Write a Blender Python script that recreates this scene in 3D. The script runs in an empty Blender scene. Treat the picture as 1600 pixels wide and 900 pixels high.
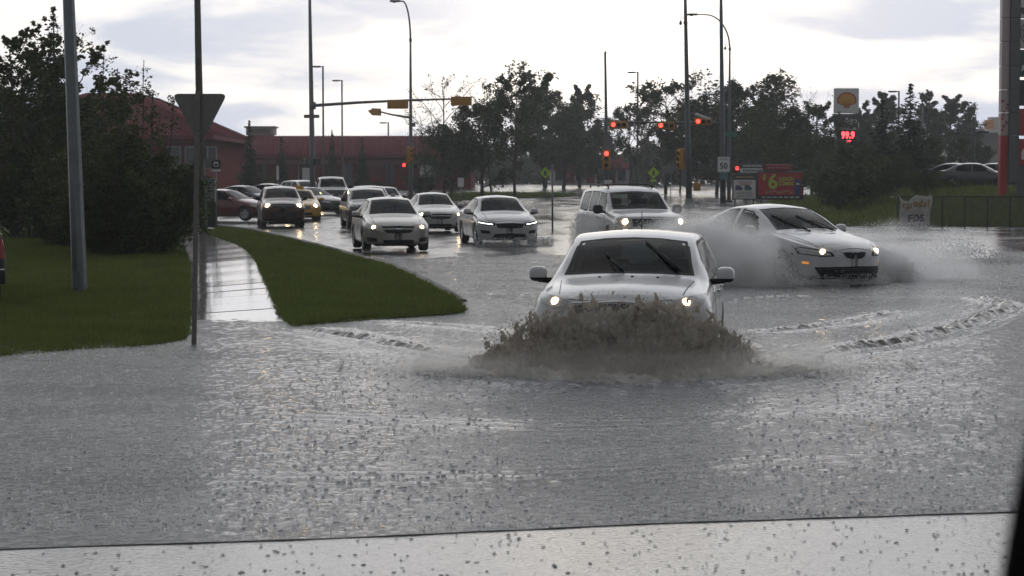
import bpy, bmesh, math, random
import numpy as np
from mathutils import Vector, Matrix
from mathutils.bvhtree import BVHTree
from mathutils.geometry import delaunay_2d_cdt

random.seed(7)
rng = np.random.default_rng(7)
R = math.radians
S = bpy.context.scene
COL = S.collection

# ------------------------------------------------------------------ camera
EYE = 1.9                      # metres above the flood water
FOC = 3000.0                   # focal length in pixels of a 1600 px wide frame
PITCH = math.atan(165.0 / FOC)
cd = bpy.data.cameras.new("camera")
cam = bpy.data.objects.new("camera", cd)
COL.objects.link(cam)
cam.location = (0, 0, EYE)
cam.rotation_euler = (math.pi / 2 - PITCH, 0, 0)
cd.sensor_width = 36.0
cd.lens = 36.0 * FOC / 1600.0
cd.clip_start = 0.1
cd.clip_end = 9000
cd.dof.use_dof = True
cd.dof.focus_distance = 22.0
cd.dof.aperture_fstop = 9.0
S.camera = cam

# ------------------------------------------------------------------ render / exposure
S.view_settings.view_transform = 'Standard'
S.view_settings.look = 'None'
S.view_settings.gamma = 1.0
S.view_settings.exposure = 0.08
S.render.engine = 'CYCLES'
S.cycles.use_denoising = True
S.cycles.max_bounces = 10
S.cycles.diffuse_bounces = 6
S.cycles.volume_bounces = 3
S.cycles.transparent_max_bounces = 16
S.cycles.sample_clamp_indirect = 6.0
S.cycles.caustics_reflective = False
S.cycles.caustics_refractive = False

# ------------------------------------------------------------------ sky and sun
SUN_AZ = R(2.8)                # to the right of straight ahead
SUN_EL = R(6.0)
SUN_DIR = Vector((math.sin(SUN_AZ) * math.cos(SUN_EL), math.cos(SUN_AZ) * math.cos(SUN_EL), math.sin(SUN_EL)))

w = bpy.data.worlds.new("World")
S.world = w
w.use_nodes = True
nt = w.node_tree
nt.nodes.clear()
def N(t, kind, **kw):
    n = t.nodes.new(kind)
    for k, v in kw.items():
        setattr(n, k, v)
    return n
def wire(t, a, b):
    t.links.new(a, b)
def math_node(t, op, a, b=None, c=None, clamp=False):
    n = N(t, 'ShaderNodeMath', operation=op)
    n.use_clamp = clamp
    for i, v in enumerate((a, b, c)):
        if v is None:
            continue
        if isinstance(v, (int, float)):
            n.inputs[i].default_value = v
        else:
            wire(t, v, n.inputs[i])
    return n.outputs[0]
def ramp(t, fac, stops, interp='LINEAR'):
    n = N(t, 'ShaderNodeValToRGB')
    n.color_ramp.interpolation = interp
    el = n.color_ramp.elements
    while len(el) < len(stops):
        el.new(0.5)
    for e, (p, c) in zip(el, stops):
        e.position = p
        e.color = (c, c, c, 1) if isinstance(c, (int, float)) else (c[0], c[1], c[2], 1)
    wire(t, fac, n.inputs[0])
    return n.outputs[0]
def mixc(t, fac, a, b, mode='MIX'):
    n = N(t, 'ShaderNodeMix', data_type='RGBA', blend_type=mode)
    for s, v in ((n.inputs[0], fac), (n.inputs[6], a), (n.inputs[7], b)):
        if isinstance(v, (int, float)):
            s.default_value = v
        elif isinstance(v, tuple):
            s.default_value = (v[0], v[1], v[2], 1)
        else:
            wire(t, v, s)
    return n.outputs[2]

out = N(nt, 'ShaderNodeOutputWorld')
bg = N(nt, 'ShaderNodeBackground')
bg.inputs[1].default_value = 0.1
sky = N(nt, 'ShaderNodeTexSky', sky_type='NISHITA')
sky.sun_disc = False
sky.sun_elevation = SUN_EL
sky.sun_rotation = SUN_AZ
sky.dust_density = 4.0
tc = N(nt, 'ShaderNodeTexCoord')
mp = N(nt, 'ShaderNodeMapping')
mp.inputs['Scale'].default_value = (5.5, 5.5, 26.0)
mp.inputs['Location'].default_value = (3.1, 1.7, 0.55)
wire(nt, tc.outputs['Generated'], mp.inputs[0])
n1 = N(nt, 'ShaderNodeTexNoise')
n1.inputs['Scale'].default_value = 1.0
n1.inputs['Detail'].default_value = 7.0
n1.inputs['Roughness'].default_value = 0.55
n1.inputs['Distortion'].default_value = 0.35
wire(nt, mp.outputs[0], n1.inputs['Vector'])
dp = N(nt, 'ShaderNodeVectorMath', operation='DOT_PRODUCT')
wire(nt, tc.outputs['Generated'], dp.inputs[0])
dp.inputs[1].default_value = SUN_DIR
cloud_f = ramp(nt, n1.outputs['Fac'], [(0.42, 0.0), (0.58, 1.0)], 'EASE')
CLOUD_DARK, CLOUD_PALE = (6.1, 6.9, 8.5), (11.8, 11.6, 11.2)
clouds = mixc(nt, cloud_f, CLOUD_DARK, CLOUD_PALE)
# the thin place in the cloud where the sun stands
glow = math_node(nt, 'POWER', math_node(nt, 'MAXIMUM', dp.outputs['Value'], 0.0), 700.0)
glow2 = math_node(nt, 'POWER', math_node(nt, 'MAXIMUM', dp.outputs['Value'], 0.0), 60.0)
glow_t = math_node(nt, 'ADD', math_node(nt, 'MULTIPLY', glow, 1.5), math_node(nt, 'MULTIPLY', glow2, 0.16))
glow_t = math_node(nt, 'MULTIPLY', glow_t, math_node(nt, 'ADD', math_node(nt, 'MULTIPLY', cloud_f, 0.5), 0.55))
clouds = mixc(nt, glow_t, clouds, (22.0, 21.0, 19.0))
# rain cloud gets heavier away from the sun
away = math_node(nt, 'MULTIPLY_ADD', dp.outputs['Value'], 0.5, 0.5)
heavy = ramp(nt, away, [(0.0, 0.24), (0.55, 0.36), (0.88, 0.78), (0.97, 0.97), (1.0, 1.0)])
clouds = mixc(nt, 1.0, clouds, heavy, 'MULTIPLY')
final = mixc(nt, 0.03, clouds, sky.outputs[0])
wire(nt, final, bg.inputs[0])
wire(nt, bg.outputs[0], out.inputs[0])

ld = bpy.data.lights.new("sun", 'SUN')
ld.energy = 0.5
ld.angle = R(85)
ld.color = (1.0, 0.96, 0.91)
sun = bpy.data.objects.new("sun", ld)
COL.objects.link(sun)
sun.rotation_euler = (-SUN_DIR).to_track_quat('-Z', 'Y').to_euler()

# ------------------------------------------------------------------ noise in numpy
_P = rng.permutation(512).astype(np.int64)
_P = np.concatenate([_P, _P, _P])
_G3 = rng.normal(size=(512, 3))
_G3 /= np.linalg.norm(_G3, axis=1)[:, None]
def perlin(x, y, z=None):
    x = np.asarray(x, float); y = np.asarray(y, float)
    z = np.zeros_like(x) if z is None else np.asarray(z, float)
    xi = np.floor(x).astype(np.int64); yi = np.floor(y).astype(np.int64); zi = np.floor(z).astype(np.int64)
    xf = x - xi; yf = y - yi; zf = z - zi
    xi &= 511; yi &= 511; zi &= 511
    u = xf ** 3 * (xf * (xf * 6 - 15) + 10)
    v = yf ** 3 * (yf * (yf * 6 - 15) + 10)
    ww = zf ** 3 * (zf * (zf * 6 - 15) + 10)
    def g(a, b, c):
        h = _P[(_P[(_P[(xi + a) & 511] + yi + b) & 511] + zi + c) & 511]
        gg = _G3[h]
        return gg[..., 0] * (xf - a) + gg[..., 1] * (yf - b) + gg[..., 2] * (zf - c)
    x00 = g(0, 0, 0) * (1 - u) + g(1, 0, 0) * u
    x10 = g(0, 1, 0) * (1 - u) + g(1, 1, 0) * u
    x01 = g(0, 0, 1) * (1 - u) + g(1, 0, 1) * u
    x11 = g(0, 1, 1) * (1 - u) + g(1, 1, 1) * u
    return (x00 * (1 - v) + x10 * v) * (1 - ww) + (x01 * (1 - v) + x11 * v) * ww
def fbm(x, y, z=None, octv=4, gain=0.5):
    s = 0; a = 1.0; f = 1.0
    for o in range(octv):
        s = s + a * perlin(x * f + 13.7 * o, y * f + 7.1 * o, None if z is None else z * f + 3.3 * o)
        a *= gain; f *= 2.03
    return s
def pchip(xs, ys, q):
    xs = np.asarray(xs, float); ys = np.asarray(ys, float); q = np.clip(np.asarray(q, float), xs[0], xs[-1])
    h = np.diff(xs); d = np.diff(ys) / h
    m = np.zeros(len(xs))
    for i in range(1, len(xs) - 1):
        if d[i - 1] * d[i] > 0:
            w1 = 2 * h[i] + h[i - 1]; w2 = h[i] + 2 * h[i - 1]
            m[i] = (w1 + w2) / (w1 / d[i - 1] + w2 / d[i])
    m[0] = d[0]; m[-1] = d[-1]
    k = np.clip(np.searchsorted(xs, q, side='right') - 1, 0, len(xs) - 2)
    t = (q - xs[k]) / h[k]
    return ((2 * t**3 - 3 * t**2 + 1) * ys[k] + (t**3 - 2 * t**2 + t) * h[k] * m[k]
            + (-2 * t**3 + 3 * t**2) * ys[k + 1] + (t**3 - t**2) * h[k] * m[k + 1])
def sstep(a, b, x):
    t = np.clip((np.asarray(x, float) - a) / (b - a), 0, 1)
    return t * t * (3 - 2 * t)

# ------------------------------------------------------------------ materials
MATS = {}
def mat(name, color, rough=0.5, metal=0.0, var=0.12, vscale=6.0, bump=0.0, bscale=30.0, spec=0.5, coat=0.0, translucent=0.0, dirt=None):
    """Principled surface whose colour wanders a little with a noise in object space."""
    if name in MATS:
        return MATS[name]
    m = bpy.data.materials.new(name); MATS[name] = m
    m.use_nodes = True
    t = m.node_tree
    p = t.nodes['Principled BSDF']
    p.inputs['Roughness'].default_value = rough
    p.inputs['Metallic'].default_value = metal
    p.inputs['Specular IOR Level'].default_value = spec
    p.inputs['Coat Weight'].default_value = coat
    p.inputs['Coat Roughness'].default_value = 0.05
    c = N(t, 'ShaderNodeTexCoord')
    n = N(t, 'ShaderNodeTexNoise')
    n.inputs['Scale'].default_value = vscale
    n.inputs['Detail'].default_value = 5
    wire(t, c.outputs['Object'], n.inputs['Vector'])
    lo = tuple(max(0, v * (1 - var)) for v in color); hi = tuple(min(1, v * (1 + var)) for v in color)
    base = mixc(t, n.outputs['Fac'], lo, hi)
    if dirt:                                          # (colour, amount): blotches of grime with a shape of their own
        n2 = N(t, 'ShaderNodeTexNoise')
        n2.inputs['Scale'].default_value = vscale * 2.3
        n2.inputs['Detail'].default_value = 8
        n2.inputs['Roughness'].default_value = 0.7
        wire(t, c.outputs['Object'], n2.inputs['Vector'])
        base = mixc(t, ramp(t, n2.outputs['Fac'], [(0.45, 0.0), (0.75, dirt[1])]), base, dirt[0])
    wire(t, base, p.inputs['Base Color'])
    if bump:
        b = N(t, 'ShaderNodeBump')
        b.inputs['Strength'].default_value = bump
        b.inputs['Distance'].default_value = 0.02
        n3 = N(t, 'ShaderNodeTexNoise')
        n3.inputs['Scale'].default_value = bscale
        n3.inputs['Detail'].default_value = 4
        wire(t, c.outputs['Object'], n3.inputs['Vector'])
        wire(t, n3.outputs['Fac'], b.inputs['Height'])
        wire(t, b.outputs[0], p.inputs['Normal'])
    if translucent:
        tr = N(t, 'ShaderNodeBsdfTranslucent')
        wire(t, base, tr.inputs[0])
        mx = N(t, 'ShaderNodeMixShader')
        mx.inputs[0].default_value = translucent
        wire(t, p.outputs[0], mx.inputs[1]); wire(t, tr.outputs[0], mx.inputs[2])
        wire(t, mx.outputs[0], t.nodes['Material Output'].inputs[0])
    return m
def glow_mat(name, color, strength):
    if name in MATS:
        return MATS[name]
    m = bpy.data.materials.new(name); MATS[name] = m
    m.use_nodes = True
    p = m.node_tree.nodes['Principled BSDF']
    p.inputs['Base Color'].default_value = (*color, 1)
    p.inputs['Emission Color'].default_value = (*color, 1)
    p.inputs['Emission Strength'].default_value = strength
    return m
def glass_mat(name, tint, keep):
    """Thin car glass: tinted see-through with a mirror reflection that grows at grazing angles, beaded with rain."""
    if name in MATS:
        return MATS[name]
    m = bpy.data.materials.new(name); MATS[name] = m
    m.use_nodes = True
    t = m.node_tree; t.nodes.clear()
    o = N(t, 'ShaderNodeOutputMaterial')
    tr = N(t, 'ShaderNodeBsdfTransparent'); tr.inputs[0].default_value = (tint[0] * keep, tint[1] * keep, tint[2] * keep, 1)
    gl = N(t, 'ShaderNodeBsdfGlossy'); gl.inputs['Roughness'].default_value = 0.04
    df = N(t, 'ShaderNodeBsdfDiffuse'); df.inputs[0].default_value = (0.30, 0.31, 0.31, 1)
    c = N(t, 'ShaderNodeTexCoord'); n = N(t, 'ShaderNodeTexNoise')
    n.inputs['Scale'].default_value = 60; n.inputs['Detail'].default_value = 3
    wire(t, c.outputs['Object'], n.inputs['Vector'])
    b = N(t, 'ShaderNodeBump'); b.inputs['Strength'].default_value = 0.10; b.inputs['Distance'].default_value = 0.01
    wire(t, n.outputs['Fac'], b.inputs['Height']); wire(t, b.outputs[0], gl.inputs['Normal'])
    lw = N(t, 'ShaderNodeFresnel'); lw.inputs[0].default_value = 1.2
    wet = ramp(t, n.outputs['Fac'], [(0.58, 0.0), (0.80, 0.035)])
    m1 = N(t, 'ShaderNodeMixShader'); wire(t, wet, m1.inputs[0]); wire(t, tr.outputs[0], m1.inputs[1]); wire(t, df.outputs[0], m1.inputs[2])
    m2 = N(t, 'ShaderNodeMixShader'); wire(t, lw.outputs[0], m2.inputs[0]); wire(t, m1.outputs[0], m2.inputs[1]); wire(t, gl.outputs[0], m2.inputs[2])
    wire(t, m2.outputs[0], o.inputs[0])
    return m

# ------------------------------------------------------------------ mesh builder
class MB:
    def __init__(self):
        self.v = []; self.f = []; self.s = []
    def add(self, vs, fs, smooth=False):
        o = len(self.v)
        self.v.extend([tuple(p) for p in vs])
        self.f.extend([tuple(i + o for i in f) for f in fs])
        self.s.extend([smooth] * len(fs))
        return self
    def box(self, c, s, rz=0.0, M=None):
        x, y, z = s[0] / 2, s[1] / 2, s[2] / 2
        vs = [Vector((a * x, b * y, d * z)) for d in (-1, 1) for b in (-1, 1) for a in (-1, 1)]
        if rz: vs = [Matrix.Rotation(rz, 3, 'Z') @ p for p in vs]
        if M is not None: vs = [M @ p for p in vs]
        vs = [p + Vector(c) for p in vs]
        return self.add(vs, [(0, 2, 3, 1), (4, 5, 7, 6), (0, 1, 5, 4), (2, 6, 7, 3), (0, 4, 6, 2), (1, 3, 7, 5)])
    def bbox(self, c, s, bev=0.02, M=None):
        """box with chamfered vertical and horizontal edges"""
        bm = bmesh.new()
        bmesh.ops.create_cube(bm, size=1.0)
        for vv in bm.verts: vv.co = Vector((vv.co.x * s[0], vv.co.y * s[1], vv.co.z * s[2]))
        bmesh.ops.bevel(bm, geom=bm.edges[:], offset=bev, segments=2, affect='EDGES', profile=0.5)
        bm.verts.index_update()
        vs = [(M @ vv.co if M is not None else vv.co) + Vector(c) for vv in bm.verts]
        fs = [[vv.index for vv in f.verts] for f in bm.faces]
        bm.free()
        return self.add(vs, fs, False)
    def tube(self, pts, rad, n=8, caps=True, smooth=True):
        pts = [Vector(p) for p in pts]
        if not hasattr(rad, '__len__'): rad = [rad] * len(pts)
        o = len(self.v); up = None
        for i, p in enumerate(pts):
            d = (pts[min(i + 1, len(pts) - 1)] - pts[max(i - 1, 0)]).normalized()
            if up is None:
                up = Vector((1, 0, 0)) if abs(d.x) < 0.9 else Vector((0, 1, 0))
            a = (up - d * up.dot(d)).normalized(); b = d.cross(a); up = a
            for k in range(n):
                th = 2 * math.pi * k / n
                self.v.append(tuple(p + (a * math.cos(th) + b * math.sin(th)) * rad[i]))
        for i in range(len(pts) - 1):
            for k in range(n):
                self.f.append((o + i * n + k, o + i * n + (k + 1) % n, o + (i + 1) * n + (k + 1) % n, o + (i + 1) * n + k)); self.s.append(smooth)
        if caps:
            self.f.append(tuple(o + k for k in reversed(range(n)))); self.s.append(False)
            e = o + (len(pts) - 1) * n
            self.f.append(tuple(e + k for k in range(n))); self.s.append(False)
        return self
    def lathe(self, prof, c=(0, 0, 0), axis='Z', n=20, smooth=True, closed=False):
        o = len(self.v); m = len(prof)
        for k in range(n):
            th = 2 * math.pi * k / n
            for r, h in prof:
                a, b = r * math.cos(th), r * math.sin(th)
                p = (a, b, h) if axis == 'Z' else ((h, a, b) if axis == 'X' else (a, h, b))
                self.v.append((p[0] + c[0], p[1] + c[1], p[2] + c[2]))
        for k in range(n):
            k2 = (k + 1) % n
            for i in range(m if closed else m - 1):
                j = (i + 1) % m
                self.f.append((o + k * m + i, o + k2 * m + i, o + k2 * m + j, o + k * m + j)); self.s.append(smooth)
        return self
    def prism(self, poly, d, axis='Y', off=0.0):
        """2D outline (x,z) pushed along y from off to off+d (axis Y), or (x,y) along z (axis Z), or (y,z) along x (axis X)"""
        def P(a, b, h):
            return (a, h, b) if axis == 'Y' else ((a, b, h) if axis == 'Z' else (h, a, b))
        n = len(poly)
        vs = [P(a, b, off) for a, b in poly] + [P(a, b, off + d) for a, b in poly]
        fs = [tuple(range(n)), tuple(reversed(range(n, 2 * n)))] + [(i, n + i, n + (i + 1) % n, (i + 1) % n) for i in range(n)]
        return self.add(vs, fs)
    def mesh(self, name, m=None):
        me = bpy.data.meshes.new(name)
        me.from_pydata(self.v, [], self.f)
        me.polygons.foreach_set('use_smooth', self.s)
        bm = bmesh.new(); bm.from_mesh(me)
        bmesh.ops.recalc_face_normals(bm, faces=bm.faces[:])
        bm.to_mesh(me); bm.free()
        if m: me.materials.append(m)
        return me
    def build(self, name, m, parent=None, loc=None):
        return link(name, self.mesh(name, m), parent, loc)
def link(name, me, parent=None, loc=None):
    o = bpy.data.objects.new(name, me)
    COL.objects.link(o)
    if parent is not None: o.parent = parent
    if loc is not None: o.location = loc
    return o
def np_mesh(name, verts, faces, m=None, smooth=True):
    """fast mesh from arrays: verts (n,3), faces (m,k)"""
    verts = np.asarray(verts, np.float32); faces = np.asarray(faces, np.int32)
    me = bpy.data.meshes.new(name)
    k = faces.shape[1]; nf = len(faces)
    me.vertices.add(len(verts)); me.vertices.foreach_set('co', verts.ravel())
    me.loops.add(nf * k); me.loops.foreach_set('vertex_index', faces.ravel())
    me.polygons.add(nf); me.polygons.foreach_set('loop_start', np.arange(nf, dtype=np.int32) * k)
    me.polygons.foreach_set('loop_total', np.full(nf, k, np.int32))
    if smooth: me.polygons.foreach_set('use_smooth', np.ones(nf, bool))
    me.update(calc_edges=True); me.validate()
    if m: me.materials.append(m)
    return me
def tag(o, label=None, cat=None, group=None, kind=None):
    if label: o['label'] = label
    if cat: o['category'] = cat
    if group: o['group'] = group
    if kind: o['kind'] = kind
    return o
def thing(name, label, cat, loc=(0, 0, 0), rz=0.0, group=None):
    o = bpy.data.objects.new(name, None)
    o.empty_display_size = 0.3
    COL.objects.link(o)
    o.location = loc; o.rotation_euler = (0, 0, rz)
    return tag(o, label, cat, group)
def text_mesh(s, size, depth=0.004, align='CENTER', stretch=1.0, bold=0.0):
    c = bpy.data.curves.new('lettering', 'FONT')
    c.body = s; c.size = size; c.align_x = align; c.align_y = 'CENTER'; c.extrude = depth; c.resolution_u = 2; c.offset = bold
    o = bpy.data.objects.new('lettering', c)
    COL.objects.link(o)
    dg = bpy.context.evaluated_depsgraph_get()
    me = bpy.data.meshes.new_from_object(o.evaluated_get(dg))
    bpy.data.objects.remove(o); bpy.data.curves.remove(c)
    me.transform(Matrix.Diagonal((stretch, 1, 1, 1)))
    me.transform(Matrix.Rotation(math.pi / 2, 4, 'X'))      # now faces -Y, upright along Z
    return me
def lettering(s, size, m, parent, loc, stretch=1.0, bold=0.0, name='lettering', flip=False):
    me = text_mesh(s, size, stretch=stretch, bold=bold)
    if flip: me.transform(Matrix.Diagonal((-1, 1, 1, 1)))
    me.materials.clear(); me.materials.append(m)
    return link(name, me, parent, loc)
# ------------------------------------------------------------------ the lie of the land
_RD = [-80, 0, 9.5, 11.2, 14, 18, 24, 30, 36, 44, 50, 60, 80, 100, 125, 150, 180, 260, 400, 900, 4000]
_RZ = [-.04, -.04, -.04, -.07, -.16, -.25, -.25, -.15, -.075, -.02, .004, .025, .05, .17, .38, .72, 1.08, 1.66, 2.1, 3.0, 8.0]
def road_z(x, d):
    x = np.asarray(x, float); d = np.asarray(d, float)
    z = pchip(_RD, _RZ, d)
    return z + bank_z(x, d)
def bank_z(x, d):
    """grassy bank on the right behind the fence, and the raised lots left of the road"""
    side = sstep(0.155, 0.20, x / np.maximum(d, 1.0))
    return side * sstep(81.0, 104.0, d) * 1.25 * (1 - 0.6 * sstep(150, 240, d))
def lawn_z(x, d):
    return pchip([10, 19, 21.5, 24, 30, 44, 70, 100, 200], [-.10, -.05, -.012, .03, .09, .2, .3, .4, 1.3], np.asarray(d, float) + 0.55 * np.asarray(x, float) * 0.2)
def walk_z(x, d):
    return pchip([10, 20, 24, 26.2, 30, 40, 60, 90], [-.2, -.12, -.05, -.004, .035, .09, .15, .2], d)
def verge_z(x, d):
    return pchip([10, 22, 25.5, 28, 34, 50, 80], [-.1, -.05, .0, .03, .075, .12, .2], d)

def G(px, py, zf=0.0):
    """world point on the surface zf (number or function of x, d) that lies in the photograph's direction px, py"""
    a = (px - 800.0) / FOC; b = (450.0 - py) / FOC
    dx, dy, dz = a, math.cos(PITCH) + b * math.sin(PITCH), -math.sin(PITCH) + b * math.cos(PITCH)
    z = zf if not callable(zf) else 0.0
    t = 40.0
    for _ in range(30):
        if abs(dz) < 1e-6: break
        t = max(3.0, min(600.0, (z - EYE) / dz if dz < -1e-6 else 600.0))
        if not callable(zf): break
        z = 0.5 * z + 0.5 * float(zf(dx * t, dy * t))
    return Vector((dx * t, dy * t, EYE + dz * t))
def A(px, py, d):
    """world point at distance d (along the street) in the photograph's direction"""
    a = (px - 800.0) / FOC; b = (450.0 - py) / FOC
    dx, dy, dz = a, math.cos(PITCH) + b * math.sin(PITCH), -math.sin(PITCH) + b * math.cos(PITCH)
    t = d / dy
    return Vector((dx * t, d, EYE + dz * t))
def X(px, d): return A(px, 285, d).x
def Z(py, d): return A(800, py, d).z
def ground_at(x, d): return float(road_z(x, d))

# ---- wet asphalt
def wet_asphalt():
    m = bpy.data.materials.new('wet_asphalt'); m.use_nodes = True
    t = m.node_tree; p = t.nodes['Principled BSDF']
    c = N(t, 'ShaderNodeTexCoord')
    n = N(t, 'ShaderNodeTexNoise'); n.inputs['Scale'].default_value = 0.45; n.inputs['Detail'].default_value = 6; n.inputs['Roughness'].default_value = 0.6
    mp = N(t, 'ShaderNodeMapping'); mp.inputs['Scale'].default_value = (1.0, 0.35, 1.0); mp.inputs['Rotation'].default_value = (0, 0, R(-10))
    wire(t, c.outputs['Object'], mp.inputs[0]); wire(t, mp.outputs[0], n.inputs['Vector'])
    g = N(t, 'ShaderNodeTexNoise'); g.inputs['Scale'].default_value = 90; g.inputs['Detail'].default_value = 3
    wire(t, c.outputs['Object'], g.inputs['Vector'])
    wire(t, mixc(t, g.outputs['Fac'], (0.028, 0.029, 0.031), (0.066, 0.066, 0.068)), p.inputs['Base Color'])
    film = ramp(t, n.outputs['Fac'], [(0.36, 0.10), (0.52, 0.22), (0.70, 0.38)])
    wire(t, film, p.inputs['Roughness'])
    b = N(t, 'ShaderNodeBump'); b.inputs['Distance'].default_value = 0.01
    wire(t, ramp(t, n.outputs['Fac'], [(0.36, 0.03), (0.62, 0.22)]), b.inputs['Strength'])
    b2 = N(t, 'ShaderNodeTexNoise'); b2.inputs['Scale'].default_value = 26; b2.inputs['Detail'].default_value = 4
    wire(t, c.outputs['Object'], b2.inputs['Vector'])
    wire(t, b2.outputs['Fac'], b.inputs['Height']); wire(t, b.outputs[0], p.inputs['Normal'])
    return m
ASPHALT = wet_asphalt()
def water_mat(name, color, bump_s, wscale, rough=0.04):
    m = bpy.data.materials.new(name); m.use_nodes = True
    t = m.node_tree; p = t.nodes['Principled BSDF']
    p.inputs['IOR'].default_value = 1.33
    p.inputs['Roughness'].default_value = rough
    c = N(t, 'ShaderNodeTexCoord')
    n0 = N(t, 'ShaderNodeTexNoise'); n0.inputs['Scale'].default_value = 0.35; n0.inputs['Detail'].default_value = 4
    wire(t, c.outputs['Object'], n0.inputs['Vector'])
    wire(t, mixc(t, n0.outputs['Fac'], tuple(v * .8 for v in color), tuple(v * 1.2 for v in color)), p.inputs['Base Color'])
    # wind ripples, short across the view, and the finer pricking of rain
    n1 = N(t, 'ShaderNodeTexNoise'); n1.inputs['Scale'].default_value = wscale; n1.inputs['Detail'].default_value = 5; n1.inputs['Roughness'].default_value = 0.62
    wm_ = N(t, 'ShaderNodeMapping'); wm_.inputs['Scale'].default_value = (.55, 1.5, 1)
    wire(t, c.outputs['Object'], wm_.inputs[0]); wire(t, wm_.outputs[0], n1.inputs['Vector'])
    v1 = N(t, 'ShaderNodeTexVoronoi'); v1.inputs['Scale'].default_value = 17.0
    wire(t, c.outputs['Object'], v1.inputs['Vector'])
    ring = math_node(t, 'SINE', math_node(t, 'MULTIPLY', v1.outputs['Distance'], 30.0))
    ring = math_node(t, 'MULTIPLY', ring, ramp(t, v1.outputs['Distance'], [(0.0, 1.0), (0.45, 0.0)]))
    hsum = math_node(t, 'ADD', n1.outputs['Fac'], math_node(t, 'MULTIPLY', ring, 0.10))
    n2 = N(t, 'ShaderNodeTexNoise'); n2.inputs['Scale'].default_value = 42.0; n2.inputs['Detail'].default_value = 3; n2.inputs['Roughness'].default_value = 0.6
    wire(t, wm_.outputs[0], n2.inputs['Vector'])
    n4 = N(t, 'ShaderNodeTexNoise'); n4.inputs['Scale'].default_value = 0.55; n4.inputs['Detail'].default_value = 3
    mp = N(t, 'ShaderNodeMapping'); mp.inputs['Scale'].default_value = (.5, 1.4, 1)
    wire(t, c.outputs['Object'], mp.inputs[0]); wire(t, mp.outputs[0], n4.inputs['Vector'])
    gust = ramp(t, n4.outputs['Fac'], [(.35, .75), (.65, 1.25)])
    hsum = math_node(t, 'MULTIPLY', math_node(t, 'ADD', hsum, math_node(t, 'MULTIPLY', n2.outputs['Fac'], 0.30)), gust)
    b = N(t, 'ShaderNodeBump'); b.inputs['Distance'].default_value = 0.05; b.inputs['Strength'].default_value = bump_s
    wire(t, hsum, b.inputs['Height']); wire(t, b.outputs[0], p.inputs['Normal'])
    return m

# ---- the ground sheet: fine near, coarse far, out to the horizon
def fan(a0, a1, na, d0, d1, nd, zf, rows=None):
    a = np.linspace(a0, a1, na); d = np.exp(np.linspace(math.log(d0), math.log(d1), nd)) if rows is None else rows
    nd = len(d)
    AA, DD = np.meshgrid(a, d)
    XX = AA * DD
    XX = np.where(DD > 150, 430 * np.tanh(XX / 430), XX)
    ZZ = zf(XX, DD)
    v = np.stack([XX, DD, ZZ], -1).reshape(-1, 3)
    i = np.arange(nd - 1)[:, None] * na + np.arange(na - 1)[None, :]
    f = np.stack([i, i + 1, i + na + 1, i + na], -1).reshape(-1, 4)
    return v, f
def ground_sheet_z(x, d):
    micro = 0.022 * fbm(x * 0.33, d * 0.13, octv=3) + 0.006 * fbm(x * 1.7, d * 0.9, octv=2)
    return road_z(x, d) + micro * sstep(9, 14, d) * (1 - sstep(120, 200, d))
v, f = fan(-1.6, 1.6, 300, 4.0, 690.0, 330, ground_sheet_z)
tag(link('road', np_mesh('road', v, f, ASPHALT)), kind='structure')
tag(MB().add([(-60, -80, -.045), (60, -80, -.045), (6.4, 4.0, -.045), (-6.4, 4.0, -.045)], [(0, 1, 2, 3)]).build('road', ASPHALT), kind='structure')

# ---- polygon sheets draped on their own height functions
def sheet(name, poly, zf, m, step=0.5, skirt=0.0, rough_edge=0.0):
    pts = []
    n = len(poly)
    for i in range(n):
        p, q = Vector(poly[i][:2]), Vector(poly[(i + 1) % n][:2])
        k = max(1, int((q - p).length / max(0.12, step * 0.5)))
        for j in range(k): pts.append(p.lerp(q, j / k))
    if rough_edge:
        pts = [p + Vector((float(perlin(p.x * 2.1, p.y * 1.1)), float(perlin(p.x * 1.9 + 50, p.y * 1.3)))) * rough_edge for p in pts]
    nb = len(pts); xs = [p.x for p in pts]; ys = [p.y for p in pts]
    inner = []
    y = min(ys)
    while y < max(ys):
        st = step * max(1.0, y / 40.0)
        x = min(xs)
        while x < max(xs):
            inner.append(Vector((x + random.uniform(-.2, .2) * st, y + random.uniform(-.2, .2) * st))); x += st
        y += st
    vs, es, fs, *_ = delaunay_2d_cdt(pts + inner, [(i, (i + 1) % nb) for i in range(nb)], [], 1, 1e-4)
    arr = np.array([(p.x, p.y) for p in vs])
    z = zf(arr[:, 0], arr[:, 1])
    mb = MB(); mb.add([(arr[i, 0], arr[i, 1], z[i]) for i in range(len(arr))], fs, True)
    if skirt:
        zz = zf(np.array(xs), np.array(ys))
        mb.add([(pts[i].x, pts[i].y, zz[i]) for i in range(nb)] + [(pts[i].x, pts[i].y, zz[i] - skirt) for i in range(nb)],
               [(i, (i + 1) % nb, nb + (i + 1) % nb, nb + i) for i in range(nb)])
    return mb.build(name, m), arr, fs, z

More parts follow.
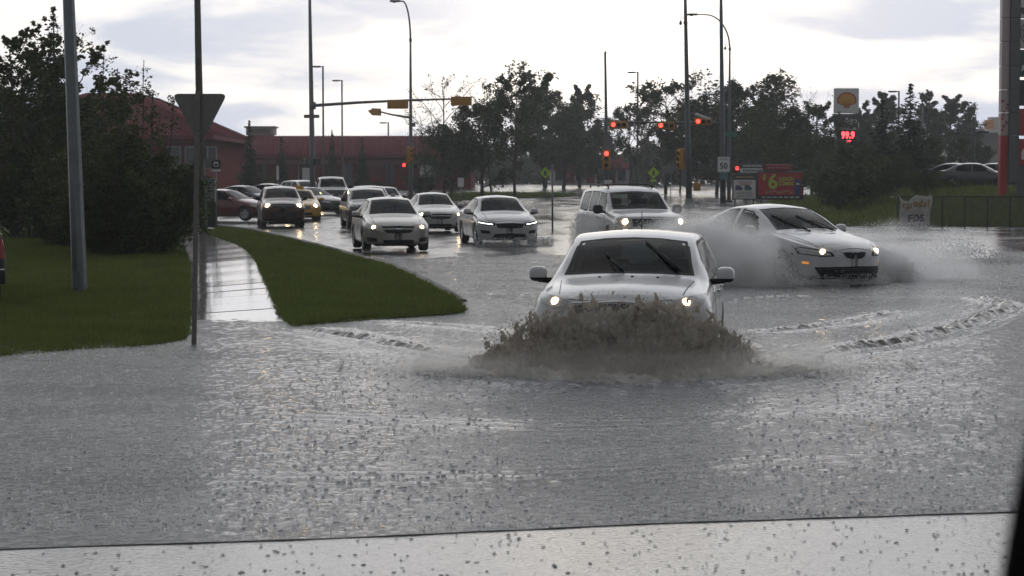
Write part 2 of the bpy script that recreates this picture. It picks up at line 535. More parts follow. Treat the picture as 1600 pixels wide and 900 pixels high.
def soil_mat():
    m = bpy.data.materials.new('turf'); m.use_nodes = True
    t = m.node_tree; p = t.nodes['Principled BSDF']; p.inputs['Roughness'].default_value = 0.75
    p.inputs['Specular IOR Level'].default_value = 0.06
    c = N(t, 'ShaderNodeTexCoord'); n = N(t, 'ShaderNodeTexNoise'); n.inputs['Scale'].default_value = 1.6; n.inputs['Detail'].default_value = 8; n.inputs['Roughness'].default_value = 0.7
    wire(t, c.outputs['Object'], n.inputs['Vector'])
    col = ramp(t, n.outputs['Fac'], [(0.3, (0.05, 0.064, 0.02)), (0.55, (0.085, 0.13, 0.034)), (0.75, (0.15, 0.15, 0.07))])
    wire(t, col, p.inputs['Base Color'])
    b = N(t, 'ShaderNodeBump'); b.inputs['Strength'].default_value = 0.8; b.inputs['Distance'].default_value = 0.05
    n2 = N(t, 'ShaderNodeTexNoise'); n2.inputs['Scale'].default_value = 14; n2.inputs['Detail'].default_value = 6
    wire(t, c.outputs['Object'], n2.inputs['Vector']); wire(t, n2.outputs['Fac'], b.inputs['Height']); wire(t, b.outputs[0], p.inputs['Normal'])
    return m
TURF = soil_mat()

def gp(pts, zf): return [G(a, b, zf) for a, b in pts]
# left lawn, from the water's edge back to the car park
lawn_px = [(-160, 583), (0, 563), (100, 551), (200, 544), (265, 536), (290, 530), (296, 515), (297, 470), (297, 420), (293, 400), (286, 388), (272, 379), (258, 374)]
LAWN = gp(lawn_px, lawn_z)
LAWN += [Vector((X(330, 84), 84, 0)), Vector((-46, 84, 0)), Vector((-46, 40, 0))]
lawn, *_ = sheet('lawn', LAWN, lawn_z, TURF, 0.6, 0.25, 0.16)
tag(lawn, kind='structure')
# verge between the pavement and the road
verge_px = [(456, 511), (520, 503), (600, 496), (680, 491), (731, 485), (712, 470), (670, 446), (620, 421), (580, 409), (540, 399), (505, 389), (470, 380), (435, 372), (400, 364), (370, 360), (345, 358), (322, 361), (334, 368), (352, 374), (371, 381), (386, 391), (396, 402), (405, 418), (412, 434), (424, 460), (437, 490)]
VERGE = gp(verge_px, verge_z)
verge, *_ = sheet('verge', VERGE, verge_z, TURF, 0.5, 0.2, 0.14)
tag(verge, kind='structure')
# pavement, built slab by slab between the two
CONC = mat('wet_concrete', (0.23, 0.225, 0.215), rough=0.07, var=0.18, vscale=1.3, bump=0.06, bscale=9, spec=0.6, dirt=((0.10, 0.10, 0.09), 0.6))
walk_l = [(297, 640), (297, 560), (297, 515), (297, 470), (297, 430), (294, 403), (287, 390), (277, 382), (262, 376), (250, 371)]
walk_r = [(520, 640), (490, 560), (458, 514), (428, 470), (412, 432), (398, 404), (388, 393), (372, 383), (345, 373), (318, 364)]
WL = gp(walk_l, walk_z); WR = gp(walk_r, walk_z)
def along(poly, n):
    L_ = [0]
    for a, b in zip(poly[:-1], poly[1:]): L_.append(L_[-1] + (b - a).length)
    out = []
    for k in range(n + 1):
        s = L_[-1] * k / n
        i = min(len(poly) - 2, int(np.searchsorted(L_, s, side='right') - 1))
        out.append(poly[i].lerp(poly[i + 1], (s - L_[i]) / max(1e-6, L_[i + 1] - L_[i])))
    return out
pave = tag(bpy.data.objects.new('pavement', None), kind='structure'); COL.objects.link(pave)
NS = 30
wl, wr = along(WL, NS), along(WR, NS)
for k in range(NS):
    a, b, c_, d_ = wl[k], wr[k], wr[k + 1], wl[k + 1]
    cen = (a + b + c_ + d_) / 4
    tilt = random.uniform(-.004, .004); lift = random.uniform(-.003, .003)
    top = []
    for q in (a, b, c_, d_):
        u = q.lerp(cen, 0.0); dirv = (cen - u).normalized() * 0.008
        u = u + Vector((dirv.x, dirv.y, 0)); top.append(Vector((u.x, u.y, float(walk_z(u.x, u.y)) + lift + tilt * (1 if q in (a, b) else -1))))
    NX = 6
    mb = MB()
    grid = [top[0].lerp(top[1], i / NX).lerp(top[3].lerp(top[2], i / NX), j / 3) for j in range(4) for i in range(NX + 1)]
    mb.add(grid, [(j * (NX + 1) + i, j * (NX + 1) + i + 1, (j + 1) * (NX + 1) + i + 1, (j + 1) * (NX + 1) + i) for j in range(3) for i in range(NX)])
    mb.add([p for p in top] + [p - Vector((0, 0, .12)) for p in top], [(0, 1, 5, 4), (1, 2, 6, 5), (2, 3, 7, 6), (3, 0, 4, 7)])
    mb.build('slab', CONC, pave)
# kerb along the road edge of the verge, in cast lengths
KERB = mat('kerb_concrete', (0.13, 0.128, 0.12), rough=0.65, var=0.25, vscale=2.0, bump=0.2, bscale=20, spec=0.15, dirt=((0.06, 0.06, 0.055), 0.7))
kerb_px = [(722, 473), (716, 468), (672, 442), (622, 417), (582, 405), (542, 394), (506, 384), (470, 375), (436, 367), (400, 359), (368, 355), (340, 352), (300, 348)]
KP = gp(kerb_px, lambda x, d: 0.5 * (verge_z(x, d) + road_z(x, d)) + .02)
kpts = along(KP, 26)
kerb = tag(bpy.data.objects.new('kerb', None), kind='structure'); COL.objects.link(kerb)
for k in range(26):
    a, b = kpts[k].copy(), kpts[k + 1].copy()
    d = (b - a); d.z = 0; d.normalize(); nrm = Vector((-d.y, d.x, 0))
    a += d * .006; b -= d * .006
    zs = [float(verge_z(p.x, p.y)) - .022 + random.uniform(-.006, .006) for p in (a, b)]
    prof = [(-.10, -.25), (-.10, -.015), (-.075, 0), (.055, 0), (.085, -.02), (.11, -.25)]
    vs = [p + nrm * u * -1 + Vector((0, 0, zz - p.z + h)) for p, zz in ((a, zs[0]), (b, zs[1])) for u, h in prof]
    m = len(prof)
    MB().add(vs, [(i, i + 1, m + i + 1, m + i) for i in range(m - 1)] + [tuple(range(m)), tuple(range(2 * m - 1, m - 1, -1))]).build('kerb_stone', KERB, kerb)
# near pavement at the camera's feet, running into the water along a slanting edge
APR = mat('wet_apron', (0.24, 0.236, 0.23), rough=0.10, var=0.2, vscale=1.3, bump=0.22, bscale=34, spec=0.5, dirt=((0.11, 0.105, 0.10), 0.5))
edge = [Vector((x, 10.32 + 0.215 * x + 0.03 * math.sin(x * 1.7) + 0.02 * float(perlin(x * 2.2, 3.3)), 0)) for x in np.linspace(-16, 16, 200)]
def apron_z(x, d): return 0.014 + 0.004 * fbm(np.asarray(x, float) * .8, np.asarray(d, float) * .8, octv=2)
ap, *_ = sheet('apron', [(16, -6), (-16, -6)][::-1] + [(p.x, p.y) for p in edge[::-1]], apron_z, APR, 0.35, 0.10)
tag(ap, kind='structure')
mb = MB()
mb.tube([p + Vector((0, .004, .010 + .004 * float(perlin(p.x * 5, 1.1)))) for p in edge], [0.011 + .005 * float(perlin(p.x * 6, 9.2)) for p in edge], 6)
lip = mb.build('waterline_bead', mat('waterline_dark', (0.03, 0.03, 0.03), rough=0.5, var=.3)); tag(lip, kind='structure')  # added bead: its dark colour stands in for a dark reflection at the waterline

# right-hand grass bank behind the fence
bk = [(X(1235, 82), 82), (X(1330, 81), 81), (X(1420, 80.6), 80.6), (X(1700, 80.6), 80.6), (X(1800, 140), 140), (X(1200, 150), 150), (X(1210, 100), 100)]
def bankz(x, d): return road_z(x, d) + .05
bank, *_ = sheet('grass_bank', bk, bankz, TURF, 1.2, 0.3, 0.2)
tag(bank, kind='structure')
# grassy median far up the street
md = gp([(640, 304), (700, 303), (760, 301), (900, 303), (890, 305), (800, 308), (700, 311), (610, 313)], lambda x, d: road_z(x, d) + .12)
med, *_ = sheet('median', [(p.x, p.y) for p in md], lambda x, d: road_z(x, d) + .12, TURF, 2.0, 0.3)
tag(med, kind='structure')
# ------------------------------------------------------------------ flood water
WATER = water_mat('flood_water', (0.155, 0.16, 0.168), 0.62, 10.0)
def seg_dist(x, y, pts):
    best = np.full(x.shape, 1e9); tt = np.zeros(x.shape); L0 = 0
    tot = sum((b - a).length for a, b in zip(pts[:-1], pts[1:]))
    for a, b in zip(pts[:-1], pts[1:]):
        d = b - a; l2 = d.length_squared
        t = np.clip(((x - a.x) * d.x + (y - a.y) * d.y) / l2, 0, 1)
        dx = x - (a.x + t * d.x); dy = y - (a.y + t * d.y)
        q = np.sqrt(dx * dx + dy * dy)
        k = q < best
        best = np.where(k, q, best); tt = np.where(k, (L0 + t * d.length) / tot, tt); L0 += d.length
    return best, tt
def smooth_path(px, n=60, z=0.0):
    P_ = [Vector(G(a, b, z)[:2]) for a, b in px]
    s = [0]
    for a, b in zip(P_[:-1], P_[1:]): s.append(s[-1] + (b - a).length)
    q = np.linspace(0, s[-1], n)
    xs = pchip(s, [p.x for p in P_], q); ys = pchip(s, [p.y for p in P_], q)
    return [Vector((float(a), float(b))) for a, b in zip(xs, ys)]
WAKES = [   # path in the photograph's directions, crest height, half width, roughness
    (smooth_path([(478, 512), (540, 524), (620, 540), (700, 556), (780, 566)]), 0.05, 0.42, 1.0),
    (smooth_path([(1190, 560), (1290, 551), (1400, 535), (1500, 512), (1556, 490), (1572, 476), (1540, 467), (1450, 462)]), 0.05, 0.42, 1.0),
    (smooth_path([(1160, 520), (1260, 512), (1360, 497), (1420, 484)]), 0.035, 0.35, 1.0),
    (smooth_path([(1130, 470), (1240, 462), (1290, 468)]), 0.035, 0.35, 0.8),
    (smooth_path([(640, 575), (740, 590), (860, 606), (980, 609), (1100, 603), (1220, 588), (1330, 566)]), 0.05, 0.35, 1.0),
    (smooth_path([(560, 500), (650, 506), (740, 512), (800, 520)]), 0.03, 0.3, 0.8),
    (smooth_path([(400, 640), (600, 655), (800, 662), (1000, 660), (1200, 640), (1400, 610), (1560, 570)]), 0.022, 0.45, 0.3),
    (smooth_path([(200, 735), (500, 745), (800, 742), (1100, 728), (1400, 700), (1600, 670)]), 0.012, 0.35, 0.3),
]
def water_z(x, d):
    z = 0.010 * fbm(x * 1.1, d * 0.55, octv=3) + 0.0045 * fbm(x * 5.5, d * 3.2, octv=3)
    fine = 0.0035 * fbm(x * 15.0, d * 9.0, octv=2)
    z = z * (0.35 + 0.65 * sstep(10.5, 13.0, d)) + fine
    for path, h, wd, rgh in WAKES:
        q, t = seg_dist(x, d, path)
        env = np.exp(-(q / wd) ** 2) * sstep(0.0, 0.12, t) * (1 - sstep(0.9, 1.0, t))
        nz = .45 * fbm(x * 1.5, d * .9, octv=2) + rgh * (.20 * fbm(x * 5, d * 4, octv=3, gain=.5) + .10 * perlin(x * 19, d * 14))
        rip = np.cos(q * 6.283 / .24 + 2.2 * perlin(x * 1.3, d * 1.3)) * .34 * (.4 + .9 * rgh)
        z = z + env * h * (0.45 + .7 * nz + rip + rgh * .30 * perlin(x * 9, d * 7))
    # churned patch round and behind the car that pushes the bow wave
    ch = np.exp(-(((x - 1.5) / 2.4) ** 2 + ((d - 19.5) / 3.6) ** 2))
    z = z + ch * 0.045 * fbm(x * 3.4, d * 2.0, octv=4, gain=0.6)
    # chop round the passing sedan and the far cars
    for cx, cy, rx, ry, hh in ((4.6, 34.0, 3.6, 2.6, .03), (2.6, 47, 3.0, 3.0, .03), (0.6, 55, 2.2, 1.6, .02)):
        z = z + np.exp(-(((x - cx) / rx) ** 2 + ((d - cy) / ry) ** 2)) * hh * fbm(x * 3.0, d * 1.7, octv=3, gain=0.6)
    return z
v, f = fan(-0.33, 0.33, 440, 9.0, 120.0, 0, water_z, np.concatenate([np.exp(np.linspace(math.log(9.0), math.log(30.0), 800)), np.exp(np.linspace(math.log(30.0), math.log(120.0), 180))[1:]]))
# drop the part lying on the dry side of the apron's edge
keep = (v[f].mean(1)[:, 1] - (10.30 + 0.215 * v[f].mean(1)[:, 0])) > -0.05
f = f[keep]
used = np.zeros(len(v), bool); used[f.ravel()] = True
remap = np.cumsum(used) - 1
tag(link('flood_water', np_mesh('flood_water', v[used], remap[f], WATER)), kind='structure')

for a0_, a1_ in ((-1.3, -.33), (.33, 1.3)):
    v, f = fan(a0_, a1_, 90, 9.0, 120.0, 160, water_z)
    c_ = v[f].mean(1)
    f = f[(c_[:, 1] - (10.30 + 0.215 * c_[:, 0]) > 0) & (np.abs(c_[:, 0]) < 60)]
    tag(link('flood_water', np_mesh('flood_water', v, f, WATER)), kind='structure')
# ---- rain striking the water: low rings with a bead of water in the middle
def rain_rings(name, p, m, rmin, rmax, k=6):
    n = len(p); r = (rmin + (rmax - rmin) * rng.random(n) ** 1.8)
    h = r * rng.uniform(.08, .24, n)
    ph = rng.random(n)[:, None] * 6.28 + np.arange(k)[None] * (6.283 / k)
    V = np.empty((n, 3 * k + 1, 3))
    spike = np.where(rng.random(n) < .10, r * rng.uniform(.5, 1.1, n), h * .9)
    for j, (rr, hh) in enumerate(((1.0, -.25), (.72, 1.0), (.40, .05))):
        V[:, j * k:(j + 1) * k, 0] = p[:, None, 0] + (r * rr)[:, None] * np.cos(ph)
        V[:, j * k:(j + 1) * k, 1] = p[:, None, 1] + (r * rr)[:, None] * np.sin(ph)
        V[:, j * k:(j + 1) * k, 2] = p[:, None, 2] + (h * hh)[:, None] * rng.uniform(.7, 1.3, (n, k))
    V[:, 3 * k] = p; V[:, 3 * k, 2] += spike
    f = []
    for i in range(k):
        q = (i + 1) % k
        f += [(i, q, k + q), (i, k + q, k + i), (k + i, k + q, 2 * k + q), (k + i, 2 * k + q, 2 * k + i), (2 * k + i, 2 * k + q, 3 * k)]
    F = np.array(f)[None] + (np.arange(n) * (3 * k + 1))[:, None, None]
    return np_mesh(name, V.reshape(-1, 3), F.reshape(-1, 3), m)
n = 19000
d_ = np.exp(rng.uniform(math.log(10.4), math.log(44), n)); x_ = rng.uniform(-.29, .29, n) * d_
ok = (d_ > 10.45 + .215 * x_) & (road_z(x_, d_) < -.005) & ~((x_ < -.06 * d_) & (d_ > 21.5)) & ~((np.abs(x_ - 1.3) < 1.5) & (d_ > 17.6) & (d_ < 24))
pp = np.column_stack([x_[ok], d_[ok], water_z(x_[ok], d_[ok])])
tag(link('rain_splashes', rain_rings('rain_splashes', pp, WATER, .005, .022)), kind='stuff')
x_ = rng.uniform(-3.1, 3.1, 700); d_ = rng.uniform(9.0, 11.0, 700); ok = d_ < 10.25 + .215 * x_
pp = np.column_stack([x_[ok], d_[ok], np.full(ok.sum(), .018)])
tag(link('rain_splashes', rain_rings('rain_splashes', pp, WATER, .005, .015)), kind='stuff')
# ------------------------------------------------------------------ buildings across the street
RED_WALL = mat('red_wall', (0.155, 0.013, 0.015), spec=.05, rough=0.8, var=0.18, vscale=0.6, dirt=((0.09, 0.03, 0.03), 0.6))
PINK_ROOF = mat('red_metal_roof', (0.16, 0.034, 0.042), spec=.06, rough=0.7, var=0.10, vscale=0.4, metal=0.0)
GREY_TRIM = mat('grey_trim', (0.28, 0.28, 0.28), rough=0.6)
DARK_GLASS = mat('dark_window', (0.012, 0.014, 0.016), rough=0.06, spec=0.8)
STUCCO = mat('tan_stucco', (0.40, 0.37, 0.34), rough=0.8, var=.15)
WHITE_PAINT = mat('white_paint', (0.62, 0.62, 0.60), rough=0.5, var=.08)
BLACK = mat('black_plastic', (0.014, 0.014, 0.015), rough=0.45, var=.2)

def hip_store():
    d = 150.0
    g = 0.75
    o = thing('store_building', 'store with a high red hip roof rising behind the dark bush and yield sign', 'building', (0, 0, 0))
    x0, x1 = X(-60, d), X(352, d); ze = Z(214, d); zt = Z(145, d)
    xa, xb = X(128, d), X(206, d)
    y0, y1 = d - 6, d + 20
    MB().box(((x0 + x1) / 2 - .2, d + 7, (g + ze) / 2 - 1.0), (x1 - x0 - 1.6, 24, ze - g + 1.6)).build('wall', RED_WALL, o)
    rf = bpy.data.objects.new('roof', MB().add([(x0, y0, ze), (x1, y0, ze), (x1, y1, ze), (x0, y1, ze), (xa, d + 2, zt), (xb, d + 2, zt), (xb, d + 12, zt), (xa, d + 12, zt),
              (x0, y0, ze - .3), (x1, y0, ze - .3), (x1, y1, ze - .3), (x0, y1, ze - .3)],
             [(0, 1, 5, 4), (1, 2, 6, 5), (2, 3, 7, 6), (3, 0, 4, 7), (4, 5, 6, 7), (0, 8, 9, 1), (1, 9, 10, 2), (2, 10, 11, 3), (3, 11, 8, 0), (8, 11, 10, 9)]).mesh('roof', PINK_ROOF))
    COL.objects.link(rf); rf.parent = o
    mb = MB()                                                        # standing seams of the metal roof
    for k in range(60):
        u = k / 59; p = Vector((x0 + (x1 - x0) * u, y0, ze)); q = Vector((xa + (xb - xa) * u, d + 2, zt))
        mb.tube([p + Vector((0, -.03, .04)), q + Vector((0, -.03, .04))], .05, 4)
    for k in range(34):
        u = k / 33; p = Vector((x1, y0 + (y1 - y0) * u, ze)); q = Vector((xb, d + 2 + 10 * u, zt))
        mb.tube([p + Vector((.03, 0, .04)), q + Vector((.03, 0, .04))], .05, 4)
    mb.build('seam', PINK_ROOF, rf)
    for k, (a, b) in enumerate(((318, 340), (290, 312), (262, 284))):
        f = MB().box(((X(a, d - 5) + X(b, d - 5)) / 2, d - 5.2, Z(246, d - 5)), (X(b, d - 5) - X(a, d - 5), .12, 1.7)).build('window', GREY_TRIM, o)
        MB().box(((X(a, d - 5) + X(b, d - 5)) / 2, d - 5.3, Z(246, d - 5)), (X(b, d - 5) - X(a, d - 5) - .16, .06, 1.5)).build('pane', DARK_GLASS, f)
hip_store()

def long_store():
    d = 195.0; g = ground_at(-14, d) - .4
    o = thing('store_building', 'long low red store with a sloping red metal roof behind the signal mast', 'building', (0, 0, 0))
    x0, x1 = X(330, d), X(735, d)
    zt, ze = Z(211, d), Z(241, d)
    MB().box(((x0 + x1) / 2, d + 14, (g + ze) / 2), (x1 - x0, 24, ze - g)).build('wall', RED_WALL, o)
    rf = link('roof', MB().add([(x0 - .4, d + .6, ze), (x1 + .4, d + .6, ze), (x1 + .4, d + 4, zt), (x0 - .4, d + 4, zt), (x0 - .4, d + 27, zt - .3), (x1 + .4, d + 27, zt - .3),
                        (x0 - .4, d + .6, ze - .35), (x1 + .4, d + .6, ze - .35), (x0 - .4, d + 27, ze - .35), (x1 + .4, d + 27, ze - .35)],
                       [(0, 1, 2, 3), (3, 2, 5, 4), (0, 6, 7, 1), (1, 7, 9, 5, 2), (0, 3, 4, 8, 6), (6, 8, 9, 7), (4, 5, 9, 8)]).mesh('roof', PINK_ROOF), o)
    mb = MB()
    for k in range(90):
        xx = x0 + (x1 - x0) * k / 89
        mb.tube([(xx, d + .57, ze + .03), (xx, d + 3.97, zt + .03)], .06, 4)
    mb.build('seam', PINK_ROOF, rf)
    MB().box(((x0 + x1) / 2, d + 1.86, ze - .75), (x1 - x0 - .6, .2, .45)).build('band', mat('pale_red_band', (.25, .07, .075), rough=.6), o)
    # shop fronts: windows in frames along the wall
    for k in range(5):
        cx = x0 + 5.0 + k * (x1 - x0 - 9) / 4
        wd = 1.2 if k % 3 else .9
        f = MB().box((cx, d + 1.9, g + 1.9), (wd + .2, .14, 2.3)).build('window', GREY_TRIM if k % 4 == 1 else RED_WALL, o)
        for s in (-1, 1):
            MB().box((cx + s * wd / 4, d + 1.8, g + 1.9), (wd / 2 - .06, .1, 2.05)).build('pane', DARK_GLASS, f)
    # white shop signs on the wall
    for px0, px1, py in ((470, 486, 272), (655, 682, 268)):
        a = MB().box(((X(px0, d) + X(px1, d)) / 2, d + 1.6, Z(py, d)), (X(px1, d) - X(px0, d), .2, 1.3)).build('wall_sign', WHITE_PAINT, o)
    ru = thing('rooftop_unit', 'pale box shaped ventilation unit on the red store roof', 'rooftop unit', (X(409, d + 6), d + 6, zt - .1))
    MB().bbox((0, 0, .62), (2.9, 2.4, .75), .05).build('housing', STUCCO, ru)
    MB().bbox((0, 0, 1.06), (3.3, 2.7, .16), .03).build('lid', GREY_TRIM, ru)
    MB().box((0, 0, .12), (2.5, 2.0, .3)).build('curb', STUCCO, ru)
    for k in range(5):
        MB().box((0, -1.215, .42 + k * .1), (2.2, .05, .05)).build('louvre', mat('dark_grey', (.05, .05, .05), rough=.6), ru)
long_store()

def far_shop():
    d = 250.0; g = ground_at(8, d)
    o = thing('shop_building', 'low distant shop with red and white panels behind the far intersection', 'building', (0, 0, 0))
    x0, x1 = X(862, d), X(984, d); zt = Z(257, d)
    MB().box(((x0 + x1) / 2, d + 8, (g + zt) / 2 - .3), (x1 - x0, 14, zt - g + .6)).build('wall', mat('pale_cladding', (.30, .28, .27), rough=.7), o)
    MB().box(((x0 + x1) / 2, d + .9, zt - .35), (x1 - x0 + .3, .3, .7)).build('fascia', RED_WALL, o)
    for k in range(7):
        cx = x0 + 1 + (x1 - x0 - 2) * k / 6
        if k % 2: MB().box((cx, d + .95, g + 1.2), (1.1, .12, 2.0)).build('panel', RED_WALL, o)
        else:
            f = MB().box((cx, d + .95, g + 1.25), (1.2, .12, 1.6)).build('window', WHITE_PAINT, o)
            MB().box((cx, d + .87, g + 1.25), (1.05, .1, 1.4)).build('pane', DARK_GLASS, f)
    MB().prism([(X(960, d) + 1.9 * math.cos(a), Z(262, d) + 1.6 * math.sin(a)) for a in np.linspace(0, math.pi, 14)], .3, 'Y', d - .3).build('sign_board', mat('dull_red_sign', (.26, .04, .04), rough=.6), o)
far_shop()
def far_block():
    d = 320.0; g = ground_at(75, d)
    o = thing('store_building', 'distant pale building with an orange sign box beyond the parked cars', 'building', (0, 0, 0))
    x0, x1 = X(1500, d), X(1600, d)
    MB().box(((x0 + x1) / 2, d + 8, (g + Z(232, d)) / 2), (x1 - x0, 16, Z(232, d) - g)).build('wall', STUCCO, o)
    MB().box(((x0 + x1) / 2, d - .1, Z(207, d)), (x1 - x0 + 1, 18, .5)).build('roof', WHITE_PAINT, o)
    MB().box(((x0 + x1) / 2, d + 6, Z(220, d)), (x1 - x0 - 3, 4, 2.4)).build('upper_wall', STUCCO, o)
    MB().box((X(1543, d), d - .4, Z(195, d)), (1.5, .5, 1.5)).build('sign_box', mat('orange_sign', (.42, .17, .02), rough=.5), o)
    MB().box((X(1556, d), d + 2, Z(193, d)), (1.6, 2, 2.2)).build('chimney', STUCCO, o)
    for k in range(5):
        f = MB().box((x0 + 1.2 + k * 2, d - .12, g + 2.2), (1.3, .2, 1.5)).build('window', GREY_TRIM, o)
        MB().box((x0 + 1.2 + k * 2, d - .25, g + 2.2), (1.1, .1, 1.3)).build('pane', DARK_GLASS, f)
far_block()
# ------------------------------------------------------------------ grass, shrubs and trees
def leaf_mat(name, c, tr=0.25):
    m = bpy.data.materials.new(name); m.use_nodes = True; MATS[name] = m
    t = m.node_tree; p = t.nodes['Principled BSDF']; p.inputs['Roughness'].default_value = 0.55
    p.inputs['Specular IOR Level'].default_value = 0.12
    g = N(t, 'ShaderNodeNewGeometry'); co = N(t, 'ShaderNodeTexCoord')
    n = N(t, 'ShaderNodeTexNoise'); n.inputs['Scale'].default_value = 0.9; n.inputs['Detail'].default_value = 3
    wire(t, co.outputs['Object'], n.inputs['Vector'])
    oi = N(t, 'ShaderNodeObjectInfo')
    k = math_node(t, 'MULTIPLY_ADD', g.outputs['Random Per Island'], 0.5, math_node(t, 'MULTIPLY', n.outputs['Fac'], 0.6))
    col = ramp(t, k, [(0.1, tuple(v * .55 for v in c)), (0.5, c), (0.95, (c[0] * 1.9, c[1] * 1.6, c[2] * 1.4))])
    col = mixc(t, math_node(t, 'MULTIPLY', oi.outputs['Random'], 0.35), col, (c[0] * 1.3, c[1] * .85, c[2] * .9))
    wire(t, col, p.inputs['Base Color'])
    tl = N(t, 'ShaderNodeBsdfTranslucent'); wire(t, col, tl.inputs[0])
    mx = N(t, 'ShaderNodeMixShader'); mx.inputs[0].default_value = tr
    wire(t, p.outputs[0], mx.inputs[1]); wire(t, tl.outputs[0], mx.inputs[2]); wire(t, mx.outputs[0], t.nodes['Material Output'].inputs[0])
    return m
LEAF_DARK = leaf_mat('dark_leaf', (0.046, 0.066, 0.021))
LEAF = leaf_mat('leaf', (0.045, 0.06, 0.022))
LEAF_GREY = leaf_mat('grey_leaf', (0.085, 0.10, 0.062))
NEEDLE = leaf_mat('needle', (0.042, 0.062, 0.040), 0.15)
GRASS = leaf_mat('grass_blade', (0.096, 0.138, 0.036), 0.4)
BARK = mat('bark', (0.055, 0.047, 0.04), rough=0.9, var=.35, vscale=9, bump=.5, bscale=20)

def grass(name, arr, fs, z, n, hmin, hmax, wd, lift=0.0, clump=0.6):
    tri = np.array([(f[0], f[i], f[i + 1]) for f in fs for i in range(1, len(f) - 1)])
    p = np.column_stack([arr, z])
    a, b, c = p[tri[:, 0]], p[tri[:, 1]], p[tri[:, 2]]
    area = np.abs((b[:, 0] - a[:, 0]) * (c[:, 1] - a[:, 1]) - (c[:, 0] - a[:, 0]) * (b[:, 1] - a[:, 1])) / 2
    wgt = area / np.maximum(a[:, 1], 15) ** 1.35
    wgt /= wgt.sum()
    k = rng.choice(len(tri), n, p=wgt)
    r1 = np.sqrt(rng.random(n))[:, None]; r2 = rng.random(n)[:, None]
    q = a[k] * (1 - r1) + b[k] * (r1 * (1 - r2)) + c[k] * (r1 * r2)
    ang = rng.random(n) * 6.283
    far = np.clip(q[:, 1] / 28.0, 1, 3)
    tuft = 0.8 + 1.5 * clump * fbm(q[:, 0] * 1.6, q[:, 1] * .9, octv=3)
    h = rng.uniform(hmin, hmax, n) * np.clip(tuft, .3, 1.6)
    wv = wd * far * rng.uniform(.7, 1.3, n)
    dx, dy = np.cos(ang) * wv, np.sin(ang) * wv * .4
    lean = rng.normal(0, .45, (n, 2)) * h[:, None]
    v = np.empty((n, 3, 3))
    v[:, 0] = q + np.column_stack([-dx, -dy, np.full(n, -.01)])
    v[:, 1] = q + np.column_stack([dx, dy, np.full(n, -.01)])
    v[:, 2] = q + np.column_stack([lean, h])
    o = link(name, np_mesh(name, v.reshape(-1, 3), np.arange(3 * n).reshape(-1, 3), GRASS, smooth=False))
    return tag(o, kind='stuff')
def regrass(poly, zf, n, hmin, hmax, wd, step, edge=0.0, clump=.6):
    o, arr, fs, z = sheet('tmp_sheet', poly, zf, TURF, step)
    me = o.data; bpy.data.objects.remove(o); bpy.data.meshes.remove(me)
    return grass('grass', arr, fs, z, n, hmin, hmax, wd, clump=clump)
LAWN_SEEN = [p for p in LAWN[:13]] + [Vector((X(250, 62), 62, 0)), Vector((X(-60, 62), 62, 0))]
regrass(LAWN_SEEN, lawn_z, 160000, .05, .14, .007, .8)
regrass(VERGE, verge_z, 70000, .05, .15, .008, .7)
regrass(bk, bankz, 30000, .15, .45, .02, 1.5)
regrass([(p.x, p.y) for p in md], lambda x, d: road_z(x, d) + .12, 6000, .1, .25, .02, 2.0)

def leaf_quads(cent, size, flat=0.5):
    """many small pointed leaves (4 vertices each) at the given centres"""
    n = len(cent); cent = np.asarray(cent)
    a = rng.normal(size=(n, 3)); a[:, 2] *= flat; a /= np.linalg.norm(a, axis=1)[:, None]
    b = rng.normal(size=(n, 3)); b -= a * (a * b).sum(1)[:, None]; b /= np.linalg.norm(b, axis=1)[:, None]
    s = (np.asarray(size) * rng.uniform(.6, 1.35, n))[:, None]
    v = np.empty((n, 4, 3))
    v[:, 0] = cent - a * s; v[:, 1] = cent + b * s * .48; v[:, 2] = cent + a * s; v[:, 3] = cent - b * s * .48
    return v.reshape(-1, 3), np.arange(4 * n).reshape(-1, 4)

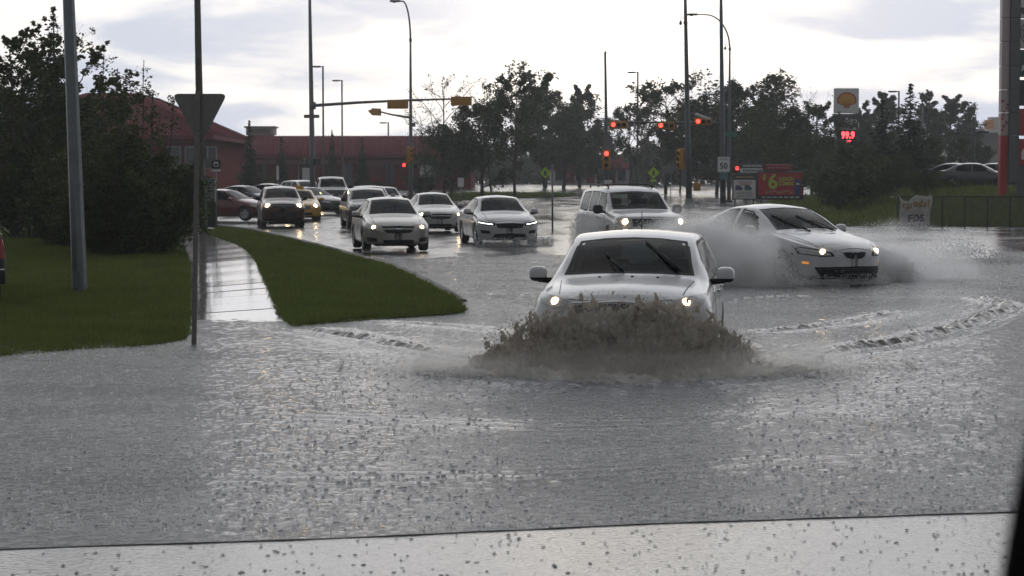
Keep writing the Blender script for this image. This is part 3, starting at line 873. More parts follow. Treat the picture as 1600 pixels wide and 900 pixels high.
def make_tree(seed, h, spread, trunk_h, r0, nlimb, leaves, lsize, leaf_m, shape='round', sparse=0.0, bare=0.0, twigs=True, cl=0.5):
    """one mesh of trunk, limbs and twigs, one of leaves gathered on the twigs; local coordinates, base at 0"""
    rd = random.Random(seed)
    mb = MB(); tips = []
    lean = Vector((rd.uniform(-.05, .05), rd.uniform(-.05, .05), 1))
    nseg = 8
    tp = [Vector((0, 0, -.2))]
    for i in range(1, nseg + 1):
        tp.append(tp[-1] + (lean * (h * .92 / nseg)) + Vector((rd.uniform(-1, 1), rd.uniform(-1, 1), 0)) * h * .012)
    mb.tube(tp, [r0 * (1 - .88 * (i / nseg)) for i in range(nseg + 1)], 7)
    for k in range(nlimb):
        u = trunk_h + (1 - trunk_h) * (k + rd.random()) / nlimb * .95
        f = u * nseg; i = min(nseg - 1, int(f)); base = tp[i].lerp(tp[i + 1], f - i)
        rel = (u - trunk_h) / (1 - trunk_h)
        if shape == 'round': reach = spread * (math.sin(math.pi * min(.97, .22 + .75 * rel)) ** .7)
        elif shape == 'column': reach = spread * (1.0 - .55 * rel) * (.6 + .4 * math.sin(math.pi * min(1, rel + .2)))
        else: reach = spread * (1.05 - rel)
        reach *= rd.uniform(.55, 1.15)
        az = k * 2.4 + rd.uniform(-.6, .6)
        rise = reach * (rd.uniform(.35, .95) if shape != 'column' else rd.uniform(.8, 1.6))
        q = [base]; d = Vector((math.cos(az) * reach, math.sin(az) * reach, rise))
        for j in range(1, 5):
            q.append(base + d * (j / 4) + Vector((rd.uniform(-1, 1), rd.uniform(-1, 1), rd.uniform(-.4, 1) + .25 * j)) * reach * .07)
        rr = r0 * (1 - .8 * u) * .5
        mb.tube(q, [rr * (1 - .2 * j) + .006 for j in range(5)], 5)
        for j in range(2, 5):
            for _ in range(3):
                a2 = az + rd.uniform(-1.5, 1.5); ln = reach * rd.uniform(.22, .5)
                e = q[j] + Vector((math.cos(a2) * ln, math.sin(a2) * ln, ln * rd.uniform(-.1, .95)))
                mid = q[j].lerp(e, .5) + Vector((rd.uniform(-1, 1), rd.uniform(-1, 1), rd.uniform(0, 1))) * ln * .1
                mb.tube([q[j], mid, e], [rr * .32 + .004, rr * .2 + .003, .004], 4, caps=False)
                tips.append((e, ln)); tips.append((mid, ln))
                if twigs:
                    for _ in range(2):
                        e2 = e + Vector((rd.uniform(-1, 1), rd.uniform(-1, 1), rd.uniform(-.1, 1.2))) * ln * .5
                        mb.tube([mid, e2], [.006, .003], 3, caps=False)
                        if rd.random() > bare: tips.append((e2, ln * .7))
    trunk_me = mb.mesh('trunk', BARK)
    crown_me = None
    if leaves:
        keep = [t for t in tips if rd.random() > sparse]
        idx = rng.integers(0, len(keep), leaves)
        cen = np.array([keep[i][0] for i in idx]); sp = np.array([keep[i][1] for i in idx])
        off = rng.normal(size=(leaves, 3)); off /= (np.linalg.norm(off, axis=1)[:, None] + 1e-6)
        off *= (rng.random(leaves) ** .5)[:, None] * (sp * cl)[:, None]
        v, f = leaf_quads(cen + off, np.full(leaves, lsize))
        crown_me = np_mesh('crown', v, f, leaf_m, smooth=False)
    return trunk_me, crown_me
def make_spruce(seed, h, r, n=5200, size=.11):
    rd = random.Random(seed)
    mb = MB(); mb.tube([(0, 0, -.2), (0, 0, h * .5), (0, 0, h)], [h * .018, h * .011, .012], 6)
    cen = []; 
    levels = 26
    for k in range(levels):
        u = k / (levels - 1); z = h * (.06 + .91 * u); rad = r * ((1 - u) ** .85) * rd.uniform(.82, 1.1) + .05
        nb = max(4, int(13 * (1 - u) + 4))
        for j in range(nb):
            az = j * 6.283 / nb + k * .7 + rd.uniform(-.2, .2); rr = rad * rd.uniform(.72, 1.12)
            e = Vector((math.cos(az) * rr, math.sin(az) * rr, z - rr * .22 + (.08 * rr)))
            mb.tube([(0, 0, z), Vector((0, 0, z)).lerp(e, .6) + Vector((0, 0, -rr * .05)), e], [.02, .012, .006], 3, caps=False)
            m = max(3, int(n * rr / (levels * 10 * r) * 1.6))
            for _ in range(m):
                s = rd.random() ** .6
                p = Vector((0, 0, z)).lerp(e, s)
                cen.append((p.x + rd.gauss(0, .055 * r + .02), p.y + rd.gauss(0, .055 * r + .02), p.z + rd.gauss(-.04, .035 * r + .02)))
    for _ in range(60): cen.append((rd.gauss(0, .04), rd.gauss(0, .04), h * rd.uniform(.93, 1.02)))
    v, f = leaf_quads(np.array(cen), np.full(len(cen), size), .35)
    return mb.mesh('trunk', BARK), np_mesh('crown', v, f, NEEDLE, smooth=False)
def plant(name, label, cat, meshes, loc, rz=0.0, s=(1, 1, 1), group=None):
    o = thing(name, label, cat, loc, rz, group); o.scale = s
    a = link('trunk', meshes[0], o)
    if meshes[1] is not None: link('crown', meshes[1], o)
    return o

# ---- prototypes of the far trees
T_ROUND = [make_tree(11 + i, 8.0, 3.0, .12, .17, 20, 15000, .125, LEAF_DARK, 'round', .06, cl=.72) for i in range(2)]
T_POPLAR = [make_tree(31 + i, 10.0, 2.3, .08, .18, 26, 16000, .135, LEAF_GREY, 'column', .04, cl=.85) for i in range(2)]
T_BARE = [make_tree(51 + i, 8.0, 2.6, .2, .12, 16, 260, .09, LEAF_DARK, 'round', .5) for i in range(2)]
T_THIN = [make_tree(71 + i, 8.0, 2.3, .3, .13, 15, 6500, .12, LEAF_DARK, 'round', .22, cl=.6) for i in range(2)]
T_SPRUCE = [make_spruce(91 + i, 6.0, 1.55) for i in range(2)]
T_BUSH = [make_tree(111 + i, 3.0, 1.9, .03, .07, 16, 8000, .10, LEAF_DARK, 'round', .0, cl=.5) for i in range(2)]

def far_tree(kind, px, top, base, d, label, wf=1.0, name='broadleaf_tree', grp='trees along the far side of the street', cat='tree', i=0, proto_h=None):
    x = X(px, d); zb = Z(base, d); zt = Z(top, d)
    gz = ground_at(x, d) - .05
    zb = min(zb, gz) if abs(zb - gz) > .8 else gz
    h = zt - zb
    ph = {id(T_ROUND): 8.4, id(T_POPLAR): 10.3, id(T_BARE): 8.7, id(T_THIN): 8.4, id(T_SPRUCE): 6.05, id(T_BUSH): 3.3}[id(kind)]
    s = h / ph
    return plant(name, label, cat, kind[i % len(kind)], (x, d, zb), (px * 1.37) % 6.28, (s * wf, s * wf, s), grp)
FT = [  # kind, px, top, base, d, width factor, label
 (T_BARE, 694, 92, 300, 150, .85, 'bare branched tree just right of the lamp post with the short signal arm'),
 (T_BARE, 668, 150, 300, 155, .8, 'smaller bare tree leaning left beside the curved lamp post'),
 (T_ROUND, 705, 196, 300, 148, 1.0, 'low dark leafy tree below the bare branches by the red store'),
 (T_BARE, 768, 108, 300, 158, .7, 'bare topped tree between the leafy trees on the median'),
 (T_ROUND, 752, 150, 302, 150, 1.0, 'dense dark tree on the median behind the white sedan'),
 (T_THIN, 805, 98, 300, 145, .8, 'thin leaved tree with a clear trunk standing at the median end'),
 (T_POPLAR, 852, 104, 290, 205, 1.15, 'tall grey green poplar left of the pole with the red signal'),
 (T_POPLAR, 905, 116, 290, 210, 1.0, 'poplar with a separate round top nearest the straight pole'),
 (T_ROUND, 880, 165, 290, 200, 1.25, 'broad grey tree filling the gap below the two poplars'),
 (T_ROUND, 935, 200, 290, 215, 1.0, 'low round tree behind the pole with the red signal'),
 (T_THIN, 985, 150, 290, 180, .8, 'slender tree behind the dark parking lot lamp'),
 (T_THIN, 1040, 110, 292, 170, .95, 'sparse tree with a leafy top between the two signal poles'),
 (T_BARE, 1062, 122, 292, 172, .7, 'bare forked tree behind the green signal pole'),
 (T_ROUND, 1075, 170, 296, 165, 1.0, 'dark tree behind the foot of the green signal pole'),
 (T_ROUND, 1165, 118, 300, 165, 1.05, 'tall full tree directly right of the curved street lamp'),
 (T_ROUND, 1120, 150, 300, 160, 1.0, 'dark tree behind the speed limit sign'),
 (T_POPLAR, 1192, 140, 300, 170, .9, 'pointed tree at the right shoulder of the tall full tree'),
 (T_ROUND, 1215, 165, 302, 150, 1.1, 'dark tree rising over the red menu board'),
 (T_THIN, 1268, 146, 302, 150, .9, 'bushy topped tree left of the tall gas price sign'),
 (T_BARE, 1268, 122, 302, 154, .6, 'bare twigged tree sticking up left of the gas price sign'),
 (T_ROUND, 1245, 205, 310, 130, 1.0, 'low dark tree just behind the right end of the red menu board'),
 (T_ROUND, 1328, 215, 318, 124, 1.0, 'wide dark tree under the gas price sign'),
 (T_POPLAR, 1352, 150, 290, 190, .9, 'grey poplar touching the right edge of the gas price sign'),
 (T_POPLAR, 1380, 130, 290, 200, 1.15, 'high grey poplar left of the tallest spruce'),
 (T_POPLAR, 1445, 138, 290, 200, 1.0, 'grey poplar immediately right of the tallest spruce'),
 (T_POPLAR, 1482, 135, 290, 205, 1.25, 'broad grey poplar left of the bright lot lamp'),
 (T_POPLAR, 1516, 162, 290, 205, .8, 'short grey poplar at the right end of the poplar row'),
 (T_ROUND, 1340, 225, 326, 105, 1.2, 'large dark shrubby tree left of the bedsheet banner'),
 (T_ROUND, 1450, 215, 300, 125, .9, 'green tree between the tallest spruce and the parked cars'),
 (T_ROUND, 1392, 240, 322, 102, 1.1, 'dark low tree behind the bedsheet banner'),
 (T_THIN, 1498, 210, 280, 150, .8, 'young tree behind the dark parked cars'),
 (T_ROUND, 1535, 225, 275, 165, .8, 'rounded tree beside the sign pylon with colored panels'),
]
for i, (k, px, top, base, d, wf, lab) in enumerate(FT):
    nm = 'bare_tree' if k is T_BARE else ('poplar_tree' if k is T_POPLAR else 'broadleaf_tree')
    far_tree(k, px, top, base, d, lab, wf, nm, i=i)
FS = [(390, 190, 330, 128, .62, 'tall spruce in front of the red store beside the utility pole'),
      (440, 215, 320, 140, .6, 'second spruce from the utility pole before the red store'),
      (519, 205, 310, 150, .5, 'slim spruce between the signal mast and the thin lot lamp'),
      (566, 216, 312, 150, .6, 'spruce right of the white pickup truck before the red store'),
      (1421, 133, 318, 112, .95, 'tallest spruce rising above the fence on the right'),
      (1378, 158, 322, 110, 1.0, 'dark spruce between the gas price sign and the tallest spruce')]
for i, (px, top, base, d, wf, lab) in enumerate(FS):
    far_tree(T_SPRUCE, px, top, base, d, lab, wf * 1.15, 'spruce_tree', 'spruces across the street', i=i)
FB = [(1318, 266, 324, 100, 'dark roadside shrub just right of the red menu board'), (1320, 262, 330, 94, 'dark shrub beside the fence end'),
      (1372, 268, 328, 96, 'dark shrub directly behind the bedsheet banner'), (1445, 272, 318, 98, 'shrub behind the fence below the parked cars'),
      (1500, 280, 305, 104, 'low hedge shrub in front of the dark parked cars'), (1478, 282, 306, 103, 'low shrub at the near end of the parked cars'),
      (425, 283, 310, 135, 'rounded shrub at the foot of the store spruces'), (405, 282, 312, 132, 'shrub under the tallest store spruce'),
      (590, 284, 306, 150, 'shrub behind the line of cars near the store'), (660, 276, 305, 148, 'shrub at the left end of the median trees')]
for i, (px, top, base, d, lab) in enumerate(FB):
    far_tree(T_BUSH, px, top, base, d, lab, 1.25, 'shrub', 'shrubs along the street', 'shrub', i=i)

# ---- the big dark shrub and the trees of the left lawn
def stem_bush(seed, nstem, hmin, hmax, rad, leaves, lsize, m, low=.15):
    rd = random.Random(seed); mb = MB(); cen = []
    stems = []
    for k in range(nstem):
        az = rd.uniform(0, 6.283); b = rad * .22 * math.sqrt(rd.random()); e = rad * math.sqrt(rd.random()); h = rd.uniform(hmin, hmax) * (1.06 - .42 * (e / rad) ** 2)
        p0 = Vector((b * math.cos(az), b * math.sin(az), -.1)); p3 = Vector((e * math.cos(az), e * math.sin(az), h))
        q = []
        for j in range(8):
            u = j / 7
            c = p0.lerp(p3, u); c.x += (p3.x - p0.x) * .22 * math.sin(u * 3.1) ; c.y += (p3.y - p0.y) * .22 * math.sin(u * 3.1)
            q.append(c + Vector((rd.uniform(-1, 1), rd.uniform(-1, 1), 0)) * .05)
        mb.tube(q, [.028 * (1 - .85 * j / 7) + .004 for j in range(8)], 4, caps=False)
        stems.append((q, h))
    per = leaves // nstem
    for q, h in stems:
        for _ in range(per // 9):
            u = low + (1 - low) * rd.random() ** .8; f = u * 7; i = min(6, int(f)); p = q[i].lerp(q[i + 1], f - i)
            sp = .34 * (1 - u) ** .6 + .09
            e = p + Vector((rd.gauss(0, 1), rd.gauss(0, 1), rd.uniform(-.1, .9))) * sp
            mb.tube([p, e], [.006, .003], 3, caps=False)
            for _ in range(9):
                c = p.lerp(e, rd.uniform(.35, 1.12)) + Vector((rd.gauss(0, .05), rd.gauss(0, .05), rd.gauss(0, .05)))
                cen.append(tuple(c))
    v, f = leaf_quads(np.array(cen), np.full(len(cen), lsize))
    return mb.mesh('trunk', BARK), np_mesh('crown', v, f, m, smooth=False)
def merge_bush(a, b):
    for p, q in zip(a, b):
        bm = bmesh.new(); bm.from_mesh(p); bm.from_mesh(q); bm.to_mesh(p); bm.free()
    return a
def lawn_plant(name, label, cat, meshes, px, d, rz, s=(1, 1, 1), group=None):
    x = X(px, d)
    return plant(name, label, cat, meshes, (x, d, float(lawn_z(x, d)) - .02), rz, s, group)
lawn_plant('shrub', 'big dark many stemmed shrub on the lawn beside the pavement', 'shrub', merge_bush(stem_bush(5, 60, 1.5, 2.95, 1.75, 50000, .050, LEAF_DARK, .04), stem_bush(55, 15, 3.5, 5.0, 1.35, 3300, .05, LEAF_DARK, .3)), 200, 45.0, .4, (1, 1, 1))
lawn_plant('shrub', 'leafy shrub leaning over the pavement next to the yield sign', 'shrub', stem_bush(6, 30, 1.5, 2.8, .85, 14000, .052, LEAF_DARK, .08), 250, 49.0, 1.0)
lawn_plant('shrub', 'dense dark shrub directly behind the thick lamp post', 'shrub', stem_bush(8, 46, 1.3, 2.6, 1.3, 30000, .055, LEAF_DARK, .05), 118, 50.0, 2.0)
lawn_plant('broadleaf_tree', 'broad leafy tree at the far left of the lawn', 'tree', make_tree(203, 6.4, 2.5, .22, .12, 20, 12000, .075, LEAF_DARK, 'round', .3, cl=.32), 22, 58.0, .3)
lawn_plant('broadleaf_tree', 'leafy tree whose thin top shows just right of the lamp post', 'tree', make_tree(207, 6.0, 1.5, .25, .10, 18, 8000, .07, LEAF_DARK, 'round', .35, cl=.32), 124, 60.0, 1.3)
lawn_plant('spruce_tree', 'pointed spruce standing behind the thick lamp post', 'tree', make_spruce(211, 7.5, 1.3, 11000, .085), 87, 66.0, 0)
lawn_plant('broadleaf_tree', 'dark tree at the left picture edge over the parked car', 'tree', make_tree(213, 4.6, 2.6, .2, .12, 18, 22000, .075, LEAF_DARK, 'round', .02, cl=.5), 60, 68.0, 2.3)
lawn_plant('shrub', 'shrub at the back of the lawn behind the big dark shrub', 'shrub', stem_bush(9, 40, 1.8, 3.2, 1.7, 26000, .06, LEAF_DARK, .05), 175, 60.0, 2.0)
lawn_plant('shrub', 'shrub at the back of the lawn near the parked car', 'shrub', stem_bush(10, 30, 1.6, 3.4, 1.5, 20000, .06, LEAF_DARK, .25), 40, 56.0, 2.6)

# the far wood that closes the view beyond the intersection: one mass
def wood(px0, px1, d0, d1, ntree, top_lo, top_hi, nleaf, seed):
    rd = random.Random(seed); cen = []; mb = MB()
    for k in range(ntree):
        px = px0 + (px1 - px0) * (k + rd.random()) / ntree; d = rd.uniform(d0, d1); x = X(px, d); g = ground_at(x, d)
        h = Z(rd.uniform(top_lo, top_hi), d) - g; rr = h * rd.uniform(.28, .5)
        mb.tube([(x, d, g - .2), (x + rd.uniform(-.3, .3), d, g + h * .9)], [.16, .03], 5)
        m = nleaf // ntree; sub = [(rd.gauss(0, .5) * rr, rd.gauss(0, .5) * rr, h * rd.uniform(.12, .95)) for _ in range(22)]
        for _ in range(m):
            s_ = sub[rd.randrange(22)]; w_ = rr * .30 * (1.25 - s_[2] / h * .6)
            cen.append((x + s_[0] * (1.1 - .6 * s_[2] / h) + rd.gauss(0, w_), d + s_[1] + rd.gauss(0, w_), g + s_[2] + rd.gauss(0, w_ * .8)))
    v, f = leaf_quads(np.array(cen), np.full(len(cen), .34))
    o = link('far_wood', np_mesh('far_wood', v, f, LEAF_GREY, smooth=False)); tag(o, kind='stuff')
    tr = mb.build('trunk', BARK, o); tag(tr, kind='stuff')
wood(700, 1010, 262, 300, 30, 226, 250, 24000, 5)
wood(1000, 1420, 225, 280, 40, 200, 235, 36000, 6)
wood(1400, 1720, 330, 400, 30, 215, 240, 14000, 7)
# ------------------------------------------------------------------ vehicles
def paint(name, c, metal=0.0, rough=0.28, dirt=0.25):
    return mat('paint_' + name, c, rough=rough, metal=metal, var=.05, vscale=2.0, spec=0.5, coat=0.5, bump=.05, bscale=120, dirt=((c[0] * .55 + .02, c[1] * .53 + .018, c[2] * .5 + .016), dirt))
GLASS = glass_mat('tinted_glass', (0.80, 0.93, 0.90), 0.30)
RUBBER = mat('tyre_rubber', (0.015, 0.015, 0.016), rough=.75, var=.3)
ALLOY = mat('alloy_rim', (0.42, 0.42, 0.43), rough=.3, metal=.8, var=.1)
TRIM = mat('black_trim', (0.012, 0.012, 0.013), rough=.6, var=.2, spec=.25)
CHROME = mat('chrome', (0.65, 0.65, 0.66), rough=.12, metal=1.0, var=.03)
INTERIOR = mat('dark_cabin', (0.022, 0.022, 0.024), rough=.8, var=.2)
LAMP_CLEAR = mat('lamp_lens', (0.34, 0.34, 0.34), rough=.08, spec=.8, var=.25, vscale=20)
AMBER = mat('amber_lens', (0.50, 0.16, 0.02), rough=.15, var=.1)
REDLENS = mat('red_lens', (0.25, 0.012, 0.014), rough=.15, var=.1)
HEADGLOW = glow_mat('headlamp_beam', (1.0, 0.72, 0.38), 42.0)
HEADGLOW_SOFT = glow_mat('headlamp_dipped', (1.0, 0.70, 0.36), 9.0)
DRL = glow_mat('daytime_lamp_strip', (0.95, 0.95, 0.88), 5.0)
AMBERGLOW = glow_mat('amber_marker', (0.8, 0.30, 0.06), 0.55)

class Body:
    """Car shell: cross-sections along the length, front at y = -L/2, then details laid on it by casting rays."""
    def __init__(s, P):
        s.P = P; L, W = P['L'], P['W']
        a, p = P.get('nose', (.55, 2.5)); a2, p2 = P.get('tail', (.35, 3.0))
        t = np.concatenate([a * np.linspace(.06, 1, 16) ** 2.4, np.linspace(a, L - a2, P.get('nst', 84))[1:-1], L - a2 * np.linspace(1, .06, 12) ** 2.2])
        s.t = t
        pf = np.where(t < a, (1 - (1 - np.clip(t / a, 0, 1)) ** p) ** (1 / p), 1.0)
        pf = pf * np.where(t > L - a2, (1 - (1 - np.clip((L - t) / a2, 0, 1)) ** p2) ** (1 / p2), 1.0)
        c = lambda k: pchip([q[0] for q in P[k]], [q[1] for q in P[k]], t)
        zt, xr, cr, xb, zb, zbot = c('zt'), c('xr'), c('cr'), c('xb'), c('zb'), c('zbot')
        zr = zt - cr; zb = np.minimum(zb, zr - .012)
        xm = np.full_like(t, W / 2); zm = P.get('zm', .58)
        zm = np.clip(np.full_like(t, zm), zbot + .12, zb - .05)
        o = np.zeros_like(t)
        rows = [(o, zbot), (.5 * xm, zbot), (.86 * xm, zbot), (.955 * xm, zbot + .04), (.985 * xm, zbot + .12), (xm, zm - .08), (xm, zm + .04),
                (.5 * xm + .5 * np.minimum(xm, xb + .03), .45 * zm + .55 * zb), (xb, zb - .015), (xb - .02, zb + .012), (.5 * (xb + xr) + .015, .5 * (zb + zr)), (xr + .012, zr - .02),
                (xr - .03, zr + .012), (.72 * xr, zr + .48 * cr), (.4 * xr, zr + .84 * cr), (o, zt)]
        pts = np.stack([np.stack([x * pf, z], -1) for x, z in rows], 1)          # (nt, nrow, 2)
        pts[:, 9, 0] = np.minimum(pts[:, 9, 0], pts[:, 8, 0])
        def chaikin(q):
            r = [q[:, :1]]
            for i in range(q.shape[1] - 1):
                A_, B_ = q[:, i:i + 1], q[:, i + 1:i + 2]
                r += [.75 * A_ + .25 * B_, .25 * A_ + .75 * B_]
            r.append(q[:, -1:])
            return np.concatenate(r, 1)
        pts = chaikin(pts)
        m = pts.shape[1]; n = len(t)
        y = t - L / 2
        right = np.stack([pts[..., 0], np.repeat(y[:, None], m, 1), pts[..., 1]], -1)
        left = right[:, ::-1] * np.array([-1, 1, 1])
        ring = np.concatenate([right, left[:, 1:-1]], 1)                          # closed loop
        k = ring.shape[1]
        s.v = ring.reshape(-1, 3)
        i = np.arange(n - 1)[:, None] * k + np.arange(k)[None, :]
        j = np.arange(n - 1)[:, None] * k + (np.arange(k)[None, :] + 1) % k
        s.f = np.stack([i, j, j + k, i + k], -1).reshape(-1, 4)
        caps = []
        for base in (0, (n - 1) * k):                                           # flat end caps across the loop
            extra = len(s.v)
            s.v = np.concatenate([s.v, (s.v[[base + 1]] + s.v[[base + k - 1]]) / 2, (s.v[[base + m - 2]] + s.v[[base + m]]) / 2])
            caps.append((base, base + 1, extra, base + k - 1)); caps.append((base + m - 1, base + m, extra + 1, base + m - 2))
            for q in range(1, m - 2):
                caps.append((base + q, base + q + 1, base + k - q - 1, base + k - q))
        s.f = np.concatenate([s.f, np.array(caps)])
        s.bvh = BVHTree.FromPolygons([Vector(p) for p in s.v], [tuple(q) for q in s.f])
        s.cut = np.zeros(len(s.f), bool)
        s.cen = s.v[s.f].mean(1)
        A_, B_, C_ = s.v[s.f[:, 0]], s.v[s.f[:, 1]], s.v[s.f[:, 2]]
        D_ = s.v[s.f[:, 3]]
        nr = np.cross(C_ - A_, D_ - B_); nr /= (np.linalg.norm(nr, axis=1)[:, None] + 1e-9)
        out_ = s.cen - np.array([0, 0, .55]); out_[:, 1] = 0
        flip = (nr * out_).sum(1) < 0
        s.nor = np.where(flip[:, None], -nr, nr)
    # a direction: origin and ray for a 2D coordinate of that view
    def ray(s, view, a, b):
        L = s.P['L']
        if view == 'front': return Vector((a, -L / 2 - 2, b)), Vector((0, 1, 0))
        if view == 'rear': return Vector((a, L / 2 + 2, b)), Vector((0, -1, 0))
        if view == 'right': return Vector((3, a - L / 2, b)), Vector((-1, 0, 0))       # a = t, b = z
        if view == 'left': return Vector((-3, a - L / 2, b)), Vector((1, 0, 0))
        return Vector((a, b - L / 2, 5)), Vector((0, 0, -1))                          # top: a = x, b = t
    def hit(s, view, a, b):
        o, d = s.ray(view, a, b)
        p, n, i, _ = s.bvh.ray_cast(o, d)
        if p is None:
            p, n, i, _ = s.bvh.find_nearest(o + d * (2.0 if view in ('front', 'rear') else 2.1))
        if n.dot(d) > 0: n = -n
        return p, n
    def patch(s, view, bot, top, nu=10, nv=4, off=.006, ring=0, thick=.0):
        """surface between two outlines given in the view's own coordinates; returns (grid verts, nu, nv)"""
        def samp(poly, u):
            ps = [Vector((q[0], q[1], 0)) for q in poly]
            f = u * (len(ps) - 1); i = min(len(ps) - 2, int(f)); return ps[i].lerp(ps[i + 1], f - i)
        g = []
        for j in range(nv + 1):
            for i in range(nu + 1):
                q = samp(bot, i / nu).lerp(samp(top, i / nu), j / nv)
                p, n = s.hit(view, q.x, q.y)
                g.append(p + n * off)
        return g
    def solid(s, g, nu, nv, back=.02, view='front', mb=None):
        """grid patch closed at its rim by a skirt going into the body"""
        mb = mb or MB()
        mb.add(g, [(j * (nu + 1) + i, j * (nu + 1) + i + 1, (j + 1) * (nu + 1) + i + 1, (j + 1) * (nu + 1) + i) for j in range(nv) for i in range(nu)], True)
        _, d = s.ray(view, 0, 0)
        rim = [i for i in range(nu + 1)] + [(j + 1) * (nu + 1) + nu for j in range(nv)] + [nv * (nu + 1) + i for i in range(nu - 1, -1, -1)] + [j * (nu + 1) for j in range(nv - 1, 0, -1)]
        r = [g[i] for i in rim]; n = len(r)
        mb.add(r + [p + d * back for p in r], [(i, (i + 1) % n, n + (i + 1) % n, n + i) for i in range(n)])
        return mb
    def window(s, view, bot, top, nu=12, nv=8, frame=.05, trange=None):
        """opening with a black rim and a pane; the shell's faces behind it are cut away"""
        poly = list(bot) + list(reversed(top))
        cx = sum(p[0] for p in poly) / len(poly); cz = sum(p[1] for p in poly) / len(poly)
        a_, b_ = (0, 2) if view in ('front', 'rear') else (1, 2)
        cc = s.cen[:, [a_, b_]].copy()
        if a_ == 1: cc[:, 0] += s.P['L'] / 2
        ins = np.zeros(len(cc), bool); n = len(poly)
        sh = [(cx + (p[0] - cx) * .965, cz + (p[1] - cz) * .94) for p in poly]
        for i in range(n):
            x1, z1 = sh[i]; x2, z2 = sh[(i + 1) % n]
            c = ((z1 > cc[:, 1]) != (z2 > cc[:, 1])) & (cc[:, 0] < (x2 - x1) * (cc[:, 1] - z1) / (z2 - z1 + 1e-12) + x1)
            ins ^= c
        _, d = s.ray(view, 0, 0)
        ins &= (s.nor @ np.array(d)) < -.12
        if trange:
            tt = s.cen[:, 1] + s.P['L'] / 2; ins &= (tt > trange[0]) & (tt < trange[1])
        s.cut |= ins
        g = s.patch(view, bot, top, nu, nv, .004)
        # pull the second line of the grid close to the edge so that the rim has an even width
        def at(i, j): return g[j * (nu + 1) + i]
        def size(): return (at(nu, nv // 2) - at(0, nv // 2)).length, (at(nu // 2, nv) - at(nu // 2, 0)).length
        wu, wv = size()
        def su(i): return 0 if i == 0 else (1 if i == nu else frame / wu + (1 - 2 * frame / wu) * (i - 1) / (nu - 2))
        def sv(j): return 0 if j == 0 else (1 if j == nv else frame / wv + (1 - 2 * frame / wv) * (j - 1) / (nv - 2))
        def samp(u, v):
            f = u * nu; i = min(nu - 1, int(f)); h = v * nv; j = min(nv - 1, int(h)); f -= i; h -= j
            return at(i, j).lerp(at(i + 1, j), f).lerp(at(i, j + 1).lerp(at(i + 1, j + 1), f), h)
        gg = [samp(su(i), sv(j)) for j in range(nv + 1) for i in range(nu + 1)]
        fr = MB(); gl = MB()
        fr.add(gg, [(j * (nu + 1) + i, j * (nu + 1) + i + 1, (j + 1) * (nu + 1) + i + 1, (j + 1) * (nu + 1) + i) for j in range(nv) for i in range(nu) if i in (0, nu - 1) or j in (0, nv - 1)], True)
        gl.add([p + d * .004 for p in gg], [(j * (nu + 1) + i, j * (nu + 1) + i + 1, (j + 1) * (nu + 1) + i + 1, (j + 1) * (nu + 1) + i) for j in range(1, nv - 1) for i in range(1, nu - 1)], True)
        return fr, gl
    def arch(s, tw, zw, r):
        tt = s.cen[:, 1] + s.P['L'] / 2
        s.cut |= ((tt - tw) ** 2 + (s.cen[:, 2] - zw) ** 2 < r * r) & (np.abs(s.cen[:, 0]) > s.P['W'] * .30)
    def shell(s, m):
        used = np.zeros(len(s.v), bool); f = s.f[~s.cut]; used[f.ravel()] = True
        remap = np.cumsum(used) - 1
        return np_mesh('body', s.v[used], remap[f], m)

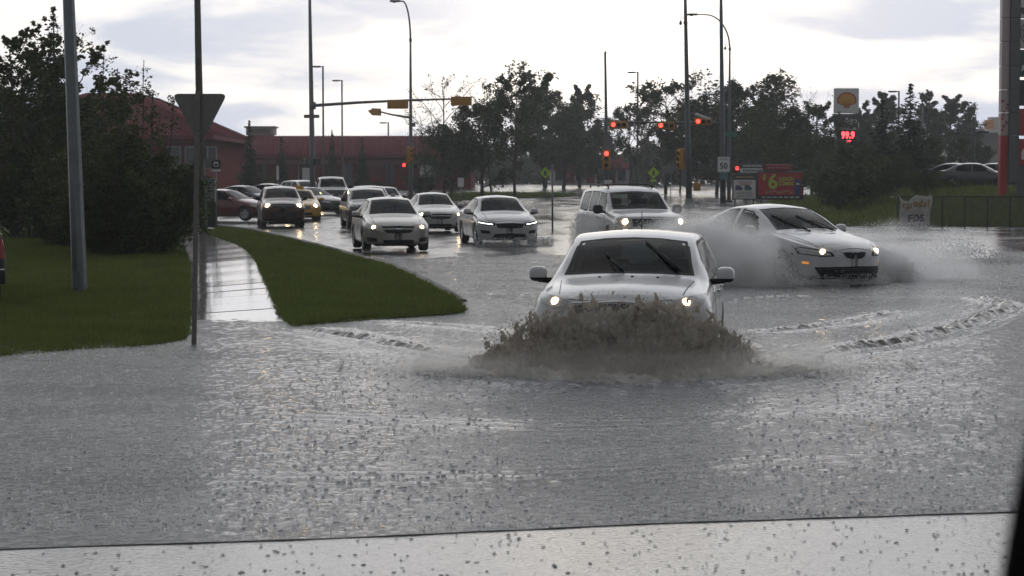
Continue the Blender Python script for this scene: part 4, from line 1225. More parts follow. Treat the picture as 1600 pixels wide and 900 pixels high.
def mirror_pts(poly): return [(-a, b) for a, b in poly]
def build_car(name, label, cat, loc, yaw, P, pm, group='vehicles on the flooded street', detail=2, lamps='on', roll=0.0, pitch=0.0):
    o = thing(name, label, cat, loc, yaw, group)
    o.rotation_euler = (pitch, roll, yaw)
    L, W = P['L'], P['W']
    B = Body(P)
    rw = P.get('rw', .33); tf, tr = P['axles']
    for tw in (tf, tr): B.arch(tw, rw, rw + .055)
    wins = []
    ws = P['windshield']
    wf, wg = B.window('front', ws['bot'], ws['top'], 16, 8, .035, ws['t'])
    wins.append(('windshield', wf, wg))
    for side in ('left', 'right'):
        for (bot, top) in P['side_windows']:
            a, b = B.window(side, bot, top, 8, 6, .028)
            wins.append(('side_window', a, b))
    if P.get('rear_window'):
        rwn = P['rear_window']
        a, b = B.window('rear', rwn['bot'], rwn['top'], 10, 6, .04, rwn['t'])
        wins.append(('rear_window', a, b))
    body = link('body', B.shell(pm), o)
    for nm, a, b in wins:
        f = a.build(nm, TRIM, o)
        b.build('pane', GLASS, f)
    # arch lips, wheel wells and wheels
    wy = W / 2 - .115
    for tw in (tf, tr):
        for sd in ('left', 'right'):
            lip = MB()
            pts_in = []
            for k in range(25):
                th = math.pi * (-.08 + 1.16 * k / 24)
                q = []
                for rr in (rw + .035, rw + .075):
                    a_ = tw + math.cos(th) * rr; b_ = max(P['zbot'][2][1] + .01, rw + math.sin(th) * rr)
                    p, n = B.hit(sd, a_, b_)
                    q.append(p + n * .008)
                pts_in.append(q)
            sx = 1 if sd == 'right' else -1
            vs = [p for q in pts_in for p in (q[0] - Vector((sx * .06, 0, 0)), q[0], q[1])]
            lip.add(vs, [(i * 3 + a_, i * 3 + a_ + 1, i * 3 + a_ + 4, i * 3 + a_ + 3) for i in range(24) for a_ in (0, 1)], True)
            lip.build('wheel_arch', P.get('arch_mat', pm), o)
    well = MB()
    zb_ = P['zbot'][2][1]
    well.box((0, 0, zb_ + .02), (W * .66, L * .92, .05))
    for tw in (tf, tr):
        well.box((0, tw - L / 2, .42), (W * .62, 2 * rw + .1, .55))
    well.build('underbody', TRIM, o)
    tyre = MB(); tw_ = .105
    tyre.lathe([(rw * .64, -tw_), (rw * .90, -tw_ - .008), (rw * .985, -tw_ * .8), (rw, -tw_ * .5), (rw, tw_ * .5), (rw * .985, tw_ * .8), (rw * .90, tw_ + .008), (rw * .64, tw_), (rw * .6, tw_ * .5), (rw * .6, -tw_ * .5)], (0, 0, 0), 'X', 28, True, True)
    tyre_me = tyre.mesh('wheel', RUBBER)
    rim = MB()
    rim.lathe([(rw * .66, .085), (rw * .66, .10), (rw * .58, .098), (rw * .56, .05), (rw * .56, -.08), (rw * .64, -.09)], (0, 0, 0), 'X', 24)
    nsp = P.get('spokes', 5)
    for k in range(nsp):
        th = 2 * math.pi * k / nsp
        M = Matrix.Rotation(th, 3, 'X')
        rim.box(M @ Vector((.082, 0, rw * .31)), (.025, .075, rw * .56), M=M)
    rim.lathe([(0, .105), (.05, .10), (.075, .085), (.075, .02)], (0, 0, 0), 'X', 12)
    rim.lathe([(0, -.03), (rw * .55, -.03)], (0, 0, 0), 'X', 16)
    rim_me = rim.mesh('rim', ALLOY)
    for tw in (tf, tr):
        for sx in (-1, 1):
            wh = link('wheel', tyre_me, o, (sx * wy, tw - L / 2, rw))
            wh.rotation_euler = (random.uniform(0, 2), 0, math.pi if sx < 0 else 0)
            link('rim', rim_me, wh)
    # doors, hood and other shut lines: a dark gap strip under a panel standing a few mm proud
    def panel(nm, view, bot, top, nu=10, nv=6, m=pm, gap=True, off=.0055, parent=o):
        poly = list(bot) + list(top); cx = (min(p[0] for p in poly) + max(p[0] for p in poly)) / 2; cz = (min(p[1] for p in poly) + max(p[1] for p in poly)) / 2
        hw = (max(p[0] for p in poly) - min(p[0] for p in poly)) / 2; hh = (max(p[1] for p in poly) - min(p[1] for p in poly)) / 2
        g = B.patch(view, bot, top, nu, nv, off)
        pn = B.solid(g, nu, nv, .006, view).build(nm, m, parent)
        if gap:
            k1, k2 = 1 + .010 / hw, 1 + .010 / hh
            sc = lambda ps: [(cx + (p[0] - cx) * k1, cz + (p[1] - cz) * k2) for p in ps]
            B.solid(B.patch(view, sc(bot), sc(top), nu, nv, .002), nu, nv, .004, view).build('shut_line', TRIM, pn)
        return pn
    if detail >= 2:
        for sd in ('left', 'right'):
            sx = 1 if sd == 'right' else -1
            for (bot, top, hx, hz) in P['doors']:
                d_ = panel('door', sd, bot, top, 10, 6)
                p, n = B.hit(sd, hx, hz)
                MB().bbox((p.x + sx * .022, p.y, p.z), (.035, .17, .028), .008).build('handle', P.get('handle_mat', pm), d_)
        if P.get('hood'):
            panel('hood', 'top', P['hood'][0], P['hood'][1], 12, 8)
    # face: grilles, intakes, lamps
    for it in P['face']:
        kind, bot, top = it[0], it[1], it[2]
        m = {'grille': TRIM, 'intake': TRIM, 'headlight': LAMP_CLEAR, 'fog_lamp': LAMP_CLEAR, 'turn_lamp': AMBER, 'chrome_bar': CHROME, 'trim_bar': pm, 'skid_plate': mat('silver_plastic', (.30, .30, .30), rough=.4), 'bumper': P.get('bumper_mat', pm), 'badge': CHROME, 'drl_strip': DRL, 'lamp_bezel': TRIM, 'marker_lamp': AMBERGLOW}[kind]
        off = it[3] if len(it) > 3 else .008
        sides = (1, -1) if (kind in ('headlight', 'fog_lamp', 'turn_lamp', 'drl_strip', 'lamp_bezel', 'marker_lamp') or (len(it) > 4 and it[4] == 'pair')) else (1,)
        for sx in sides:
            bb, tt = (bot, top) if sx == 1 else (mirror_pts(bot), mirror_pts(top))
            nu, nv = (10, 3) if detail >= 1 else (6, 2)
            pn = B.solid(B.patch('front', bb, tt, nu, nv, off), nu, nv, .03, 'front').build(kind, m, o)
            if kind in ('grille', 'intake') and detail >= 1:
                mbx = MB()
                nb = it[5] if len(it) > 5 else 3
                for k in range(1, nb + 1):
                    q = k / (nb + 1)
                    g = B.patch('front', [tuple(np.array(a) * (1 - q + .012) + np.array(b) * (q - .012)) for a, b in zip(bb, tt)], [tuple(np.array(a) * (1 - q - .02) + np.array(b) * (q + .02)) for a, b in zip(bb, tt)], 10, 1, off + .01)
                    B.solid(g, 10, 1, .02, 'front', mbx)
                mbx.build('slat', it[6] if len(it) > 6 else mat('dark_slat', (.045, .045, .047), rough=.35), pn)
            if kind == 'headlight':
                q = np.array(bb).mean(0) * .5 + np.array(tt).mean(0) * .5
                bi = P.get('bulb', (-.05, 0.0))
                p, n = B.hit('front', q[0] + bi[0] * sx, q[1] + bi[1])
                r = P.get('bulb_r', .055)
                gm = {'on': HEADGLOW, 'dim': HEADGLOW_SOFT, 'off': CHROME}[lamps]
                MB().lathe([(0, -.022), (r * .6, -.018), (r, 0), (r * 1.02, .03)], (p.x, p.y - .012, p.z), 'Y', 14).build('bulb', gm, pn)
    # tail lamps
    for it in P.get('tail_lamps', []):
        for sx in (1, -1):
            bb, tt = (it if sx == 1 else (mirror_pts(it[0]), mirror_pts(it[1])))
            B.solid(B.patch('rear', bb, tt, 6, 3, .008), 6, 3, .03, 'rear').build('tail_light', REDLENS, o)
    # mirrors
    mt, mz, mw = P['mirror']
    for sd, sx in (('right', 1), ('left', -1)):
        p, n = B.hit(sd, mt, mz - .03)
        c = Vector((p.x + sx * (.06 + mw * .5), p.y - .02, mz + .05))
        cap = bmesh.new(); bmesh.ops.create_uvsphere(cap, u_segments=16, v_segments=10, radius=1)
        vs = []
        for vv in cap.verts:
            q = vv.co
            e = lambda a_, k: math.copysign(abs(a_) ** k, a_)
            vs.append((e(q.x, .72) * mw * .52, e(q.y, .8) * (.09 if q.y < 0 else .05), e(q.z, .65) * P.get('mirror_h', .085)))
        cap.verts.index_update()
        fs = [[vv.index for vv in f.verts] for f in cap.faces]; fz = [sum(vv.co.z for vv in f.verts) / len(f.verts) for f in cap.faces]; cap.free()
        def compact(fl):
            ids = sorted({i for f in fl for i in f}); mp_ = {i: k_ for k_, i in enumerate(ids)}
            return [Vector(vs[i]) + c for i in ids], [tuple(mp_[i] for i in f) for f in fl]
        hi = [f for f, zc_ in zip(fs, fz) if zc_ > -.42]
        lo = [f for f in fs if f not in hi]
        mo = MB().add(*compact(hi), True).build('mirror', P.get('mirror_mat', pm), o)
        mb = MB().add(*compact(lo), True)
        mb.build('mirror_base', TRIM, mo)
        MB().tube([p - Vector((sx * .02, 0, 0)), c + Vector((0, 0, -.06))], [.035, .03], 8).build('mirror_arm', TRIM, mo)
        MB().add([c + Vector((a_ * mw * .42, .048, b_ * P.get('mirror_h', .085) * .75)) for a_, b_ in ((-1, -1), (1, -1), (1, 1), (-1, 1))], [(0, 1, 2, 3)]).build('mirror_glass', CHROME, mo)
    # cabin
    zc = P['cowl_z']; tc_ = P['cowl_t']; zf_ = zb_ + .12
    if detail >= 1:
        cab = MB()
        cab.box((0, tc_ + .22 - L / 2, zc - .16), (W * .70, .40, .22))
        cab.box((0, (tc_ + P['cab_end']) / 2 - L / 2, zf_), (W * .74, P['cab_end'] - tc_, .1))
        cab.build('dashboard', INTERIOR, o)
        roofz = P['head_z']
        for row, ty in enumerate((tc_ + 1.15, tc_ + 2.0)):
            if ty > P['cab_end'] - .1: break
            for sx in (-1, 1):
                st = MB()
                st.bbox((sx * .37, ty - .2 - L / 2, zf_ + .28), (.48, .5, .16), .05)
                st.bbox((sx * .37, ty + .09 - L / 2, zf_ + .62), (.46, .14, .62), .05, M=Matrix.Rotation(R(-10), 3, 'X'))
                st.bbox((sx * .37, ty + .17 - L / 2, min(roofz - .17, zf_ + 1.03)), (.26, .09, .17), .035)
                st.build('seat', INTERIOR, o)
        sw = MB()
        th = np.linspace(0, 2 * math.pi, 17)
        sw.tube([Vector((.37 + .17 * math.cos(a_), tc_ + .52 - L / 2 + .06 * math.sin(a_), zc - .02 + .16 * math.sin(a_))) for a_ in th], .014, 6, caps=False)
        sw.build('steering_wheel', TRIM, o)
        MB().bbox((0, ws['t'][1] - .12 - L / 2, roofz - .09), (.22, .03, .06), .012).build('inside_mirror', TRIM, o)
    # wipers
    for (a0, a1, b0, b1) in P.get('wipers', []):
        p0, n0 = B.hit('front', *a0); p1, n1 = B.hit('front', *a1)
        wp = MB()
        arm = [p0 + n0 * .03, p0.lerp(p1, .5) + n0 * .05, p1 + n1 * .03]
        wp.tube(arm, [.013, .010, .007], 6)
        bl = []
        for k in range(9):
            q = [b0[i] + (b1[i] - b0[i]) * k / 8 for i in (0, 1)]
            p, n = B.hit('front', *q); bl.append(p + n * .018)
        wp.tube(bl, .013, 5)
        wp.build('wiper', TRIM, o)
    return o, B

# ---- body plans
def sedan(**kw):
    W = kw.get('W', 1.79); h = W / 2
    P = dict(L=4.6, W=W, nose=(.75, 2.3), tail=(.5, 2.6), axles=(.92, 3.61), rw=.33,
      zt=[(0, .66), (.05, .715), (.18, .79), (.6, .90), (1.15, .985), (1.28, 1.015), (1.7, 1.22), (2.08, 1.40), (2.25, 1.445), (2.6, 1.475), (3.0, 1.46), (3.35, 1.40), (3.75, 1.22), (4.1, 1.08), (4.3, 1.06), (4.5, 1.0), (4.6, .82)],
      cr=[(0, .05), (.3, .07), (1.2, .05), (1.4, .045), (2.1, .05), (2.6, .07), (3.3, .06), (3.9, .04), (4.6, .05)],
      xr=[(0, h - .20), (.6, h - .17), (1.2, h - .155), (1.7, h - .26), (2.1, h - .315), (2.6, h - .30), (3.2, h - .32), (3.6, h - .28), (4.1, h - .17), (4.6, h - .16)],
      xb=[(0, h - .05), (1.2, h - .055), (2.5, h - .05), (4.0, h - .06), (4.6, h - .07)],
      zb=[(0, .56), (.3, .70), (.7, .80), (1.1, .88), (1.4, .915), (2.5, .935), (3.5, .985), (4.2, 1.0), (4.6, .78)],
      zbot=[(0, .28), (.12, .21), (.5, .19), (3.9, .21), (4.4, .26), (4.6, .40)], zm=.60,
      windshield=dict(bot=[(-.66, 1.0), (-.35, 1.02), (0, 1.025), (.35, 1.02), (.66, 1.0)], top=[(-.52, 1.375), (-.26, 1.40), (0, 1.41), (.26, 1.40), (.52, 1.375)], t=(1.15, 2.15)),
      rear_window=dict(bot=[(-.55, 1.12), (0, 1.14), (.55, 1.12)], top=[(-.48, 1.36), (0, 1.39), (.48, 1.36)], t=(3.2, 4.1)),
      side_windows=[([(1.62, .955), (2.05, .96), (2.5, .965)], [(1.78, 1.14), (2.12, 1.34), (2.5, 1.385)]), ([(2.6, .965), (3.1, .98), (3.5, 1.02)], [(2.6, 1.385), (3.0, 1.38), (3.38, 1.27)])],
      doors=[([(1.36, .30), (1.9, .27), (2.52, .27)], [(1.42, .86), (1.9, .90), (2.52, .91)], 2.38, .84), ([(2.56, .27), (2.9, .27), (3.16, .45)], [(2.56, .91), (3.0, .92), (3.42, .94)], 3.32, .86)],
      hood=([(-.60, .12), (-.3, .06), (0, .045), (.3, .06), (.60, .12)], [(-.66, 1.16), (-.3, 1.19), (0, 1.2), (.3, 1.19), (.66, 1.16)]),
      mirror=(1.66, .95, .22), cowl_z=1.0, cowl_t=1.18, cab_end=3.6, head_z=1.42,
      tail_lamps=[([(.5, .78), (.82, .78)], [(.5, .92), (.82, .94)])],
      face=[])
    P.update(kw); return P
def suv(**kw):
    W = kw.get('W', 1.84); h = W / 2
    P = dict(L=4.55, W=W, nose=(.6, 2.6), tail=(.35, 3.2), axles=(.93, 3.55), rw=.355,
      zt=[(0, .82), (.04, .90), (.15, .97), (.5, 1.06), (1.05, 1.14), (1.2, 1.175), (1.6, 1.385), (1.95, 1.545), (2.15, 1.595), (2.6, 1.64), (3.4, 1.64), (4.0, 1.60), (4.25, 1.52), (4.45, 1.20), (4.55, .9)],
      cr=[(0, .06), (.3, .07), (1.1, .055), (1.4, .045), (2.0, .05), (2.6, .06), (4.0, .06), (4.55, .04)],
      xr=[(0, h - .20), (.6, h - .17), (1.1, h - .165), (1.6, h - .22), (2.0, h - .255), (2.6, h - .245), (4.0, h - .26), (4.3, h - .2), (4.55, h - .12)],
      xb=[(0, h - .05), (1.2, h - .045), (2.5, h - .04), (4.2, h - .05), (4.55, h - .07)],
      zb=[(0, .72), (.3, .86), (.7, .95), (1.1, 1.02), (1.4, 1.04), (2.5, 1.06), (3.5, 1.08), (4.2, 1.10), (4.55, .85)],
      zbot=[(0, .36), (.12, .27), (.5, .24), (4.0, .26), (4.4, .32), (4.55, .45)], zm=.70,
      windshield=dict(bot=[(-.70, 1.155), (-.35, 1.175), (0, 1.18), (.35, 1.175), (.70, 1.155)], top=[(-.59, 1.51), (-.3, 1.545), (0, 1.555), (.3, 1.545), (.59, 1.51)], t=(1.05, 2.05)),
      rear_window=dict(bot=[(-.6, 1.16), (0, 1.17), (.6, 1.16)], top=[(-.54, 1.48), (0, 1.5), (.54, 1.48)], t=(3.9, 4.5)),
      side_windows=[([(1.52, 1.085), (1.95, 1.09), (2.42, 1.095)], [(1.66, 1.29), (2.0, 1.50), (2.42, 1.54)]), ([(2.52, 1.095), (2.95, 1.10), (3.36, 1.11)], [(2.52, 1.545), (2.95, 1.545), (3.36, 1.53)]), ([(3.46, 1.12), (3.8, 1.13), (4.12, 1.15)], [(3.46, 1.52), (3.75, 1.51), (4.02, 1.46)])],
      doors=[([(1.34, .36), (1.9, .33), (2.45, .33)], [(1.38, .98), (1.9, 1.02), (2.45, 1.03)], 2.30, .96), ([(2.49, .33), (2.8, .33), (3.08, .50)], [(2.49, 1.03), (2.95, 1.04), (3.38, 1.05)], 3.28, .98)],
      hood=([(-.62, .12), (-.3, .05), (0, .035), (.3, .05), (.62, .12)], [(-.70, 1.06), (-.3, 1.10), (0, 1.11), (.3, 1.10), (.70, 1.06)]),
      mirror=(1.55, 1.11, .19), mirror_h=.085, cowl_z=1.16, cowl_t=1.1, cab_end=4.2, head_z=1.58,
      tail_lamps=[([(.62, .85), (.86, .85)], [(.62, 1.1), (.84, 1.1)])],
      face=[])
    P.update(kw); return P
def shift_z(P, k):
    """scale a body plan's heights"""
    f = lambda q: (q[0], q[1] * k)
    for key in ('zt', 'zb', 'cr'): P[key] = [f(q) for q in P[key]]
    for key in ('windshield', 'rear_window'):
        if P.get(key):
            P[key] = dict(bot=[f(q) for q in P[key]['bot']], top=[f(q) for q in P[key]['top']], t=P[key]['t'])
    P['side_windows'] = [([f(q) for q in a], [f(q) for q in b]) for a, b in P['side_windows']]
    P['doors'] = [([f(q) for q in a], [f(q) for q in b], c, d * k) for a, b, c, d in P['doors']]
    P['mirror'] = (P['mirror'][0], P['mirror'][1] * k, P['mirror'][2]); P['cowl_z'] *= k; P['head_z'] *= k
    P['zm'] *= k
    P['face'] = [(it[0], [f(q) for q in it[1]], [f(q) for q in it[2]], *it[3:]) for it in P['face']]
    return P

PAINT_WHITE = paint('white', (.44, .445, .45))
PAINT_PEARL = paint('pearl', (.42, .42, .41), metal=.15)
PAINT_SILVER = paint('silver', (.36, .36, .355), metal=.5, rough=.3)
PAINT_CHAMPAGNE = paint('champagne_silver', (.34, .33, .31), metal=.5, rough=.3)
PAINT_BROWN = paint('dark_brown', (.055, .024, .013), metal=.2)  # dark body with the headlights' orange-brown reflections put into its colour
PAINT_MAROON = paint('maroon', (.10, .012, .016), metal=.2)
PAINT_TAXI = paint('taxi_yellow', (.46, .25, .02))
PAINT_CHAR = paint('charcoal', (.045, .046, .05), metal=.3)
PAINT_BLUE = paint('dark_blue', (.02, .026, .05), metal=.2)
PAINT_BLACK = paint('black', (.014, .014, .016))
PAINT_GREY = paint('grey', (.15, .155, .16), metal=.4)

ROAD_YAW = R(10)
def on_road(px, d, dz=0.0):
    x = X(px, d); return (x, d, float(ground_sheet_z(np.array(x), np.array(d))) + dz)

# 1 -- the white car ploughing through the deep water
P = suv(L=4.5, W=1.86, nose=(.5, 3.0), zb=[(0, .78), (.3, .92), (.7, 1.0), (1.1, 1.055), (1.4, 1.06), (2.5, 1.06), (3.5, 1.08), (4.2, 1.10), (4.55, .85)],
    zt=[(0, .86), (.04, .945), (.15, 1.015), (.5, 1.085), (1.05, 1.145), (1.2, 1.175), (1.6, 1.385), (1.95, 1.545), (2.15, 1.595), (2.6, 1.64), (3.4, 1.64), (4.0, 1.60), (4.25, 1.52), (4.45, 1.20), (4.55, .9)],
    xr=[(0, .78), (.6, .79), (1.1, .775), (1.6, .72), (2.0, .68), (2.6, .69), (4.0, .67), (4.3, .73), (4.55, .81)], wipers=[((.02, 1.17), (.28, 1.42), (.02, 1.47), (.46, 1.185)), ((-.50, 1.17), (-.22, 1.33), (-.08, 1.40), (-.34, 1.20))][:0] or
        [((.55, 1.175), (.32, 1.36), (.14, 1.50), (.52, 1.20)), ((-.10, 1.18), (-.22, 1.30), (-.27, 1.37), (-.06, 1.19))],
    bulb=(-.02, .0), bulb_r=.042,
    face=[('headlight', [(.55, .865), (.68, .855), (.83, .90)], [(.52, .93), (.68, .97), (.86, 1.0)]),
          ('grille', [(-.44, .80), (0, .79), (.44, .80)], [(-.47, .885), (0, .905), (.47, .885)], .008, '', 2),
          ('intake', [(-.5, .42), (0, .41), (.5, .42)], [(-.46, .66), (0, .67), (.46, .66)], .008, '', 4),
          ('chrome_bar', [(-.48, .90), (0, .92), (.48, .90)], [(-.48, .915), (0, .936), (.48, .915)], .012),
          ('fog_lamp', [(.62, .50), (.74, .50)], [(.62, .60), (.74, .60)])])
SUV_YAW = R(-8.0)
SUV_D = 19.35
_fr = Vector((X(968, SUV_D), SUV_D, 0))
_c = _fr + Vector((-math.sin(SUV_YAW) , math.cos(SUV_YAW), 0)) * (P['L'] / 2)
# heading is (sin yaw, -cos yaw): the middle lies half a length behind the front
white_suv, WB = build_car('suv_car', 'white car with wipers mid sweep pushing a brown bow wave through deep water', 'car', (_c.x, _c.y, -.27), SUV_YAW, P, PAINT_WHITE, pitch=R(-1.0), lamps='dim')
an = MB(); an.tube([(-.05, 1.5, 1.60), (-.05, 1.55, 1.85)], [.008, .004], 6); an.tube([(-.05, 1.48, 1.60), (-.05, 1.50, 1.63)], [.03, .015], 8); an.build('antenna', TRIM, white_suv)
for x_ in (-.3, .05, .32):
    p, n = WB.hit('top', x_, 1.04); MB().bbox((p.x, p.y, p.z + .008), (.03, .025, .02), .006).build('washer_nozzle', TRIM, white_suv)

# 2 -- white sedan throwing spray on the right
P = sedan(L=5.0, W=1.88, nose=(.95, 2.2), axles=(1.02, 3.86), rw=.335, bulb=(-.08, .012), bulb_r=.055,
    zt=[(0, .64), (.05, .69), (.2, .765), (.7, .875), (1.3, .965), (1.5, 1.0), (2.0, 1.23), (2.4, 1.38), (2.6, 1.42), (2.95, 1.445), (3.3, 1.43), (3.7, 1.34), (4.2, 1.16), (4.5, 1.09), (4.75, 1.06), (4.92, .98), (5.0, .8)],
    cr=[(0, .05), (.3, .07), (1.3, .05), (1.6, .045), (2.4, .05), (3.0, .07), (3.6, .06), (4.3, .04), (5.0, .05)],
    xr=[(0, .74), (.7, .77), (1.4, .785), (2.0, .69), (2.45, .62), (3.0, .62), (3.6, .62), (4.0, .68), (4.5, .77), (5.0, .77)],
    xb=[(0, .89), (1.4, .89), (3.0, .895), (4.5, .885), (5.0, .87)],
    zb=[(0, .56), (.3, .69), (.8, .80), (1.3, .87), (1.7, .90), (3.0, .93), (4.0, .98), (4.6, 1.0), (5.0, .76)],
    zbot=[(0, .27), (.12, .20), (.5, .18), (4.3, .2), (4.8, .26), (5.0, .4)],
    windshield=dict(bot=[(-.70, .99), (-.35, 1.01), (0, 1.015), (.35, 1.01), (.70, .99)], top=[(-.57, 1.345), (-.28, 1.37), (0, 1.38), (.28, 1.37), (.57, 1.345)], t=(1.3, 2.5)),
    rear_window=dict(bot=[(-.58, 1.14), (0, 1.16), (.58, 1.14)], top=[(-.5, 1.33), (0, 1.36), (.5, 1.33)], t=(3.5, 4.5)),
    side_windows=[([(1.95, .95), (2.4, .955), (2.85, .96)], [(2.12, 1.13), (2.45, 1.31), (2.85, 1.355)]), ([(2.95, .96), (3.4, .98), (3.85, 1.04)], [(2.95, 1.355), (3.35, 1.335), (3.72, 1.22)])],
    doors=[([(1.6, .30), (2.2, .27), (2.87, .27)], [(1.66, .85), (2.2, .89), (2.87, .90)], 2.7, .83), ([(2.91, .27), (3.2, .27), (3.42, .45)], [(2.91, .90), (3.35, .91), (3.8, .95)], 3.68, .86)],
    hood=([(-.6, .17), (-.3, .09), (0, .07), (.3, .09), (.6, .17)], [(-.72, 1.36), (-.3, 1.4), (0, 1.41), (.3, 1.4), (.72, 1.36)]),
    mirror=(2.0, .95, .21), cowl_t=1.45, cab_end=4.0, head_z=1.39,
    wipers=[((.42, 1.0), (.2, 1.2), (.0, 1.30), (.45, 1.02)), ((-.2, 1.0), (-.34, 1.22), (-.50, 1.31), (-.12, 1.02))],
    face=[('lamp_bezel', [(.40, .565), (.62, .555), (.88, .60)], [(.44, .63), (.64, .685), (.90, .73)], .004),
          ('headlight', [(.46, .58), (.64, .572), (.86, .61)], [(.49, .618), (.66, .665), (.87, .71)], .010),
          ('grille', [(.035, .52), (.13, .525), (.20, .555)], [(.035, .625), (.14, .632), (.25, .625)], .012, 'pair', 3),
          ('intake', [(-.62, .22), (0, .20), (.62, .22)], [(-.70, .375), (0, .39), (.70, .375)], .010, '', 4),
          ('marker_lamp', [(.77, .425), (.83, .43)], [(.77, .465), (.84, .47)], .010)])
GY = R(25); GD = 35.2
_fr = Vector((X(1338, GD), GD, 0)); _c = _fr - Vector((math.sin(GY), -math.cos(GY), 0)) * (P['L'] / 2)
shift_z(P, 1.06)
gp_car, GB = build_car('sedan_car', 'white sedan with a twin opening grille throwing up a cloud of spray', 'car', (_c.x, _c.y, -.05), GY, P, PAINT_WHITE, lamps='dim')

# 3 -- tall white car behind
P = suv(L=5.2, W=2.0, nose=(.5, 3.2), axles=(1.0, 4.05), rw=.39, bulb=(-.03, 0), bulb_r=.075,
    zt=[(0, 1.0), (.04, 1.06), (.15, 1.10), (.6, 1.17), (1.2, 1.225), (1.33, 1.25), (1.75, 1.50), (2.1, 1.72), (2.3, 1.80), (2.7, 1.865), (4.2, 1.87), (4.8, 1.83), (5.0, 1.72), (5.1, 1.3), (5.2, .95)],
    cr=[(0, .05), (1.1, .05), (1.6, .05), (2.2, .06), (4.8, .07), (5.2, .04)],
    xr=[(0, .86), (.6, .86), (1.2, .85), (1.75, .80), (2.2, .755), (3, .76), (4.8, .75), (5.0, .78), (5.2, .84)],
    xb=[(0, .96), (5.2, .94)],
    zb=[(0, .86), (.3, .98), (.8, 1.05), (1.2, 1.10), (1.6, 1.12), (4.8, 1.16), (5.2, .9)],
    zbot=[(0, .42), (.12, .34), (.5, .30), (4.6, .32), (5.0, .38), (5.2, .5)], zm=.74,
    windshield=dict(bot=[(-.78, 1.235), (0, 1.255), (.78, 1.235)], top=[(-.69, 1.69), (0, 1.73), (.69, 1.69)], t=(1.2, 2.25)),
    rear_window=dict(bot=[(-.66, 1.25), (0, 1.25), (.66, 1.25)], top=[(-.6, 1.66), (0, 1.68), (.6, 1.66)], t=(4.7, 5.15)),
    side_windows=[([(1.68, 1.165), (2.1, 1.17), (2.6, 1.17)], [(1.80, 1.38), (2.12, 1.66), (2.6, 1.72)]), ([(2.7, 1.17), (3.1, 1.17), (3.62, 1.175)], [(2.7, 1.72), (3.1, 1.73), (3.62, 1.73)]), ([(3.74, 1.18), (4.2, 1.19), (4.72, 1.20)], [(3.74, 1.73), (4.2, 1.72), (4.62, 1.69)])],
    doors=[([(1.5, .44), (2.1, .42), (2.64, .42)], [(1.52, 1.06), (2.1, 1.09), (2.64, 1.10)], 2.45, 1.02), ([(2.68, .42), (3.1, .42), (3.5, .55)], [(2.68, 1.10), (3.2, 1.11), (3.66, 1.12)], 3.5, 1.03)],
    hood=([(-.72, .1), (0, .04), (.72, .1)], [(-.80, 1.16), (0, 1.19), (.80, 1.16)]),
    mirror=(1.72, 1.19, .27), mirror_h=.12, mirror_mat=TRIM, cowl_z=1.24, cowl_t=1.22, cab_end=4.8, head_z=1.78,
    face=[('headlight', [(.62, .84), (.94, .86)], [(.62, 1.0), (.93, 1.0)]), ('grille', [(-.56, .80), (.56, .80)], [(-.58, 1.0), (.58, 1.0)], .01, '', 2, CHROME),
          ('intake', [(-.6, .5), (.6, .5)], [(-.6, .62), (.6, .62)], .008, '', 2)])
D3 = 51.0; Y3 = R(11)
_fr = Vector((X(1022, D3), D3, 0)); _c = _fr - Vector((math.sin(Y3), -math.cos(Y3), 0)) * 2.6
tall, TB = build_car('suv_car', 'tall white car with a black roof rack wading behind the foremost car', 'car', (_c.x, _c.y, -.07), Y3, P, PAINT_WHITE)
rk = MB()
for sx in (-1, 1): rk.tube([(sx * .62, -.1, 1.82), (sx * .63, 0, 1.90), (sx * .63, 2.0, 1.90), (sx * .62, 2.1, 1.82)], .025, 6)
for yy in (.3, 1.7): rk.box((0, yy, 1.915), (1.3, .05, .025))
rk.build('roof_rack', TRIM, tall)

# 4 -- silver compact sedan leading the queue
CRUZE_FACE = [('headlight', [(.53, .615), (.66, .60), (.85, .66)], [(.50, .665), (.66, .71), (.87, .775)]),
    ('grille', [(-.32, .52), (0, .50), (.32, .52)], [(-.41, .60), (0, .612), (.41, .60)], .012, '', 3),
    ('grille', [(-.43, .645), (0, .655), (.43, .645)], [(-.45, .685), (0, .70), (.45, .685)], .012, '', 1),
    ('badge', [(-.07, .61), (.07, .61)], [(-.07, .645), (.07, .645)], .02),
    ('intake', [(-.42, .25), (0, .24), (.42, .25)], [(-.40, .33), (0, .33), (.40, .33)], .010, '', 2),
    ('lamp_bezel', [(.56, .27), (.80, .28)], [(.58, .37), (.82, .40)], .006)]
P = sedan(face=CRUZE_FACE, bulb=(-.03, -.01), bulb_r=.05)
D4 = 51.8
cruze, _ = build_car('sedan_car', 'silver sedan with glowing headlights leading the queue beside the grass verge', 'car', on_road(608, D4 + 2.2, .01), ROAD_YAW, P, PAINT_CHAMPAGNE, lamps='on')
